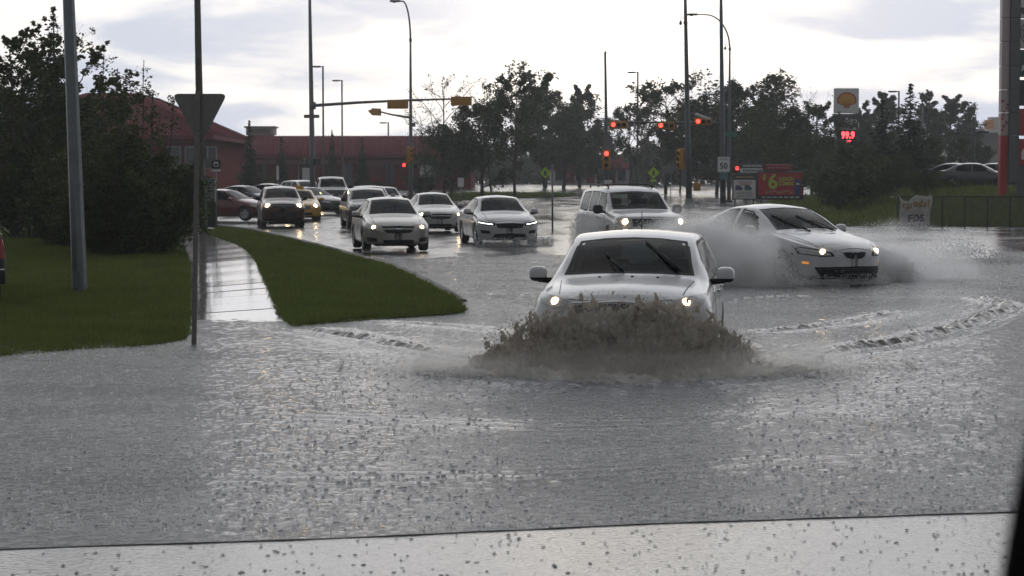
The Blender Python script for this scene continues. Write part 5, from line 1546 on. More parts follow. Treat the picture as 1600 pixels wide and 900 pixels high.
# 5 -- white sedan with light strips
ACC_FACE = [('drl_strip', [(.50, .625), (.70, .64), (.86, .675)], [(.50, .64), (.70, .658), (.87, .695)], .014),
    ('lamp_bezel', [(.44, .60), (.68, .605), (.87, .66)], [(.44, .665), (.68, .70), (.89, .735)], .006),
    ('grille', [(-.36, .53), (0, .515), (.36, .53)], [(-.43, .655), (0, .67), (.43, .655)], .010, '', 3),
    ('chrome_bar', [(-.43, .655), (0, .67), (.43, .655)], [(-.43, .685), (0, .702), (.43, .685)], .016),
    ('intake', [(-.52, .235), (0, .225), (.52, .235)], [(-.44, .36), (0, .37), (.44, .36)], .010, '', 3),
    ('lamp_bezel', [(.56, .36), (.80, .37)], [(.60, .45), (.84, .47)], .006)]
P = sedan(L=4.85, W=1.85, face=ACC_FACE)
D5 = 56.6
acc, _ = build_car('sedan_car', 'white sedan with slim light strips and a wide low grille right of the silver sedan', 'car', on_road(776, D5 + 2.3, .0), ROAD_YAW, P, PAINT_WHITE, lamps='off')
# 6 -- silver sedan between them
P = sedan(L=4.5, W=1.76, face=CRUZE_FACE, bulb=(0.0, -.01), bulb_r=.055)
build_car('sedan_car', 'silver sedan half hidden between the leading silver sedan and the white sedan', 'car', on_road(676, 72.5, .01), ROAD_YAW, P, PAINT_SILVER, lamps='on', detail=1)
# 7 -- dark maroon car with its lamps on
P = suv(L=4.43, W=1.80, nose=(.45, 3.0), bulb=(-.04, .0), bulb_r=.085,
    face=[('headlight', [(.52, .80), (.82, .81)], [(.50, .93), (.84, .95)]), ('grille', [(-.40, .78), (.40, .78)], [(-.44, .93), (.44, .93)], .01, '', 2, CHROME),
          ('turn_lamp', [(.78, .80), (.86, .82)], [(.80, .96), (.87, .97)], .013), ('intake', [(-.5, .42), (.5, .42)], [(-.55, .60), (.55, .60)], .01, '', 2), ('bumper', [(-.8, .28), (0, .27), (.8, .28)], [(-.82, .39), (0, .39), (.82, .39)], .02)],
    bumper_mat=TRIM, mirror_mat=TRIM)
shift_z(P, 1.04)
build_car('suv_car', 'dark brown car with two round glowing headlights near the pavement', 'car', on_road(438, 80.5, .0), ROAD_YAW, P, PAINT_BROWN, lamps='on', detail=1)
# 8 -- taxi
P = sedan(L=4.9, W=1.88, face=[('headlight', [(.52, .62), (.86, .65)], [(.52, .74), (.87, .77)]), ('grille', [(-.4, .56), (.4, .56)], [(-.42, .70), (.42, .70)], .01, '', 3, CHROME), ('intake', [(-.5, .28), (.5, .28)], [(-.5, .38), (.5, .38)])], bulb_r=.08)
tx, TXB = build_car('taxi_car', 'yellow taxi with a roof lamp behind the dark brown car', 'taxi', on_road(466, 92, .0), ROAD_YAW, P, PAINT_TAXI, lamps='on', detail=1)
MB().prism([(-.30, 0), (.30, 0), (.24, .15), (-.24, .15)], .16, 'Y', .2).build('roof_light', mat('taxi_lamp', (.55, .32, .05), rough=.3), tx).location = (0, 0, 1.47)
# 9 -- dark car turning behind the taxi
P = sedan(face=CRUZE_FACE, L=4.9, W=1.85)
build_car('sedan_car', 'dark grey sedan turning out behind the yellow taxi', 'car', on_road(482, 104, .0), R(48), P, PAINT_CHAR, lamps='off', detail=1)
# 10/11 -- behind the leading sedan
P = suv(L=4.7, W=1.86, face=[('headlight', [(.55, .84), (.84, .88)], [(.54, .95), (.86, .98)]), ('grille', [(-.42, .72), (.42, .72)], [(-.45, .9), (.45, .9)], .01, '', 3)], mirror_mat=TRIM)
build_car('suv_car', 'dark silver car close behind the leading silver sedan', 'car', on_road(572, 79, .0), ROAD_YAW, P, PAINT_CHAR, lamps='off', detail=1)
P = suv(L=4.7, W=1.86, face=[('headlight', [(.55, .84), (.84, .88)], [(.54, .95), (.86, .98)]), ('grille', [(-.42, .72), (.42, .72)], [(-.45, .9), (.45, .9)], .01, '', 3)])
build_car('suv_car', 'grey car whose roof shows third in the queue behind the leading sedan', 'car', on_road(578, 92, .0), ROAD_YAW, P, PAINT_GREY, lamps='off', detail=1)
P = sedan(face=CRUZE_FACE)
build_car('sedan_car', 'white sedan of which only the right roof edge shows behind the queue', 'car', on_road(602, 104, .0), ROAD_YAW, P, PAINT_WHITE, lamps='off', detail=0)
# 12 -- white pickup
P = suv(L=5.8, W=2.0, nose=(.4, 3.6), tail=(.2, 5), axles=(1.0, 4.6), rw=.40, bulb=(-.02, 0), bulb_r=.13,
    zt=[(0, 1.06), (.04, 1.12), (.15, 1.16), (.6, 1.2), (1.25, 1.24), (1.4, 1.28), (1.8, 1.58), (2.1, 1.79), (2.3, 1.87), (2.6, 1.91), (3.6, 1.90), (3.8, 1.86), (3.9, 1.6), (3.97, 1.25), (4.05, 1.2), (5.6, 1.2), (5.75, 1.15), (5.8, .9)],
    cr=[(0, .04), (1.2, .04), (2, .05), (3.7, .06), (4.1, .02), (5.8, .02)],
    xr=[(0, .86), (1.25, .85), (1.8, .78), (2.2, .73), (3.7, .73), (3.95, .80), (4.1, .92), (5.8, .92)],
    xb=[(0, .96), (5.8, .96)], zb=[(0, .9), (.3, 1.02), (1.2, 1.12), (3.8, 1.15), (5.8, 1.1)],
    zbot=[(0, .48), (.12, .40), (.5, .36), (5.4, .38), (5.7, .42), (5.8, .5)], zm=.8,
    windshield=dict(bot=[(-.78, 1.26), (0, 1.28), (.78, 1.26)], top=[(-.67, 1.75), (0, 1.79), (.67, 1.75)], t=(1.3, 2.25)), rear_window=None,
    side_windows=[([(1.7, 1.18), (2.2, 1.18), (2.7, 1.18)], [(1.84, 1.42), (2.15, 1.70), (2.7, 1.78)]), ([(2.8, 1.18), (3.2, 1.18), (3.7, 1.18)], [(2.8, 1.78), (3.2, 1.78), (3.62, 1.74)])],
    doors=[], hood=None, mirror=(1.75, 1.22, .28), mirror_h=.15, mirror_mat=TRIM, cowl_z=1.26, cowl_t=1.3, cab_end=3.8, head_z=1.83,
    face=[('headlight', [(.66, .86), (.95, .88)], [(.66, 1.06), (.94, 1.06)]), ('grille', [(-.6, .82), (.6, .82)], [(-.62, 1.08), (.62, 1.08)], .012, '', 2, CHROME),
          ('bumper', [(-.9, .52), (0, .5), (.9, .52)], [(-.92, .70), (0, .70), (.92, .70)], .05)], bumper_mat=CHROME)
build_car('pickup_truck', 'tall white pickup truck with one bright headlight by the signal mast', 'truck', on_road(517, 119, .02), ROAD_YAW, P, PAINT_PEARL, lamps='on', detail=1)
# 13 -- pale van roof left of the pickup
P = suv(L=4.9, W=1.92, face=[('headlight', [(.55, .84), (.84, .88)], [(.54, .95), (.86, .98)])])
build_car('suv_car', 'white roofed car between the dark turning sedan and the pickup truck', 'car', on_road(474, 124, .05), R(30), P, PAINT_PEARL, lamps='off', detail=0)
# 14 -- maroon car crossing on the left
P = sedan(L=4.6, W=1.78, face=CRUZE_FACE, bulb_r=.06)
build_car('sedan_car', 'maroon sedan seen from its side coming out beside the utility pole', 'car', on_road(356, 90, .02), R(68), P, PAINT_MAROON, lamps='dim', detail=2)
P = sedan(L=4.7, W=1.82, face=CRUZE_FACE)
build_car('sedan_car', 'dark blue sedan behind the maroon sedan', 'car', on_road(385, 112, .0), R(62), P, PAINT_BLUE, lamps='off', detail=0)
build_car('sedan_car', 'black sedan whose roof shows over the dark brown car', 'car', on_road(428, 118, .05), R(70), P, PAINT_BLACK, lamps='off', detail=0)
# 15 -- parked on the right above the bank
for i, (px, d, lab) in enumerate([(1500, 112, 'black parked sedan at the left of the three behind the bank'), (1528, 109, 'black parked sedan in the middle of the three behind the bank'), (1566, 112, 'black parked sedan nearest the sign pylon with colored panels')]):
    x = X(px, d)
    build_car('parked_car', lab, 'car', (x, d, ground_at(x, d) + .05), R([62, 70, 66][i]), sedan(face=CRUZE_FACE, L=4.6), PAINT_BLACK if i != 1 else PAINT_CHAR, 'cars parked behind the bank', lamps='off', detail=0)
# 16 -- parked behind the left lawn
build_car('parked_car', 'dark parked car seen through the trees behind the left lawn', 'car', (X(52, 82) - 2.3, 82, .0), R(86), suv(face=[('headlight', [(.55, .84), (.84, .88)], [(.54, .95), (.86, .98)])]), PAINT_BLUE, 'cars behind the left lawn', lamps='off', detail=1)
# 17 -- tail corner of a truck at the left picture edge
P = suv(L=5.4, W=1.95, tail=(.12, 6), axles=(1.0, 4.2), rw=.38, rear_window=None, tail_lamps=[([(.70, .78), (.955, .80)], [(.70, 1.18), (.955, 1.18)])],
    face=[('headlight', [(.55, .84), (.84, .88)], [(.54, .95), (.86, .98)])])
P['zt'] = [(0, .9), (.1, 1.0), (1.1, 1.14), (1.25, 1.2), (1.7, 1.5), (2.0, 1.68), (2.5, 1.76), (3.3, 1.75), (3.5, 1.65), (3.6, 1.25), (3.7, 1.2), (5.3, 1.2), (5.4, 1.1)]
P['side_windows'] = [([(1.6, 1.1), (2.0, 1.1), (2.45, 1.1)], [(1.75, 1.32), (2.0, 1.55), (2.45, 1.62)])]
P['xr'] = [(0, .78), (1.1, .80), (2, .70), (3.3, .70), (3.6, .86), (5.4, .9)]; P['xb'] = [(0, .93), (5.4, .93)]; P['cr'] = [(0, .05), (2, .06), (3.6, .02), (5.4, .02)]
P['doors'] = []; P['hood'] = None; P['L'] = 5.4
P['zb'] = [(0, .75), (.3, .9), (1.1, 1.05), (5.3, 1.1), (5.4, 1.0)]; P['zbot'] = [(0, .4), (.12, .32), (.5, .30), (5.1, .36), (5.3, .4), (5.4, .45)]; P['cab_end'] = 3.4
d = 28.0; ty = R(200)
hd_ = Vector((math.sin(ty), -math.cos(ty), 0)); rt_ = Vector((-math.cos(ty), -math.sin(ty), 0))
cc = Vector((X(8, d), d, 0)) + hd_ * 2.7 - rt_ * .975
tk, KB = build_car('pickup_truck', 'black truck of which only the red tail light corner shows at the left edge', 'truck', (cc.x, cc.y, .0), ty, P, PAINT_BLACK, 'cars behind the left lawn', lamps='off', detail=0)
bp = MB(); bp.bbox((0, 2.78, .52), (1.9, .18, .2), .03); bp.build('step_bumper', TRIM, tk)
bc = MB(); bc.bbox((0, 2.79, .635), (1.86, .17, .03), .01); bc.build('bumper_cap', CHROME, tk)
# ------------------------------------------------------------------ poles, signals, signs, fence
STEEL = mat('galvanised_steel', (.15, .165, .175), rough=.45, metal=.35, var=.2, vscale=3, dirt=((.06, .06, .06), .5))
POLE_GREEN = mat('green_grey_pole', (.075, .095, .095), rough=.45, metal=.2, var=.2)
POLE_DARK = mat('dark_pole', (.05, .055, .055), rough=.5, metal=.2, var=.2)
WOOD = mat('weathered_wood', (.085, .075, .065), rough=.85, var=.35, vscale=5, bump=.4, bscale=14)
ALU = mat('sign_back_aluminium', (.16, .155, .145), rough=.5, metal=.3, var=.12, vscale=4, dirt=((.08, .075, .07), .5))
SIG_YELLOW = mat('signal_yellow', (.42, .20, .018), rough=.5, var=.12)
LENS_OFF = mat('dark_lens', (.02, .012, .01), rough=.2)
LENS_RED = glow_mat('red_signal_lens', (1.0, .045, .03), 5.0)
LENS_RED_DIM = glow_mat('red_hand_lens', (1.0, .05, .05), 2.0)
SIGN_WHITE = mat('sign_white', (.62, .62, .60), rough=.45, var=.06)
SIGN_BLACK = mat('sign_black', (.02, .02, .02), rough=.45)
SIGN_GREEN = mat('sign_green', (.02, .14, .09), rough=.45)
SIGN_LIME = mat('sign_lime', (.42, .62, .02), rough=.45, var=.05)
SIGN_RED = mat('sign_red', (.36, .02, .025), rough=.4, var=.08)
SIGN_GREY = mat('sign_dark_grey', (.05, .05, .052), rough=.45)

def post_mb(h, r0, r1, n=10, lean=(0, 0)):
    mb = MB(); mb.tube([(lean[0] * u * h, lean[1] * u * h, h * u) for u in (0, .25, .5, .75, 1)], [r0 + (r1 - r0) * u for u in (0, .25, .5, .75, 1)], n); return mb
def base_z(x, d): return ground_at(x, d)

def luminaire(parent, p, dirx, m=POLE_DARK, lens=None):
    lm = MB(); lm.bbox((p[0] + dirx * .30, p[1], p[2]), (.72, .30, .14), .05); lm.tube([(p[0] - dirx * .1, p[1], p[2]), (p[0] + dirx * .05, p[1], p[2])], .05, 8)
    q = lm.build('lamp_head', m, parent)
    MB().lathe([(0, -.07), (.09, -.055), (.115, 0)], (p[0] + dirx * .36, p[1], p[2] - .06), 'Z', 10).build('lens', lens or GREY_TRIM, q)
def lamp_post(px, d, zbase, ztop, label, arm=0.0, r0=.13, r1=.06, m=POLE_GREEN, group='street lamps at the intersection', armrise=1.6, collar=None, lean=0.0, extra=True):
    x = X(px, d); o = thing('street_lamp', label, 'street lamp', (x, d, zbase), 0, group)
    h = ztop - zbase
    post_mb(h - (armrise if arm else 0), r0, r1, lean=(lean, 0)).build('pole', m, o)
    MB().bbox((0, 0, .06), (r0 * 3.2, r0 * 3.2, .12), .02).build('base_plate', m, o)
    for sx in (-1, 1):
        for sy in (-1, 1): MB().lathe([(0, .17), (.03, .16), (.035, .1)], (sx * r0 * 1.25, sy * r0 * 1.25, 0), 'Z', 6).build('bolt', STEEL, o)
    MB().bbox((0, -r0 - .005, .75), (r0 * .9, .03, .26), .01).build('hand_hole_cover', m, o)
    if arm:
        hh = h - armrise; pts = []
        for k in range(13):
            a_ = math.pi / 2 * k / 12
            pts.append((lean * hh + arm * .72 * (1 - math.cos(a_)), 0, hh + armrise * math.sin(a_)))
        pts.append((lean * hh + arm, 0, hh + armrise + .02))
        mb = MB(); mb.tube(pts, [r1 - .02 * k / 13 for k in range(14)], 8); mb.build('arm', m, o)
        luminaire(o, (lean * hh + arm, 0, hh + armrise + .02), math.copysign(1, arm), m)
        MB().lathe([(r1 + .004, hh - .12), (r1 + .03, hh - .1), (r1 + .03, hh + .1), (r1 + .004, hh + .12)], (lean * hh, 0, 0), 'Z', 10).build('collar', m, o)
    return o, h
def lot_lamp(px, d, top, label, side=-1, m=POLE_DARK, r=.09):
    x = X(px, d); zb = base_z(x, d) - .1; h = Z(top, d) - zb
    o = thing('lot_lamp', label, 'street lamp', (x, d, zb), 0, 'parking lot lamps')
    post_mb(h, r, r * .85, 8).build('pole', m, o)
    MB().lathe([(r * 2.2, 0), (r * 2.2, .5), (r * 1.9, .55), (0, .55)], (0, 0, 0), 'Z', 12).build('footing', mat('footing_concrete', (.2, .2, .19), rough=.8), o)
    hd = MB(); hd.bbox((side * .55, 0, h - .06), (.75, .4, .12), .03); hd.build('lamp_head', m, o)
    MB().tube([(0, 0, h - .08), (side * .3, 0, h - .06)], .035, 6).build('arm', m, o)
    MB().box((side * .58, 0, h - .13), (.5, .28, .02)).build('lens', GREY_TRIM, o)

def signal_head(parent, p, horiz, facing=-1, lit=None, s=1.0, rz=0.0, name='signal_head', n=3, lens_on=None):
    """yellow three-lamp head; facing -1 looks at the camera. Lamps counted from the left (or top)."""
    e = bpy.data.objects.new(name, None)
    mb = MB(); L_ = .36 * n * s
    size = (L_, .22 * s, .36 * s) if horiz else (.36 * s, .22 * s, L_)
    mb.bbox((0, 0, 0), size, .03 * s)
    e = mb.build(name, SIG_YELLOW, parent, p); e.rotation_euler = (0, 0, rz)
    bp = MB(); bp.bbox((0, -facing * .09 * s, 0), (size[0] + .18 * s, .03 * s, size[2] + .18 * s), .012 * s); 
    bp.build('back_plate', SIG_YELLOW, e)
    for k in range(n):
        u = (k - (n - 1) / 2) * .36 * s
        c = (u, facing * .115 * s, 0) if horiz else (0, facing * .115 * s, -u)
        MB().lathe([(0, facing * .045 * s), (.09 * s, facing * .03 * s), (.14 * s, 0)], c, 'Y', 14).build('lamp_lens', (lens_on or LENS_RED) if lit == k else LENS_OFF, e)
        vs = []; m_ = 12
        for j in range(m_ + 1):
            a_ = math.pi * (-.15 + 1.3 * j / m_); r_ = .155 * s
            for y_ in (0, facing * .24 * s * (1 if 2 < j < 10 else .55)): vs.append((c[0] + r_ * math.cos(a_), c[1] + y_, c[2] + r_ * math.sin(a_)))
        MB().add(vs, [(2 * j, 2 * j + 1, 2 * j + 3, 2 * j + 2) for j in range(m_)], True).build('visor', SIG_YELLOW, e)
    return e
def hand_signal(parent, p, s=1.0, lit=True, rz=0.0):
    e = MB().bbox((0, 0, 0), (.42 * s, .2 * s, .42 * s), .03).build('pedestrian_signal', SIGN_BLACK, parent, p); e.rotation_euler = (0, 0, rz)
    MB().prism([(-.09, -.12), (.09, -.12), (.11, .04), (.06, .13), (-.06, .13), (-.12, .02)], -.012, 'Y', -.10 * s).build('lamp_lens', LENS_RED_DIM if lit else LENS_OFF, e)
    return e
def flat_sign(parent, p, w_, h_, m, name='sign_plate', t=.02, corner=.05):
    pts = []
    for cx, cz, a0 in ((w_ / 2 - corner, h_ / 2 - corner, 0), (-w_ / 2 + corner, h_ / 2 - corner, 90), (-w_ / 2 + corner, -h_ / 2 + corner, 180), (w_ / 2 - corner, -h_ / 2 + corner, 270)):
        for k in range(5): a_ = R(a0 + 90 * k / 4); pts.append((cx + corner * math.cos(a_), cz + corner * math.sin(a_)))
    return MB().prism(pts, t, 'Y', 0).build(name, m, parent, p)
def strip(parent, x, y, z, w_, h_, m, name='print_line'):
    return MB().box((x, y, z), (w_, .006, h_)).build(name, m, parent)

# --- thick grey lamp post on the lawn
p = G(125, 458, lawn_z); s_ = FOC / p.y
o = thing('street_lamp', 'thick grey steel lamp post standing on the left lawn', 'street lamp', (p.x, p.y, p.z - .03))
hh = 8.8; lx = -.0262
pb = MB()
NP = 12
pb.tube([(lx * z_, 0, z_) for z_ in np.linspace(0, hh, NP)], [.128 - .058 * k / (NP - 1) for k in range(NP)], 8, smooth=False)
pb.build('pole', STEEL, o)
for z_ in (1.80, 1.72): MB().lathe([(.117 + .004, -.008), (.125, 0), (.117 + .004, .008)], (lx * z_, 0, z_), 'Z', 16).build('band', STEEL, o)
hc = MB(); hc.prism([(.055 * math.cos(a_), .14 * math.copysign(abs(math.sin(a_)) ** .8, math.sin(a_))) for a_ in np.linspace(0, 2 * math.pi, 20)[:-1]], .02, 'Y', -.14)
hc.build('hand_hole_cover', STEEL, o, (lx * .27, 0, .27))
rg = MB(); rg.tube([(.06 * math.cos(a_), -.145, .145 * math.sin(a_)) for a_ in np.linspace(0, 2 * math.pi, 24)], .008, 5, caps=False); rg.build('rim', STEEL, bpy.data.objects['hand_hole_cover'])
ar = MB(); ar.tube([(lx * hh, 0, hh - .1), (lx * hh + .4, .3, hh + .5), (lx * hh + 1.8, .6, hh + .8)], [.06, .05, .04], 8); ar.build('arm', STEEL, o)
luminaire(o, (lx * hh + 1.8, .6, hh + .8), 1, STEEL)
# --- yield sign seen from behind
p = G(303.5, 549, walk_z)
D_ = p.y; s_ = FOC / D_
o = thing('yield_sign', 'back of a triangular yield sign on a post standing in the water', 'traffic sign', (p.x, D_, -.12))
ht = Z(145, D_) + .12
lean = (X(311, D_) - p.x) / ht
ub = MB()
ub.prism([(-.030, 0), (.030, 0), (.030, .004), (.016, .006), (.012, .035), (-.012, .035), (-.016, .006), (-.030, .004)], ht + .02, 'Z', 0)
for i, vv in enumerate(ub.v): ub.v[i] = (vv[0] + lean * vv[2], vv[1] - .035, vv[2])
ub.build('post', ALU, o)
w_ = 86 / s_; hgt = 82 / s_; r_ = .05
tri = [Vector((-w_ / 2, 0, 0)), Vector((w_ / 2, 0, 0)), Vector((0, 0, -hgt))]
pts = []
for i in range(3):
    a_, b_, c_ = tri[i - 1], tri[i], tri[(i + 1) % 3]
    u1 = (a_ - b_).normalized(); u2 = (c_ - b_).normalized()
    for k in range(6):
        t_ = k / 5; q = b_ + u1 * r_ * (1 - t_) ** 2 * 1.6 + u2 * r_ * t_ ** 2 * 1.6; pts.append((q.x, q.z))
sp = MB().prism(pts, .004, 'Y', .012).build('sign_plate', ALU, o, (X(313, D_) - p.x, 0, ht - .01))
MB().prism([(a_ * .94, b_ * .94 - .012) for a_, b_ in pts], .003, 'Y', .0165).build('sign_face', SIGN_RED, sp)
for z_ in (-.07, -.42):
    MB().lathe([(0, -.012), (.011, -.010), (.013, .0)], (X(311.5, D_) - p.x - (X(313, D_) - p.x), -.04, z_), 'Y', 8).build('bolt', STEEL, sp)
# --- wooden utility pole
p = G(316.5, 361, walk_z); D_ = 68.0
o = thing('utility_pole', 'dark wooden utility pole rising behind the yield sign', 'utility pole', (X(317, D_), D_, .05))
mb = MB(); hh = 11.0; lx = (X(310.5, D_) - X(317, D_)) / (Z(0, D_) - .05)
mb.tube([(lx * z_ + .012 * math.sin(z_ * .9), 0, z_) for z_ in np.linspace(-.1, hh, 14)], [.152 - .055 * k / 13 for k in range(14)], 10); mb.build('pole', WOOD, o)
MB().bbox((-.0, -.15, 2.0), (.10, .03, .16), .01).build('tag_plate', ALU, o)
MB().bbox((.145, -.02, 2.9), (.09, .12, .42), .02).build('meter_box', STEEL, o)
MB().tube([(.11, -.09, .0), (.10 + lx * 2.6, -.09, 2.7)], .022, 6).build('conduit', STEEL, o)
# --- cabinet, bin and small sign next to the utility pole
D_ = 76.0; x = X(330, D_); g_ = float(walk_z(0, D_)) 
o = thing('utility_cabinet', 'grey cabinet with a dark base beside the utility pole', 'utility cabinet', (x, D_, g_ - .05))
MB().bbox((0, 0, .50), (.40, .40, 1.0), .02).build('base', SIGN_BLACK, o)
MB().bbox((0, 0, 1.44), (.36, .36, .86), .02).build('cabinet', mat('cabinet_grey', (.16, .165, .17), rough=.5), o)
MB().bbox((0, 0, 1.90), (.42, .42, .07), .02).build('lid', STEEL, o)
MB().box((0, -.186, 1.44), (.28, .012, .7)).build('door', STEEL, o)
MB().box((0, -.22, 1.03), (.36, .03, .03)).build('handle', STEEL, o)
o = thing('parking_sign', 'small square sign with a black symbol panel on a thin post by the cabinet', 'traffic sign', (X(338, 74), 74, g_ - .05))
MB().tube([(0, 0, 0), (0, 0, Z(247, 74) - g_ + .05)], .022, 8).build('post', STEEL, o)
s1 = flat_sign(o, (0, -.03, Z(255, 74) - g_), .36, .36, SIGN_BLACK)
rg = MB(); rg.tube([(.09 * math.cos(a_), -.012, .07 * math.sin(a_) - .01) for a_ in np.linspace(0, 2 * math.pi, 20)], .018, 5, caps=False); rg.build('symbol', SIGN_WHITE, s1)
MB().box((0, -.008, .085), (.16, .012, .04)).build('symbol', SIGN_WHITE, s1)
flat_sign(o, (0, -.03, Z(263, 74) - g_), .36, .14, SIGN_WHITE)

# --- left signal mast with lamp
D1 = 115.0; x = X(489, D1); zb = base_z(x, D1)
o, h = lamp_post(489, D1, zb, Z(-45, D1), 'tall signal mast with the long arm and two hanging signals on the left', arm=0, r0=.19, r1=.075, m=STEEL, lean=(X(486, D1) - X(489, D1)) / 11.0)
am = MB(); z0, z1 = Z(165, D1) - zb, Z(154, D1) - zb; xe = X(735, D1) - x
am.tube([(0, 0, z0), (xe * .3, 0, z0 + (z1 - z0) * .45), (xe * .65, 0, z0 + (z1 - z0) * .8), (xe, 0, z1)], [.10, .085, .068, .045], 8); am.build('mast_arm', STEEL, o)
MB().lathe([(.17, z0 - .22), (.2, z0 - .2), (.2, z0 + .2), (.17, z0 + .22)], (0, 0, 0), 'Z', 12).build('collar', STEEL, o)
for px, py in ((622, 163), (721, 158)):
    e = signal_head(o, (X(px, D1) - x, .03, Z(py, D1) - zb), True, 1, None, 1.0)
flat_sign(o, (X(488, D1) - x, -.18, Z(182, D1) - zb), .92, .20, ALU, 'street_name_plate')
for px, rz in ((478, -.9), (496, .9)): hand_signal(o, (X(px, D1) - x, -.1, Z(253, D1) - zb), 1.0, False, rz)
ar = MB(); zt = h; ar.tube([(-.3, 0, zt - .05), (-.3 + .2, 0, zt + .9), (.9, 0, zt + 1.6), (2.2, 0, zt + 1.7)], [.06, .05, .045, .04], 8); ar.build('arm', STEEL, o)
luminaire(o, (2.2, 0, zt + 1.7), 1, STEEL)
# --- second signal pole with curved lamp arm
D2 = 130.0; x = X(642, D2); zb = base_z(x, D2)
o, h = lamp_post(642, D2, zb, Z(2, D2), 'curved arm street lamp with a short signal arm before the red store', arm=-.72, r0=.16, r1=.065, m=STEEL, armrise=2.6)
am = MB(); am.tube([(0, 0, Z(184, D2) - zb), (X(612, D2) - x, 0, Z(179, D2) - zb), (X(592, D2) - x, 0, Z(174, D2) - zb)], [.085, .06, .05], 8); am.build('mast_arm', STEEL, o)
signal_head(o, (X(587, D2) - x, .0, Z(175, D2) - zb), True, 1, None, .9, rz=R(60))
signal_head(o, (X(641, D2) - x, -.25, Z(243, D2) - zb), False, -1, None, .95, rz=R(50))
hand_signal(o, (X(631, D2) - x, -.2, Z(258, D2) - zb), 1.0, True, R(20))
MB().bbox((.12, -.12, Z(195, D2) - zb), (.42, .2, .28), .03).build('control_box', STEEL, o)
hand_signal(o, (X(651, D2) - x, -.1, Z(258, D2) - zb), 1.0, False, R(-60))
# --- right hand poles
D3_ = 118.0; x = X(1077, D3_); zb = base_z(x, D3_)
o, h = lamp_post(1077, D3_, zb, Z(-60, D3_), 'dark lamp pole with a concrete foot right of the tall white car', arm=0, r0=.20, r1=.08, m=POLE_GREEN, lean=(X(1069.5, D3_) - X(1077, D3_)) / 12.4)
MB().lathe([(.42, 0), (.42, .10), (.30, .22), (.26, .55), (.21, .6)], (0, 0, 0), 'Z', 14).build('foot', mat('footing_concrete', (.2, .2, .19), rough=.8), o)
cam_z = Z(28, D3_) - zb; lx = (X(1069.5, D3_) - X(1077, D3_)) / 12.4
MB().tube([(lx * cam_z, 0, cam_z), (lx * cam_z - .30, 0, cam_z), (lx * cam_z - .30, 0, cam_z - .2)], .025, 6).build('bracket', POLE_GREEN, o)
MB().lathe([(.05, .12), (.09, .02), (.09, -.10), (0, -.14)], (lx * cam_z - .30, 0, cam_z - .3), 'Z', 10).build('camera_dome', SIGN_GREY, o)
MB().lathe([(.09, -.1), (.13, -.08), (.13, .08), (.09, .1)], (lx * cam_z, 0, cam_z - .3), 'Z', 10).build('collar', POLE_GREEN, o)
signal_head(o, (X(1062, D3_) - x, -.05, Z(248, D3_) - zb), False, -1, None, 1.0, rz=R(-48))
hand_signal(o, (X(1090, D3_) - x, 0, Z(258, D3_) - zb), 1.0, False, R(60))
hs = MB().bbox((0, 0, 0), (.42, .26, .50), .04).build('pedestrian_signal', SIG_YELLOW, o, (X(1089, D3_) - x, -.05, Z(292, D3_) - zb))
MB().bbox((0, -.15, .04), (.30, .06, .30), .02).build('lamp_lens', SIG_YELLOW, hs)
MB().tube([(0, 0, Z(292, D3_) - zb), (X(1086, D3_) - x, 0, Z(292, D3_) - zb)], .04, 6).build('bracket', POLE_GREEN, o)
la = MB(); la.tube([(0, 0, Z(176, D3_) - zb), (X(1088, D3_) - x, 0, Z(179, D3_) - zb)], .04, 6); la.build('lamp_arm', STEEL, o)
MB().bbox((0, 0, 0), (.95, .28, .15), .05, M=Matrix.Rotation(R(20), 3, 'Y')).build('lamp_head', mat('pale_lamp_head', (.55, .55, .54), rough=.4), o, (X(1097, D3_) - x, 0, Z(182, D3_) - zb))
lp = bpy.data.objects.get('lamp_arm')
D4_ = 124.0; x = X(1130, D4_); zb = base_z(x, D4_)
o, h = lamp_post(1130, D4_, zb, Z(-60, D4_), 'dark green signal mast carrying the red lit signals and the speed limit sign', arm=0, r0=.20, r1=.08, m=POLE_GREEN, lean=(X(1125, D4_) - X(1130, D4_)) / 12.9)
am = MB(); zz = Z(192, D4_) - zb
am.tube([(0, 0, zz - .05), (X(1040, D4_) - x, 0, zz + .02), (X(952, D4_) - x, 0, zz + .04)], [.09, .07, .04], 8); am.build('mast_arm', POLE_DARK, o)
for px, py in ((966, 195), (1040, 196), (1098, 190)):
    signal_head(o, (X(px, D4_) - x, -.12, Z(py, D4_) - zb), True, -1, 0, .95)
sg = flat_sign(o, (X(1130, D4_) - x, -.24, Z(257, D4_) - zb), .78, .98, SIGN_WHITE)
lettering('50', .52, SIGN_BLACK, sg, (0, -.006, -.12), bold=.012)
lettering('MAXIMUM', .125, SIGN_BLACK, sg, (0, -.006, .34))
flat_sign(o, (X(1130, D4_) - x, -.24, Z(275, D4_) - zb), .46, .46, mat('teal_sign', (.03, .16, .17), rough=.45))
hand_signal(o, (X(1151, D4_) - x, -.2, Z(263, D4_) - zb), 1.05, True, R(0))
MB().tube([(0, -.15, Z(268, D4_) - zb), (X(1151, D4_) - x, -.15, Z(268, D4_) - zb)], .03, 6).build('bracket', POLE_GREEN, o)
D5_ = 136.0; x = X(1139, D5_); zb = base_z(x, D5_)
o, h = lamp_post(1139, D5_, zb, Z(23, D5_), 'street lamp with a long curved arm reaching left behind the green mast', arm=-2.35, r0=.15, r1=.06, m=POLE_GREEN, armrise=2.4)
sg = flat_sign(o, (0, -.2, Z(210, D5_) - zb), 1.1, .34, SIGN_GREEN, 'street_name_plate')
cz_ = Z(70, D5_) - zb
MB().tube([(0, 0, cz_), (-.32, 0, cz_), (-.32, 0, cz_ - .15)], .025, 6).build('bracket', POLE_GREEN, o)
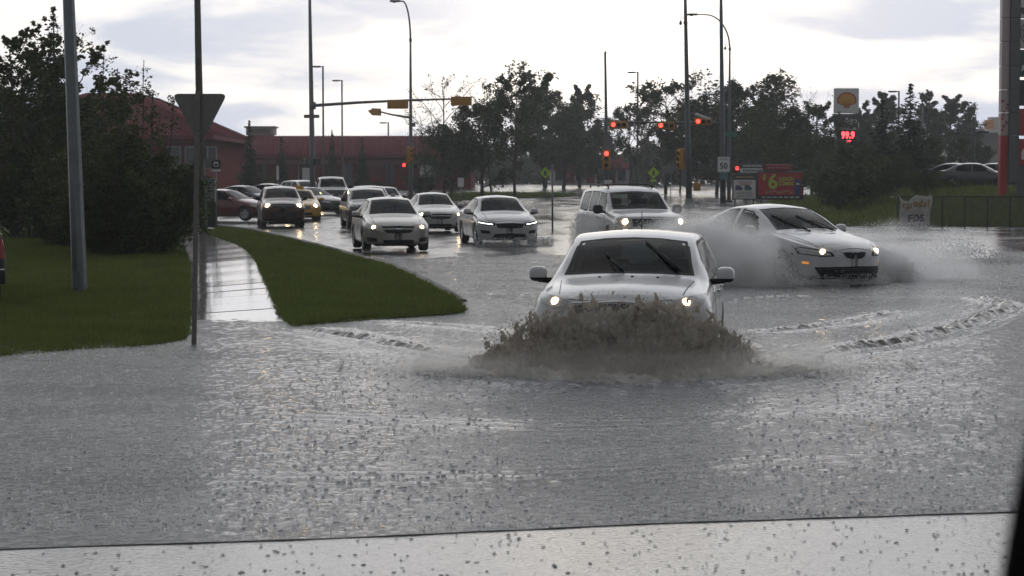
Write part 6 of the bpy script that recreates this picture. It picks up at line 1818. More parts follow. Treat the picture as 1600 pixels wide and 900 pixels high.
MB().lathe([(.05, .1), (.09, .02), (.09, -.08), (0, -.12)], (-.32, 0, cz_ - .24), 'Z', 10).build('camera_dome', SIGN_GREY, o)
# --- straight pole with the vertical red signal
D6_ = 140.0; x = X(949, D6_); zb = base_z(x, D6_) - .1
o = thing('signal_pole', 'straight green pole with a vertical signal showing red', 'traffic light', (x, D6_, zb))
post_mb(Z(83, D6_) - zb, .14, .085, 10, ((X(945.5, D6_) - x) / 9.5, 0)).build('pole', POLE_GREEN, o)
MB().lathe([(.085, 0), (.10, .02), (.07, .12), (0, .15)], ((X(945.5, D6_) - x), 0, Z(83, D6_) - zb), 'Z', 10).build('cap', POLE_GREEN, o)
signal_head(o, (X(947, D6_) - x, -.25, Z(249, D6_) - zb), False, -1, 0, 1.15)
flat_sign(o, (X(948, D6_) - x, -.18, Z(223, D6_) - zb), .60, 1.0, ALU)
flat_sign(o, (X(940, D6_) - x, -.2, Z(268, D6_) - zb), .5, .45, ALU)
MB().bbox((X(950, D6_) - x, -.2, Z(286, D6_) - zb), (.55, .2, .4), .04).build('control_box', SIGN_WHITE, o)
# --- parking lot lamps
for px, d, top, lab, sd in ((505.5, 168, 103, 'taller of the two thin dark lot lamps behind the signal mast', -1), (535, 186, 125, 'shorter of the two thin dark lot lamps behind the signal mast', -1),
                        (607, 205, 191, 'small far lot lamp standing over the red store roof', -1), (996, 172, 112, 'dark lot lamp before the slender tree right of the straight pole', -1),
                        (1403, 170, 142, 'dark lot lamp between the two spruces', -1), (1440, 165, 165, 'pale lot lamp right of the tallest spruce', 1), (1520, 120, 205, 'black lot lamp rising behind the parked cars', 1)):
    lot_lamp(px, d, top, lab, sd, STEEL if px == 1440 else POLE_DARK)
o, h = lamp_post(1242, 175, ground_at(X(1242, 175), 175), Z(150, 175), 'distant curved street lamp over the trees left of the gas price sign', arm=-1.3, r0=.12, r1=.05, m=POLE_GREEN, armrise=1.8, group='far street lamps')
# --- thin edge-on sign post in the flood
D_ = 74.0
o = thing('sign_post', 'thin post with a sign seen edge on between the two white cars', 'traffic sign', (X(863.5, D_), D_, -.05))
MB().tube([(0, 0, 0), (-.02, 0, Z(256, D_) + .05)], .035, 8).build('post', STEEL, o)
e = flat_sign(o, (-.03, -.3, Z(270, D_)), .6, .75, ALU); e.rotation_euler = (0, 0, R(88))
# --- lime pedestrian diamonds
for px, d, py, lab in ((852, 150, 270, 'lime diamond crossing sign left of the thin edge on sign post'), (1021, 150, 270, 'lime diamond crossing sign above the tall white car')):
    x = X(px, d); zb = base_z(x, d) - .05
    o = thing('crossing_sign', lab, 'traffic sign', (x, d, zb), 0, 'lime crossing signs')
    MB().tube([(0, 0, 0), (0, 0, Z(py - 8, d) - zb)], .035, 8).build('post', STEEL, o)
    e = flat_sign(o, (0, -.06, Z(py, d) - zb), .66, .66, SIGN_LIME); e.rotation_euler = (0, R(45), 0)
    f_ = MB(); f_.lathe([(0, -.05), (.05, 0), (0, .05)], (0, -.01, .17), 'Y', 8); f_.build('symbol', SIGN_BLACK, o, (0, -.07, Z(py, d) - zb))
    f_ = MB(); f_.prism([(-.06, .12), (.06, .12), (.10, -.04), (.04, -.04), (.12, -.24), (.05, -.24), (0, -.08), (-.07, -.24), (-.14, -.24), (-.04, -.02), (-.12, -.02)], -.01, 'Y', -.004); f_.build('symbol', SIGN_BLACK, o, (0, -.07, Z(py, d) - zb))
    if px > 900: flat_sign(o, (0, -.06, Z(py + 12, d) - zb), .45, .2, SIGN_LIME)
# --- small white signs
for px, d, py, w_, h_, lab in ((720, 108, 285, .34, .52, 'small white sign on a thin post behind the white sedan'), (1043, 150, 265, .95, .62, 'white board sign between the lime sign and the dark lamp pole'),
                             (434, 122, 270, .16, .9, 'narrow pale marker post before the store spruces')):
    x = X(px, d); zb = base_z(x, d) - .05
    o = thing('road_sign', lab, 'traffic sign', (x, d, zb), 0, 'small signs beside the street')
    for dx in ((-.25, .25) if w_ > .6 else (0,)): MB().tube([(dx, 0, 0), (dx, 0, Z(py, d) - zb + h_ / 2)], .03, 6).build('post', STEEL, o)
    flat_sign(o, (0, -.04, Z(py, d) - zb), w_, h_, SIGN_WHITE if w_ < .6 else ALU)
# --- roadside menu boards
D7 = 116.0
x = X(1163, D7); g_ = ground_at(x, D7)
o = thing('notice_board', 'white notice board with truck pictures left of the red menu board', 'notice board', (x, D7, g_))
zt, zb_ = Z(272, D7) - g_, Z(312, D7) - g_; w_ = X(1182, D7) - X(1144, D7)
fb = MB().bbox((0, 0, (zt + zb_) / 2), (w_, .25, zt - zb_), .04).build('frame', SIGN_BLACK, o)
pl = MB().box((0, -.135, (zt + zb_) / 2 - .14), (w_ - .14, .02, zt - zb_ - .42)).build('panel', SIGN_WHITE, o)
cz = (zt + zb_) / 2
strip(pl, 0, -.15, zt - .18, w_ * .72, .09, mat('dull_gold_print', (.30, .26, .10), rough=.6))
for k, (dx, c) in enumerate(((-.33, (.05, .05, .12)), (.22, (.03, .09, .10)))):
    MB().prism([(-.23, -.14), (.20, -.14), (.20, .04), (.10, .06), (.05, .16), (-.20, .16)], -.006, 'Y', 0).build('picture', mat('print_%d' % k, c, rough=.6), pl, (dx, -.147, cz - .06))
for k in range(4): strip(pl, .02 * k, -.15, cz + .30 - .065 * k, w_ * (.62 - .08 * k), .03, mat('red_print', (.30, .05, .05), rough=.6))
for k in range(4): strip(pl, 0, -.15, cz - .32 - .09 * k, w_ * (.75 if k % 2 else .6), .03, mat('grey_print', (.12, .12, .12), rough=.6))
for sx in (-1, 1): MB().tube([(sx * w_ * .38, 0, -.1), (sx * w_ * .38, 0, zb_ + .1)], .05, 8).build('leg', SIGN_BLACK, o)
xl = X(1176, D7) - x
for k, (za, zc_, m_) in enumerate(((256, 262, SIGN_BLACK), (263, 270, SIGN_WHITE))):
    pn = MB().bbox((xl + (.05 if k == 0 else -.08), 0, (Z(za, D7) + Z(zc_, D7)) / 2 - g_), (1.45 if k == 0 else 1.35, .12, Z(za, D7) - Z(zc_, D7)), .02).build('letter_row', m_, o)
    for j in range(9):
        strip(pn, xl - .55 + j * .13, -.068, (Z(za, D7) + Z(zc_, D7)) / 2 - g_, .085, .11, SIGN_WHITE if k == 0 else SIGN_BLACK, 'letter')
x = X(1219, D7); g_ = ground_at(x, D7)
o = thing('menu_board', 'red roadside menu board with a big lime number six and price', 'sign board', (x, D7, g_))
zt, zb_ = Z(268, D7) - g_, Z(312, D7) - g_; w_ = X(1256, D7) - X(1183, D7); cz = (zt + zb_) / 2
fb = MB().bbox((0, 0, cz), (w_, .3, zt - zb_), .07).build('frame', SIGN_BLACK, o)
pl = MB().box((0, -.165, cz + .10), (w_ - .12, .03, zt - zb_ - .34)).build('panel', SIGN_RED, o)
LIME = mat('lime_print', (.38, .52, .06), rough=.5)
lettering('6', 1.25, LIME, pl, (-.46, -.184, cz + .2), bold=.03)
lettering('$', .42, LIME, pl, (-.98, -.184, cz + .5), bold=.01)
lettering('LUNCH', .30, LIME, pl, (.33, -.184, cz + .40), bold=.01, stretch=.9)
lettering('COMBO', .30, LIME, pl, (.33, -.184, cz + .12), bold=.01, stretch=.85)
MB().bbox((1.03, -.18, cz - .10), (.42, .02, .95), .008).build('cup_print', mat('blue_print', (.03, .045, .16), rough=.5), pl)
MB().prism([(.14 * math.cos(a_), .14 * math.sin(a_)) for a_ in np.linspace(-.4, 2.6, 12)], -.006, 'Y', 0).build('swirl_print', SIGN_WHITE, pl, (1.03, -.195, cz + .02))
for k in range(7): MB().prism([(.11 * math.cos(a_) * (1.5 if k % 2 else 1), .075 * math.sin(a_)) for a_ in np.linspace(0, 6.2, 8)], -.006, 'Y', 0).build('food_print', mat('food_tan', (.40, .20, .12), rough=.6), pl, (-.85 + .25 * k, -.184, cz - .42 + .05 * (k % 3)))
for k in range(7): strip(fb, -1.02 + .34 * k, -.158, zb_ + .15, .25, .06, SIGN_WHITE)
hd = MB().bbox((-.12, 0, Z(262, D7) - g_), (1.62, .22, .40), .05).build('header', mat('deep_red', (.22, .02, .03), rough=.45), o)
for k in range(6): strip(hd, -.12 - .55 + .22 * k, -.118, Z(262, D7) - g_ , .15, .10, mat('pink_print', (.42, .16, .17), rough=.5), 'letter')
for sx in (-1, 1): MB().tube([(sx * w_ * .4, 0, -.1), (sx * w_ * .4, 0, zb_ + .1)], .06, 8).build('leg', SIGN_BLACK, o)

# --- gas price pylon
D8 = 150.0; x = X(1321, D8); g_ = ground_at(x, D8)
o = thing('gas_price_sign', 'tall white gas station sign with a shell emblem and red price digits', 'sign', (x, D8, g_))
w_ = X(1340, D8) - X(1302, D8)
def zz_(py): return Z(py, D8) - g_
MB().bbox((0, .1, zz_(200) / 2 + .2), (w_ * .8, .4, zz_(200)), .03).build('pillar', SIGN_WHITE, o)
pn = MB().bbox((0, 0, (zz_(138) + zz_(177)) / 2), (w_, .5, zz_(138) - zz_(177)), .04).build('emblem_panel', SIGN_WHITE, o)
c0 = (zz_(138) + zz_(177)) / 2
def pecten(r, k=1.0):
    P_ = [(-.30 * r, -.78 * r), (-.36 * r, -.52 * r), (-.62 * r, -.46 * r)]
    for i in range(15):
        a_ = math.pi * (1.08 - 1.16 * i / 14); rr = r * (1.0 + (.035 if i % 2 == 0 else -.02)); P_.append((rr * 1.02 * math.cos(a_), rr * .86 * math.sin(a_) ))
    P_ += [(.62 * r, -.46 * r), (.36 * r, -.52 * r), (.30 * r, -.78 * r)]
    return P_
em = MB().prism(pecten(.74), -.02, 'Y', 0).build('emblem', mat('emblem_red', (.42, .03, .02), rough=.4), pn, (0, -.255, c0 + .02))
MB().prism([(a_ * .84, b_ * .82 - .01) for a_, b_ in pecten(.74)], -.012, 'Y', -.022).build('emblem_yellow', mat('emblem_yellow', (.62, .34, .02), rough=.4), em)
for i in range(7):
    a_ = math.pi * (.92 - .84 * i / 6)
    MB().tube([(.12 * math.cos(a_), -.036, -.42), (.58 * math.cos(a_), -.036, .50 * math.sin(a_))], .016, 4).build('rib', mat('emblem_red', (.42, .03, .02)), em)
pn = MB().bbox((-.02, 0, (zz_(178) + zz_(199)) / 2), (w_ - .06, .48, zz_(178) - zz_(199)), .03).build('name_panel', SIGN_GREY, o)
lettering('&go', .62, SIGN_WHITE, pn, (.34, -.25, (zz_(178) + zz_(199)) / 2))
pn = MB().bbox((.05, 0, (zz_(203) + zz_(227)) / 2), (w_ * .8, .4, zz_(203) - zz_(227)), .03).build('price_panel', SIGN_BLACK, o)
LED = glow_mat('red_price_digits', (1.0, .05, .06), 5.0)
lettering('99.9', .72, LED, pn, (.13, -.21, zz_(211.5)), bold=.022, stretch=.85)
lettering('99', .34, LED, pn, (.2, -.21, zz_(222)), bold=.012)
# --- tall pylon at the right picture edge
D9 = 96.0; x0 = X(1562, D9); g_ = ground_at(x0, D9)
o = thing('sign_pylon', 'tall shop sign pylon with a grey column and colored panels at the right edge', 'sign', (x0, D9, g_ - .3))
zt = Z(-60, D9) - g_ + .3
def q_(px): return X(px, D9) - x0
def h_(py): return Z(py, D9) - g_ + .3
PINK = mat('pale_pink_cladding', (.46, .37, .37), rough=.5, var=.08)
edges_ = [-60, -8, 28, 65, 103, 140, 176, 212]
for a_, b_ in zip(edges_[:-1], edges_[1:]):
    MB().bbox((q_(1567.5), .12, (h_(a_) + h_(b_)) / 2), (q_(1574) - q_(1562) , .5, h_(a_) - h_(b_) - .03), .012).build('cladding_panel', PINK, o)
MB().bbox((q_(1567.5), .12, h_(212) / 2), (q_(1574) - q_(1562), .5, h_(212) - .02), .012).build('cladding_panel', SIGN_RED, o)
for a_, b_ in zip(edges_, edges_[1:] + [285]):
    MB().bbox((q_(1581), 0, (h_(a_) + max(0, h_(b_))) / 2), (q_(1588.5) - q_(1574.5), .8, h_(a_) - max(0, h_(b_)) - .02), .012).build('column_block', mat('grey_column', (.085, .09, .09), rough=.7, var=.15), o)
for k in range(9):
    rr = random.uniform(.06, .12); cx_ = q_(random.uniform(1563.5, 1572)); cy_ = h_(158 + 5.6 * k)
    MB().prism([(cx_ + rr * (1 if j % 2 else .45) * math.cos(j * math.pi / 5), cy_ + rr * (1 if j % 2 else .45) * math.sin(j * math.pi / 5)) for j in range(10)], -.01, 'Y', -.131).build('leaf_print', SIGN_RED, o)
PX1 = 1680
for (a_, b_, m_) in ((-60, 28, SIGN_WHITE), (30.5, 75.5, mat('pale_panel', (.5, .5, .45), rough=.5)), (78, 120, mat('panel_green', (.015, .07, .05), rough=.4)), (125, 165, SIGN_BLACK), (170, 212, SIGN_RED), (217, 258, SIGN_RED)):
    pn = MB().bbox(((q_(1589) + q_(PX1)) / 2, .05, (h_(a_) + h_(b_)) / 2), (q_(PX1) - q_(1589), .5, h_(a_) - h_(b_)), .02).build('shop_panel', m_, o)
    if a_ == -60: lettering('RV', .42, SIGN_BLACK, pn, (q_(1595.5), -.21, h_(18)), bold=.03)
    if a_ > 30 and a_ < 31:
        for rr in (.62, .50):
            t2 = MB(); t2.tube([(q_(1609) + rr * math.cos(k), -.21, h_(52) + rr * math.sin(k)) for k in np.linspace(0, 6.283, 30)], .025, 5, caps=False); t2.build('emblem_ring', SIGN_BLACK, pn)
        for k in range(5): MB().box((q_(1606), -.21, h_(56) - .11 * k + .18), (.5 - .06 * k, .02, .045)).build('emblem_bar', SIGN_BLACK, pn)
    if a_ == 78: MB().prism([(-.28, -.16), (.3, .02), (.34, .2), (-.22, .12)], -.02, 'Y', 0).build('mark_print', SIGN_WHITE, pn, (q_(1600), -.2, h_(106)))
    if a_ == 217: MB().prism([(-.16, -.3), (.02, -.3), (.0, -.05), (.14, .08), (.1, .26), (-.12, .22), (-.18, .0)], -.02, 'Y', 0).build('mark_print', SIGN_WHITE, pn, (q_(1599), -.2, h_(240)))
MB().bbox(((q_(1589) + q_(PX1)) / 2, .05, h_(258) / 2), (q_(PX1) - q_(1589), .42, h_(258)), .02).build('plinth', mat('grey_column', (.085, .09, .09)), o)

# --- chain link fence along the foot of the bank
D10 = 80.0; xa, xb = X(1403, D10), X(1790, D10); zt = Z(307.5, D10)
o = thing('chain_fence', 'low dark chain link fence along the water on the right', 'fence', (xa, D10, -.05))
n_ = 11
FENCE = mat('fence_steel', (.02, .022, .022), rough=.6, metal=.2)
for k in range(n_ + 1):
    xx = (xb - xa) * k / n_
    MB().tube([(xx, 0, -.3), (xx, 0, zt + .08)], .032, 8).build('post', FENCE, o)
    if k < n_:
        MB().tube([(xx, 0, zt + .05), (xx + (xb - xa) / n_, 0, zt + .05)], .034, 6).build('rail', FENCE, o)
wm = MB(); Hh = zt - .02
st = .085
for k in range(int((xb - xa + Hh) / st)):
    for sgn in (1, -1):
        u0 = k * st - (Hh if sgn > 0 else 0); a0, a1 = u0, u0 + Hh
        pa, pb_ = ((a0, .06), (a1, Hh)) if sgn > 0 else ((a0, Hh), (a1, .06))
        L_ = xb - xa
        if a1 < 0 or a0 > L_: continue
        def clipx(u): 
            t_ = (u - a0) / (a1 - a0); return (u, 0.01 * sgn, pa[1] + (pb_[1] - pa[1]) * t_)
        wm.tube([clipx(max(0, a0)), clipx(min(L_, a1))], .0085, 3, caps=False)
w_o = wm.build('wire_mesh', FENCE, o); tag(w_o, kind='stuff')
# --- bedsheet banner
D11 = 79.6; bx0, bx1 = X(1406, D11), X(1456, D11); bt, bb = Z(307, D11), Z(351, D11)
NXb, NZb = 26, 20
def banner_pt(u, v):
    sag = .13 * math.exp(-((u - .16) / .13) ** 2) + .10 * math.exp(-((u - .30) / .1) ** 2) + .03 * math.sin(u * 9)
    top = bt + .06 * u * 1.2 - sag * (1 - .6 * v) - .03
    zz = top + (bb - top) * v
    xx = bx0 + (bx1 - bx0) * (u * (1 - .06 * v) + .015 * math.sin(v * 7))
    yy = D11 - .05 - .05 * math.sin(u * 14 + v * 3) * (1 - .3 * v) - .03 * math.sin(u * 31 + v * 9)
    return Vector((xx, yy, zz))
g_b = [banner_pt(i / NXb, j / NZb) for j in range(NZb + 1) for i in range(NXb + 1)]
ban = thing('cloth_banner', 'painted white bedsheet banner hanging on the fence', 'banner', (bx0, D11, bb))
off = Vector((bx0, D11, bb))
bmh = MB(); bmh.add([p - off for p in g_b], [(j * (NXb + 1) + i, j * (NXb + 1) + i + 1, (j + 1) * (NXb + 1) + i + 1, (j + 1) * (NXb + 1) + i) for j in range(NZb) for i in range(NXb)], True)
bo = bmh.build('cloth', mat('wet_sheet', (.56, .54, .52), rough=.7, var=.18, vscale=3, translucent=.35, dirt=((.30, .28, .22), .5)), ban)
sl = bo.modifiers.new('thick', 'SOLIDIFY'); sl.thickness = .004
for txt, size, m_, pos in (('Grads!', .43, mat('banner_ochre', (.28, .16, .03), rough=.7), (.66, .74)), ('EDS', .42, mat('banner_navy', (.05, .06, .11), rough=.7), (.72, .22))):
    me = text_mesh(txt, size, .001, bold=.012)
    for vv in me.vertices:
        u = (vv.co.x + pos[0]) / (bx1 - bx0); v = 1 - (vv.co.z + (bt - bb) * pos[1]) / (bt - bb)
        q = banner_pt(min(1, max(0, u)), min(1, max(0, v))) - off; vv.co = (q.x, q.y - .012 + vv.co.y, q.z)
    me.materials.clear(); me.materials.append(m_); link('painted_letters', me, ban)
for u in (.02, .55, .98):
    q = banner_pt(u, 0) - off; MB().tube([q, (q.x, .4, bt - bb + .05)], .008, 4).build('tie', SIGN_WHITE, ban)

# --- the window pillar of the car the picture was taken from
D12 = .80
o = thing('car_pillar', 'black edge of the viewing car in the lower right corner', 'car pillar', (X(1640, D12), D12, Z(900, D12) - .2))
ox, oz = X(1640, D12), Z(900, D12) - .2
mb = MB()
prof_ = [(1598, 600), (1597, 690), (1594, 745), (1588, 800), (1581, 850), (1574, 900), (1566, 1000), (1560, 1150)]
mb.tube([(X(a_ + 32, D12) - ox, 0, Z(b_, D12) - oz) for a_, b_ in prof_], [.0015, .005, .0075, .0085, .0088, .009, .009, .009], 12)
mb.build('pillar', mat('matt_black', (.006, .006, .006), rough=.9, spec=.1), o)
MB().bbox((.05, .02, .12), (.06, .03, .42), .008).build('door_frame', mat('matt_black', (.006, .006, .006)), o)
# ------------------------------------------------------------------ splashes: the brown bow wave, foam and spray
def surface_nets(F, org, st):
    """smooth skin of the region F > 0 on a regular grid"""
    nx, ny, nz = F.shape
    ins = F > 0
    c = [F[i:nx - 1 + i, j:ny - 1 + j, k:nz - 1 + k] for i in (0, 1) for j in (0, 1) for k in (0, 1)]
    cor = [(i, j, k) for i in (0, 1) for j in (0, 1) for k in (0, 1)]
    cnt = sum((q > 0).astype(np.int8) for q in c)
    act = (cnt > 0) & (cnt < 8)
    idx = np.full(act.shape, -1, np.int64); idx[act] = np.arange(act.sum())
    P_ = np.zeros((act.sum(), 3)); W_ = np.zeros(act.sum())
    for a in range(8):
        for b in range(a + 1, 8):
            if sum(abs(cor[a][i] - cor[b][i]) for i in range(3)) != 1: continue
            fa, fb = c[a][act], c[b][act]
            cr = (fa > 0) != (fb > 0)
            t = np.where(cr, fa / (fa - fb + 1e-12), 0)
            for i in range(3): P_[:, i] += np.where(cr, cor[a][i] + t * (cor[b][i] - cor[a][i]), 0)
            W_ += cr
    P_ /= np.maximum(W_, 1)[:, None]
    base = np.stack(np.nonzero(act), -1)
    V_ = (base + P_) * st + np.array(org)
    faces = []
    for ax in range(3):
        sl0 = [slice(None)] * 3; sl1 = [slice(None)] * 3
        sl0[ax] = slice(0, -1); sl1[ax] = slice(1, None)
        d = ins[tuple(sl0)] != ins[tuple(sl1)]
        e = np.stack(np.nonzero(d), -1)
        o1, o2 = (ax + 1) % 3, (ax + 2) % 3
        ok = (e[:, o1] > 0) & (e[:, o2] > 0) & (e[:, o1] < F.shape[o1] - 1) & (e[:, o2] < F.shape[o2] - 1)
        e = e[ok]
        def cell(d1, d2):
            q = e.copy(); q[:, o1] -= d1; q[:, o2] -= d2; return idx[q[:, 0], q[:, 1], q[:, 2]]
        f = np.stack([cell(0, 0), cell(1, 0), cell(1, 1), cell(0, 1)], -1)
        up = ins[e[:, 0], e[:, 1], e[:, 2]]
        f[~up] = f[~up][:, ::-1]
        faces.append(f)
    F_ = np.concatenate(faces)
    return V_, F_[(F_ >= 0).all(1)]
def mud_mat(name, c, tr, rough=.22):
    m = bpy.data.materials.new(name); m.use_nodes = True; MATS[name] = m
    t = m.node_tree; p = t.nodes['Principled BSDF']
    p.inputs['Roughness'].default_value = rough; p.inputs['IOR'].default_value = 1.33
    co = N(t, 'ShaderNodeTexCoord'); n = N(t, 'ShaderNodeTexNoise'); n.inputs['Scale'].default_value = 3.5; n.inputs['Detail'].default_value = 6
    wire(t, co.outputs['Object'], n.inputs['Vector'])
    col = mixc(t, n.outputs['Fac'], tuple(v * .7 for v in c), tuple(v * 1.3 for v in c))
    if name == 'muddy_wave':                       # threads of froth drawn out in the falling water
        mp = N(t, 'ShaderNodeMapping'); mp.inputs['Scale'].default_value = (1, 1, .6)
        wire(t, co.outputs['Object'], mp.inputs[0])
        fr = N(t, 'ShaderNodeTexNoise'); fr.inputs['Scale'].default_value = 22; fr.inputs['Detail'].default_value = 7; fr.inputs['Roughness'].default_value = .68; fr.inputs['Distortion'].default_value = .6
        wire(t, mp.outputs[0], fr.inputs['Vector'])
        col = mixc(t, ramp(t, fr.outputs['Fac'], [(.46, 0), (.66, .85)]), col, (.86, .83, .79))
        bp = N(t, 'ShaderNodeBump'); bp.inputs['Strength'].default_value = .9; bp.inputs['Distance'].default_value = .05
        wire(t, fr.outputs['Fac'], bp.inputs['Height']); wire(t, bp.outputs[0], p.inputs['Normal'])
    wire(t, col, p.inputs['Base Color'])
    tl = N(t, 'ShaderNodeBsdfTranslucent'); wire(t, col, tl.inputs[0])
    mx = N(t, 'ShaderNodeMixShader'); mx.inputs[0].default_value = tr
    wire(t, p.outputs[0], mx.inputs[1]); wire(t, tl.outputs[0], mx.inputs[2]); wire(t, mx.outputs[0], t.nodes['Material Output'].inputs[0])
    return m
MUD = mud_mat('muddy_wave', (.54, .495, .43), .72, .16)
FOAM = mud_mat('muddy_foam', (.88, .86, .83), .68, .3)
SPRAY = mud_mat('white_spray', (.88, .88, .88), .6, .5)

WC = 1.10                                      # middle of the wave, metres right of the camera axis
WY = SUV_D - .20                               # face of the bumper
st = .0135
x_ = np.arange(WC - 1.62, WC + 1.62, st); y_ = np.arange(WY - .75, WY + .30, st); z_ = np.arange(-.10, .98, st)
XX, YY, ZZ = np.meshgrid(x_, y_, z_, indexing='ij')
u = (XX - WC) / 1.5
bow = WY - .34 + .42 * np.abs(u) ** 2.2 - .10 * (1 - ZZ / .8)                 # line of the curtain in plan
edge_n = fbm(XX * 3.1, YY * 1.2 + 4.0, octv=3)
crest = (.585 * (1 - np.abs(u) ** 2.5) * (1 + .30 * edge_n) + .10 * perlin(XX * 8.0, YY * 3.0, ZZ * 2.0) + .02)
crest = crest - .10 * np.exp(-((u - .95) / .3) ** 2)
th = .12 + .16 * np.clip(1 - ZZ / np.maximum(crest, .05), 0, 1)
q = np.minimum(th - np.abs(YY - bow), (crest - ZZ) * .55)
turb = fbm(XX * 11, YY * 11, ZZ * 7.5 - YY * 2, octv=3, gain=.66)
fine = perlin(XX * 26.0 + turb * 3, YY * 26.0, ZZ * 17.0 + turb * 3)
hgt = np.clip(ZZ / np.maximum(crest, .1), 0, 1.2)
Fd = q + turb * (.085 + .10 * hgt) + fine * (.022 + .018 * hgt) - .02 * hgt
V_, F_ = surface_nets(Fd, (x_[0], y_[0], z_[0]), st)
tag(link('bow_wave', np_mesh('bow_wave', V_, F_, MUD)), kind='stuff')
# churned foam running out from the foot of the wave
st = .023
x_ = np.arange(WC - 2.75, WC + 2.9, st); y_ = np.arange(WY - 1.15, WY + .75, st); z_ = np.arange(-.06, .40, st)
XX, YY, ZZ = np.meshgrid(x_, y_, z_, indexing='ij')
u = (XX - WC) / 1.5
foot = WY - .62 + .30 * np.abs(u) ** 2.0
dl = np.abs(YY - foot)
body = .13 * np.exp(-(dl / .36) ** 2) * (1 - sstep(.8, 1.6, np.abs(u))) * (.75 + .8 * fbm(XX * 2.3, YY * 2.3, octv=3))
Fd = body - ZZ - .015 + (.05 + .06 * np.clip(body / .1, 0, 1)) * fbm(XX * 12, YY * 12, ZZ * 12, octv=4, gain=.7) * (body > .015) - .03 * (body <= .015)
V_, F_ = surface_nets(Fd, (x_[0], y_[0], z_[0]), st)
tag(link('wave_foam', np_mesh('wave_foam', V_, F_, FOAM)), kind='stuff')

_OCT = np.array([(1, 0, -.5), (-.5, .87, -.5), (-.5, -.87, -.5), (0, 0, 1.1)], float) * 1.25
_OCF = np.array([(0, 2, 1), (0, 1, 3), (1, 2, 3), (2, 0, 3)])
def drops(name, c, r, m, stretch=None):
    c = np.asarray(c); n = len(c); r = np.broadcast_to(r, (n,))
    sc = np.ones((n, 1, 3)) if stretch is None else stretch[:, None, :]
    v = c[:, None, :] + _OCT[None] * r[:, None, None] * sc
    f = _OCF[None] + (np.arange(n) * 4)[:, None, None]
    return tag(link(name, np_mesh(name, v.reshape(-1, 3), f.reshape(-1, 3), m)), kind='stuff')
# drops flung off the crest and its two ends, and the fine froth along the foot
n = 14000
u = np.clip(rng.normal(0, .72, n), -1.35, 1.35)
hz = .58 * (1 - np.abs(u).clip(0, 1) ** 3) + rng.exponential(.05, n) - .02
c = np.column_stack([WC + 1.5 * u + rng.normal(0, .04, n), WY - .34 + .4 * np.abs(u) ** 2.2 + rng.normal(0, .10, n), np.maximum(.01, hz)])
drops('wave_drops', c, rng.uniform(.0015, .0048, n), MUD, np.column_stack([np.ones(n), np.ones(n), rng.uniform(.8, 2.2, n)]))
n = 26000
u = np.clip(rng.normal(.06, .78, n), -1.9, 2.0)
c = np.column_stack([WC + 1.5 * u, WY - .68 + .30 * np.abs(u) ** 2 + rng.normal(0, .17, n), .005 + rng.exponential(.075, n) * (1.15 - .45 * np.abs(u)).clip(.2)])
drops('foam_drops', c, rng.uniform(.0015, .0046, n), FOAM)
# clots of foam along the wakes
allc = []
for path, h, wd, rgh in WAKES[:6]:
    m_ = 250
    t = rng.random(m_) * (len(path) - 1); i = np.minimum(t.astype(int), len(path) - 2); f = t - i
    px_ = np.array([path[k].x for k in range(len(path))]); py_ = np.array([path[k].y for k in range(len(path))])
    xx = px_[i] * (1 - f) + px_[i + 1] * f + rng.normal(0, wd * .45, m_); yy = py_[i] * (1 - f) + py_[i + 1] * f + rng.normal(0, wd * .45, m_)
    allc.append(np.column_stack([xx, yy, water_z(xx, yy) + rng.exponential(.012, m_)]))
c = np.concatenate(allc)
drops('wake_drops', c, rng.uniform(.0015, .0045, len(c)), MUD, np.column_stack([np.full(len(c), 1.5), np.ones(len(c)), np.full(len(c), .6)]))

# the stirred-up crest of each wake: a churned muddy ridge just breaking the surface
RIDGE = mud_mat('stirred_water', (.15, .138, .118), .12, .07)
for (path, h, wd, rgh), (amp, hw) in zip(WAKES[:4], ((.085, .26), (.105, .36), (.07, .30), (.05, .22))):
    L_ = np.concatenate([[0], np.cumsum([(b - a).length for a, b in zip(path[:-1], path[1:])])])
    ns, nw = int(L_[-1] / .022), int(2 * hw / .020)
    sv = np.linspace(0, L_[-1], ns); px_ = np.interp(sv, L_, [p.x for p in path]); py_ = np.interp(sv, L_, [p.y for p in path])
    tx = np.gradient(px_); ty = np.gradient(py_); ln = np.hypot(tx, ty); nx_, ny_ = -ty / ln, tx / ln
    wv = np.linspace(-hw, hw, nw)
    SX = px_[:, None] + nx_[:, None] * wv[None]; SY = py_[:, None] + ny_[:, None] * wv[None]
    wob = .16 * fbm(SX * .9, SY * .9, octv=2)
    e = np.exp(-((wv[None] + wob) / (hw * .48)) ** 2) * (sstep(0, .15, sv / L_[-1]) * (1 - sstep(.75, 1.0, sv / L_[-1])))[:, None]
    t_ = fbm(SX * 3.2, SY * 3.2, octv=2) * .8 + fbm(SX * 8, SY * 8, octv=3, gain=.55) * .55
    SZ = .95 * amp * e * (.62 + .75 * t_ + .35 * perlin(SX * 6, SY * 6)) - .004 - .034 * (1 - e)
    i = np.arange(ns - 1)[:, None] * nw + np.arange(nw - 1)[None]
    f = np.stack([i, i + 1, i + nw + 1, i + nw], -1).reshape(-1, 4)
    zq = SZ.reshape(-1)[f].max(1); f = f[zq > -.045]
    tag(link('wake_ridge', np_mesh('wake_ridge', np.stack([SX, SY, SZ], -1).reshape(-1, 3), f, RIDGE)), kind='stuff')
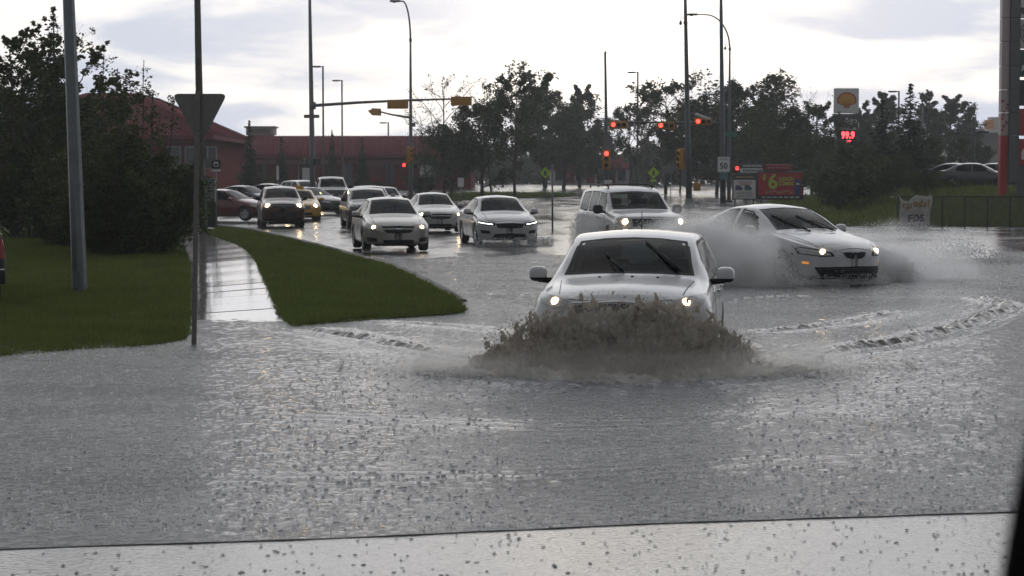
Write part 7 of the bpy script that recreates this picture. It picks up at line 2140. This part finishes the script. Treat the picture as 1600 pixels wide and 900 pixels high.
# spray thrown up by the passing sedan, in the sedan's own axes (x to its left, y to its tail)
def car_spray(name, loc, yaw, n, fn, rmin, rmax):
    p = np.array([fn() for _ in range(n)])
    cs, sn = math.cos(yaw), math.sin(yaw)
    w_ = np.column_stack([loc[0] + p[:, 0] * cs - p[:, 1] * sn, loc[1] + p[:, 0] * sn + p[:, 1] * cs, np.maximum(.0, p[:, 2])])
    return drops(name, w_, rng.uniform(rmin, rmax, n), SPRAY, np.column_stack([rng.uniform(.8, 1.6, n), np.ones(n), rng.uniform(.8, 1.4, n)]))
rs = random.Random(3)
gl = gp_car.location
def left_fan():                                   # image left: off the near front wheel, back along the flank
    s = rs.random() ** .75
    out = .25 + rs.random() ** .8 * (.5 + 1.0 * s)
    top = (.5 + .85 * math.sin(min(1, s * 1.15) * math.pi * .72)) * (1 - .25 * out)
    return (-.94 - out, -2.15 + s * 4.3 + rs.gauss(0, .14), top * rs.random() ** .75 + rs.gauss(0, .03))
car_spray('spray_cloud', gl, GY, 30000, left_fan, .004, .0105)
def right_fan():
    s = rs.random() ** .8
    out = .15 + rs.random() ** .7 * (.9 + 1.9 * s)
    top = (.25 + .62 * math.sin(min(1, s * 1.2) * math.pi * .75)) * (1 - .22 * out)
    return (.94 + out, -1.7 + s * 3.8 + rs.gauss(0, .15), max(0, top) * rs.random() ** .9 + rs.gauss(0, .03))
car_spray('spray_cloud', gl, GY, 32000, right_fan, .004, .0105)
def under():
    a = rs.uniform(-1, 1)
    return (a * 1.05, -2.35 + .35 * a * a + rs.gauss(0, .14), .02 + abs(rs.gauss(0, .09)))
car_spray('spray_cloud', gl, GY, 3500, under, .004, .010)
# spray behind, low over the far water
def far_sheet():
    a = rs.random()
    return (1.2 + 6.5 * a, -1.0 + rs.gauss(1.5, 1.0), (.05 + .9 * math.exp(-((a - .35) / .3) ** 2)) * rs.random() ** 1.4)
car_spray('spray_cloud', (gl[0] + .6, gl[1] + 7.0, 0), R(8), 6000, far_sheet, .006, .015)
# the tall car's own wash
tl_ = tall.location
def tall_fan():
    s = rs.random(); out = .1 + rs.random() ** .8 * .9
    return (-1.02 - out * .5, -2.2 + s * 3.2, (.35 + .75 * math.sin(s * 2.6)) * rs.random() ** .8)
car_spray('spray_cloud', tl_, Y3, 4000, tall_fan, .006, .013)
def tall_front():
    a = rs.uniform(-1, 1)
    return (a * 1.25, -2.75 + .3 * a * a + rs.gauss(0, .12), (.25 + .75 * rs.random()) * rs.random())
car_spray('spray_cloud', tl_, Y3, 4500, tall_front, .006, .013)
al_ = acc.location
def acc_front():
    a = rs.uniform(-1, 1.35)
    return (a * 1.0, -2.5 + .3 * a * a + rs.gauss(0, .15), .28 * rs.random() ** 1.8)
car_spray('spray_cloud', al_, ROAD_YAW, 3500, acc_front, .006, .014)

# fine mist hanging in the spray: small bodies of vapour, densest at their foot
def mist(name, loc, yaw, cen, half, dens, seed, tint=(.97, .97, .97)):
    m = bpy.data.materials.new('spray_mist'); m.use_nodes = True
    t = m.node_tree; t.nodes.clear()
    o = N(t, 'ShaderNodeOutputMaterial'); v = N(t, 'ShaderNodeVolumePrincipled')
    v.inputs['Color'].default_value = (*tint, 1); v.inputs['Anisotropy'].default_value = .62
    c = N(t, 'ShaderNodeTexCoord')
    ln = N(t, 'ShaderNodeVectorMath', operation='LENGTH'); wire(t, c.outputs['Object'], ln.inputs[0])
    n = N(t, 'ShaderNodeTexNoise'); n.inputs['Scale'].default_value = 2.6; n.inputs['Detail'].default_value = 5; n.inputs['Roughness'].default_value = .6
    mp = N(t, 'ShaderNodeMapping'); mp.inputs['Location'].default_value = (seed, seed * 2, 0)
    wire(t, c.outputs['Object'], mp.inputs[0]); wire(t, mp.outputs[0], n.inputs['Vector'])
    body = math_node(t, 'SUBTRACT', 1.0, math_node(t, 'ADD', ln.outputs['Value'], math_node(t, 'MULTIPLY_ADD', n.outputs['Fac'], 1.1, -.55)), clamp=True)
    wire(t, math_node(t, 'MULTIPLY', math_node(t, 'POWER', body, 1.3), dens), v.inputs['Density'])
    wire(t, v.outputs[0], o.inputs['Volume'])
    b = MB().box((0, 0, .5), (2, 2, 1.0)).build(name, m)
    cs, sn = math.cos(yaw), math.sin(yaw)
    b.location = (loc[0] + cen[0] * cs - cen[1] * sn, loc[1] + cen[0] * sn + cen[1] * cs, .012)
    b.rotation_euler = (0, 0, yaw); b.scale = half
    return tag(b, kind='stuff')
mist('spray_mist', gl, GY, (-1.75, -.1, 0), (.85, 3.2, 1.5), 7.0, 1.3)
mist('spray_mist', gl, GY, (2.5, -.4, 0), (1.4, 2.5, 1.2), 2.1, 4.1)
mist('spray_mist', tl_, Y3, (-1.35, -.6, 0), (.32, 2.2, 1.2), 4.0, 7.7)
mist('spray_mist', (WC, WY, 0), 0, (0, -.62, 0), (1.75, .50, .34), 9.0, 2.2, (.955, .94, .915))
mist('spray_mist', (WC, WY, 0), 0, (1.75, -.05, 0), (.8, .5, .42), 4.0, 5.1, (.955, .94, .915))
mist('spray_mist', (WC, WY, 0), 0, (-1.75, -.05, 0), (.8, .5, .42), 4.0, 9.3, (.955, .94, .915))
mist('spray_mist', (WC, WY, 0), 0, (0, -.50, 0), (1.55, .42, .78), 4.2, 6.6, (.945, .92, .88))
# ------------------------------------------------------------------ rain-laden air
hm = bpy.data.materials.new('rain_air'); hm.use_nodes = True
t = hm.node_tree; t.nodes.clear()
ho = N(t, 'ShaderNodeOutputMaterial'); hv = N(t, 'ShaderNodeVolumePrincipled')
hv.inputs['Color'].default_value = (.92, .94, .97, 1)
hv.inputs['Density'].default_value = 0.00045
hv.inputs['Anisotropy'].default_value = 0.5
wire(t, hv.outputs[0], ho.inputs['Volume'])
HZ = MB().box((0, 300, 25.5), (900, 800, 57)).build('haze', hm)
tag(HZ, kind='stuff')
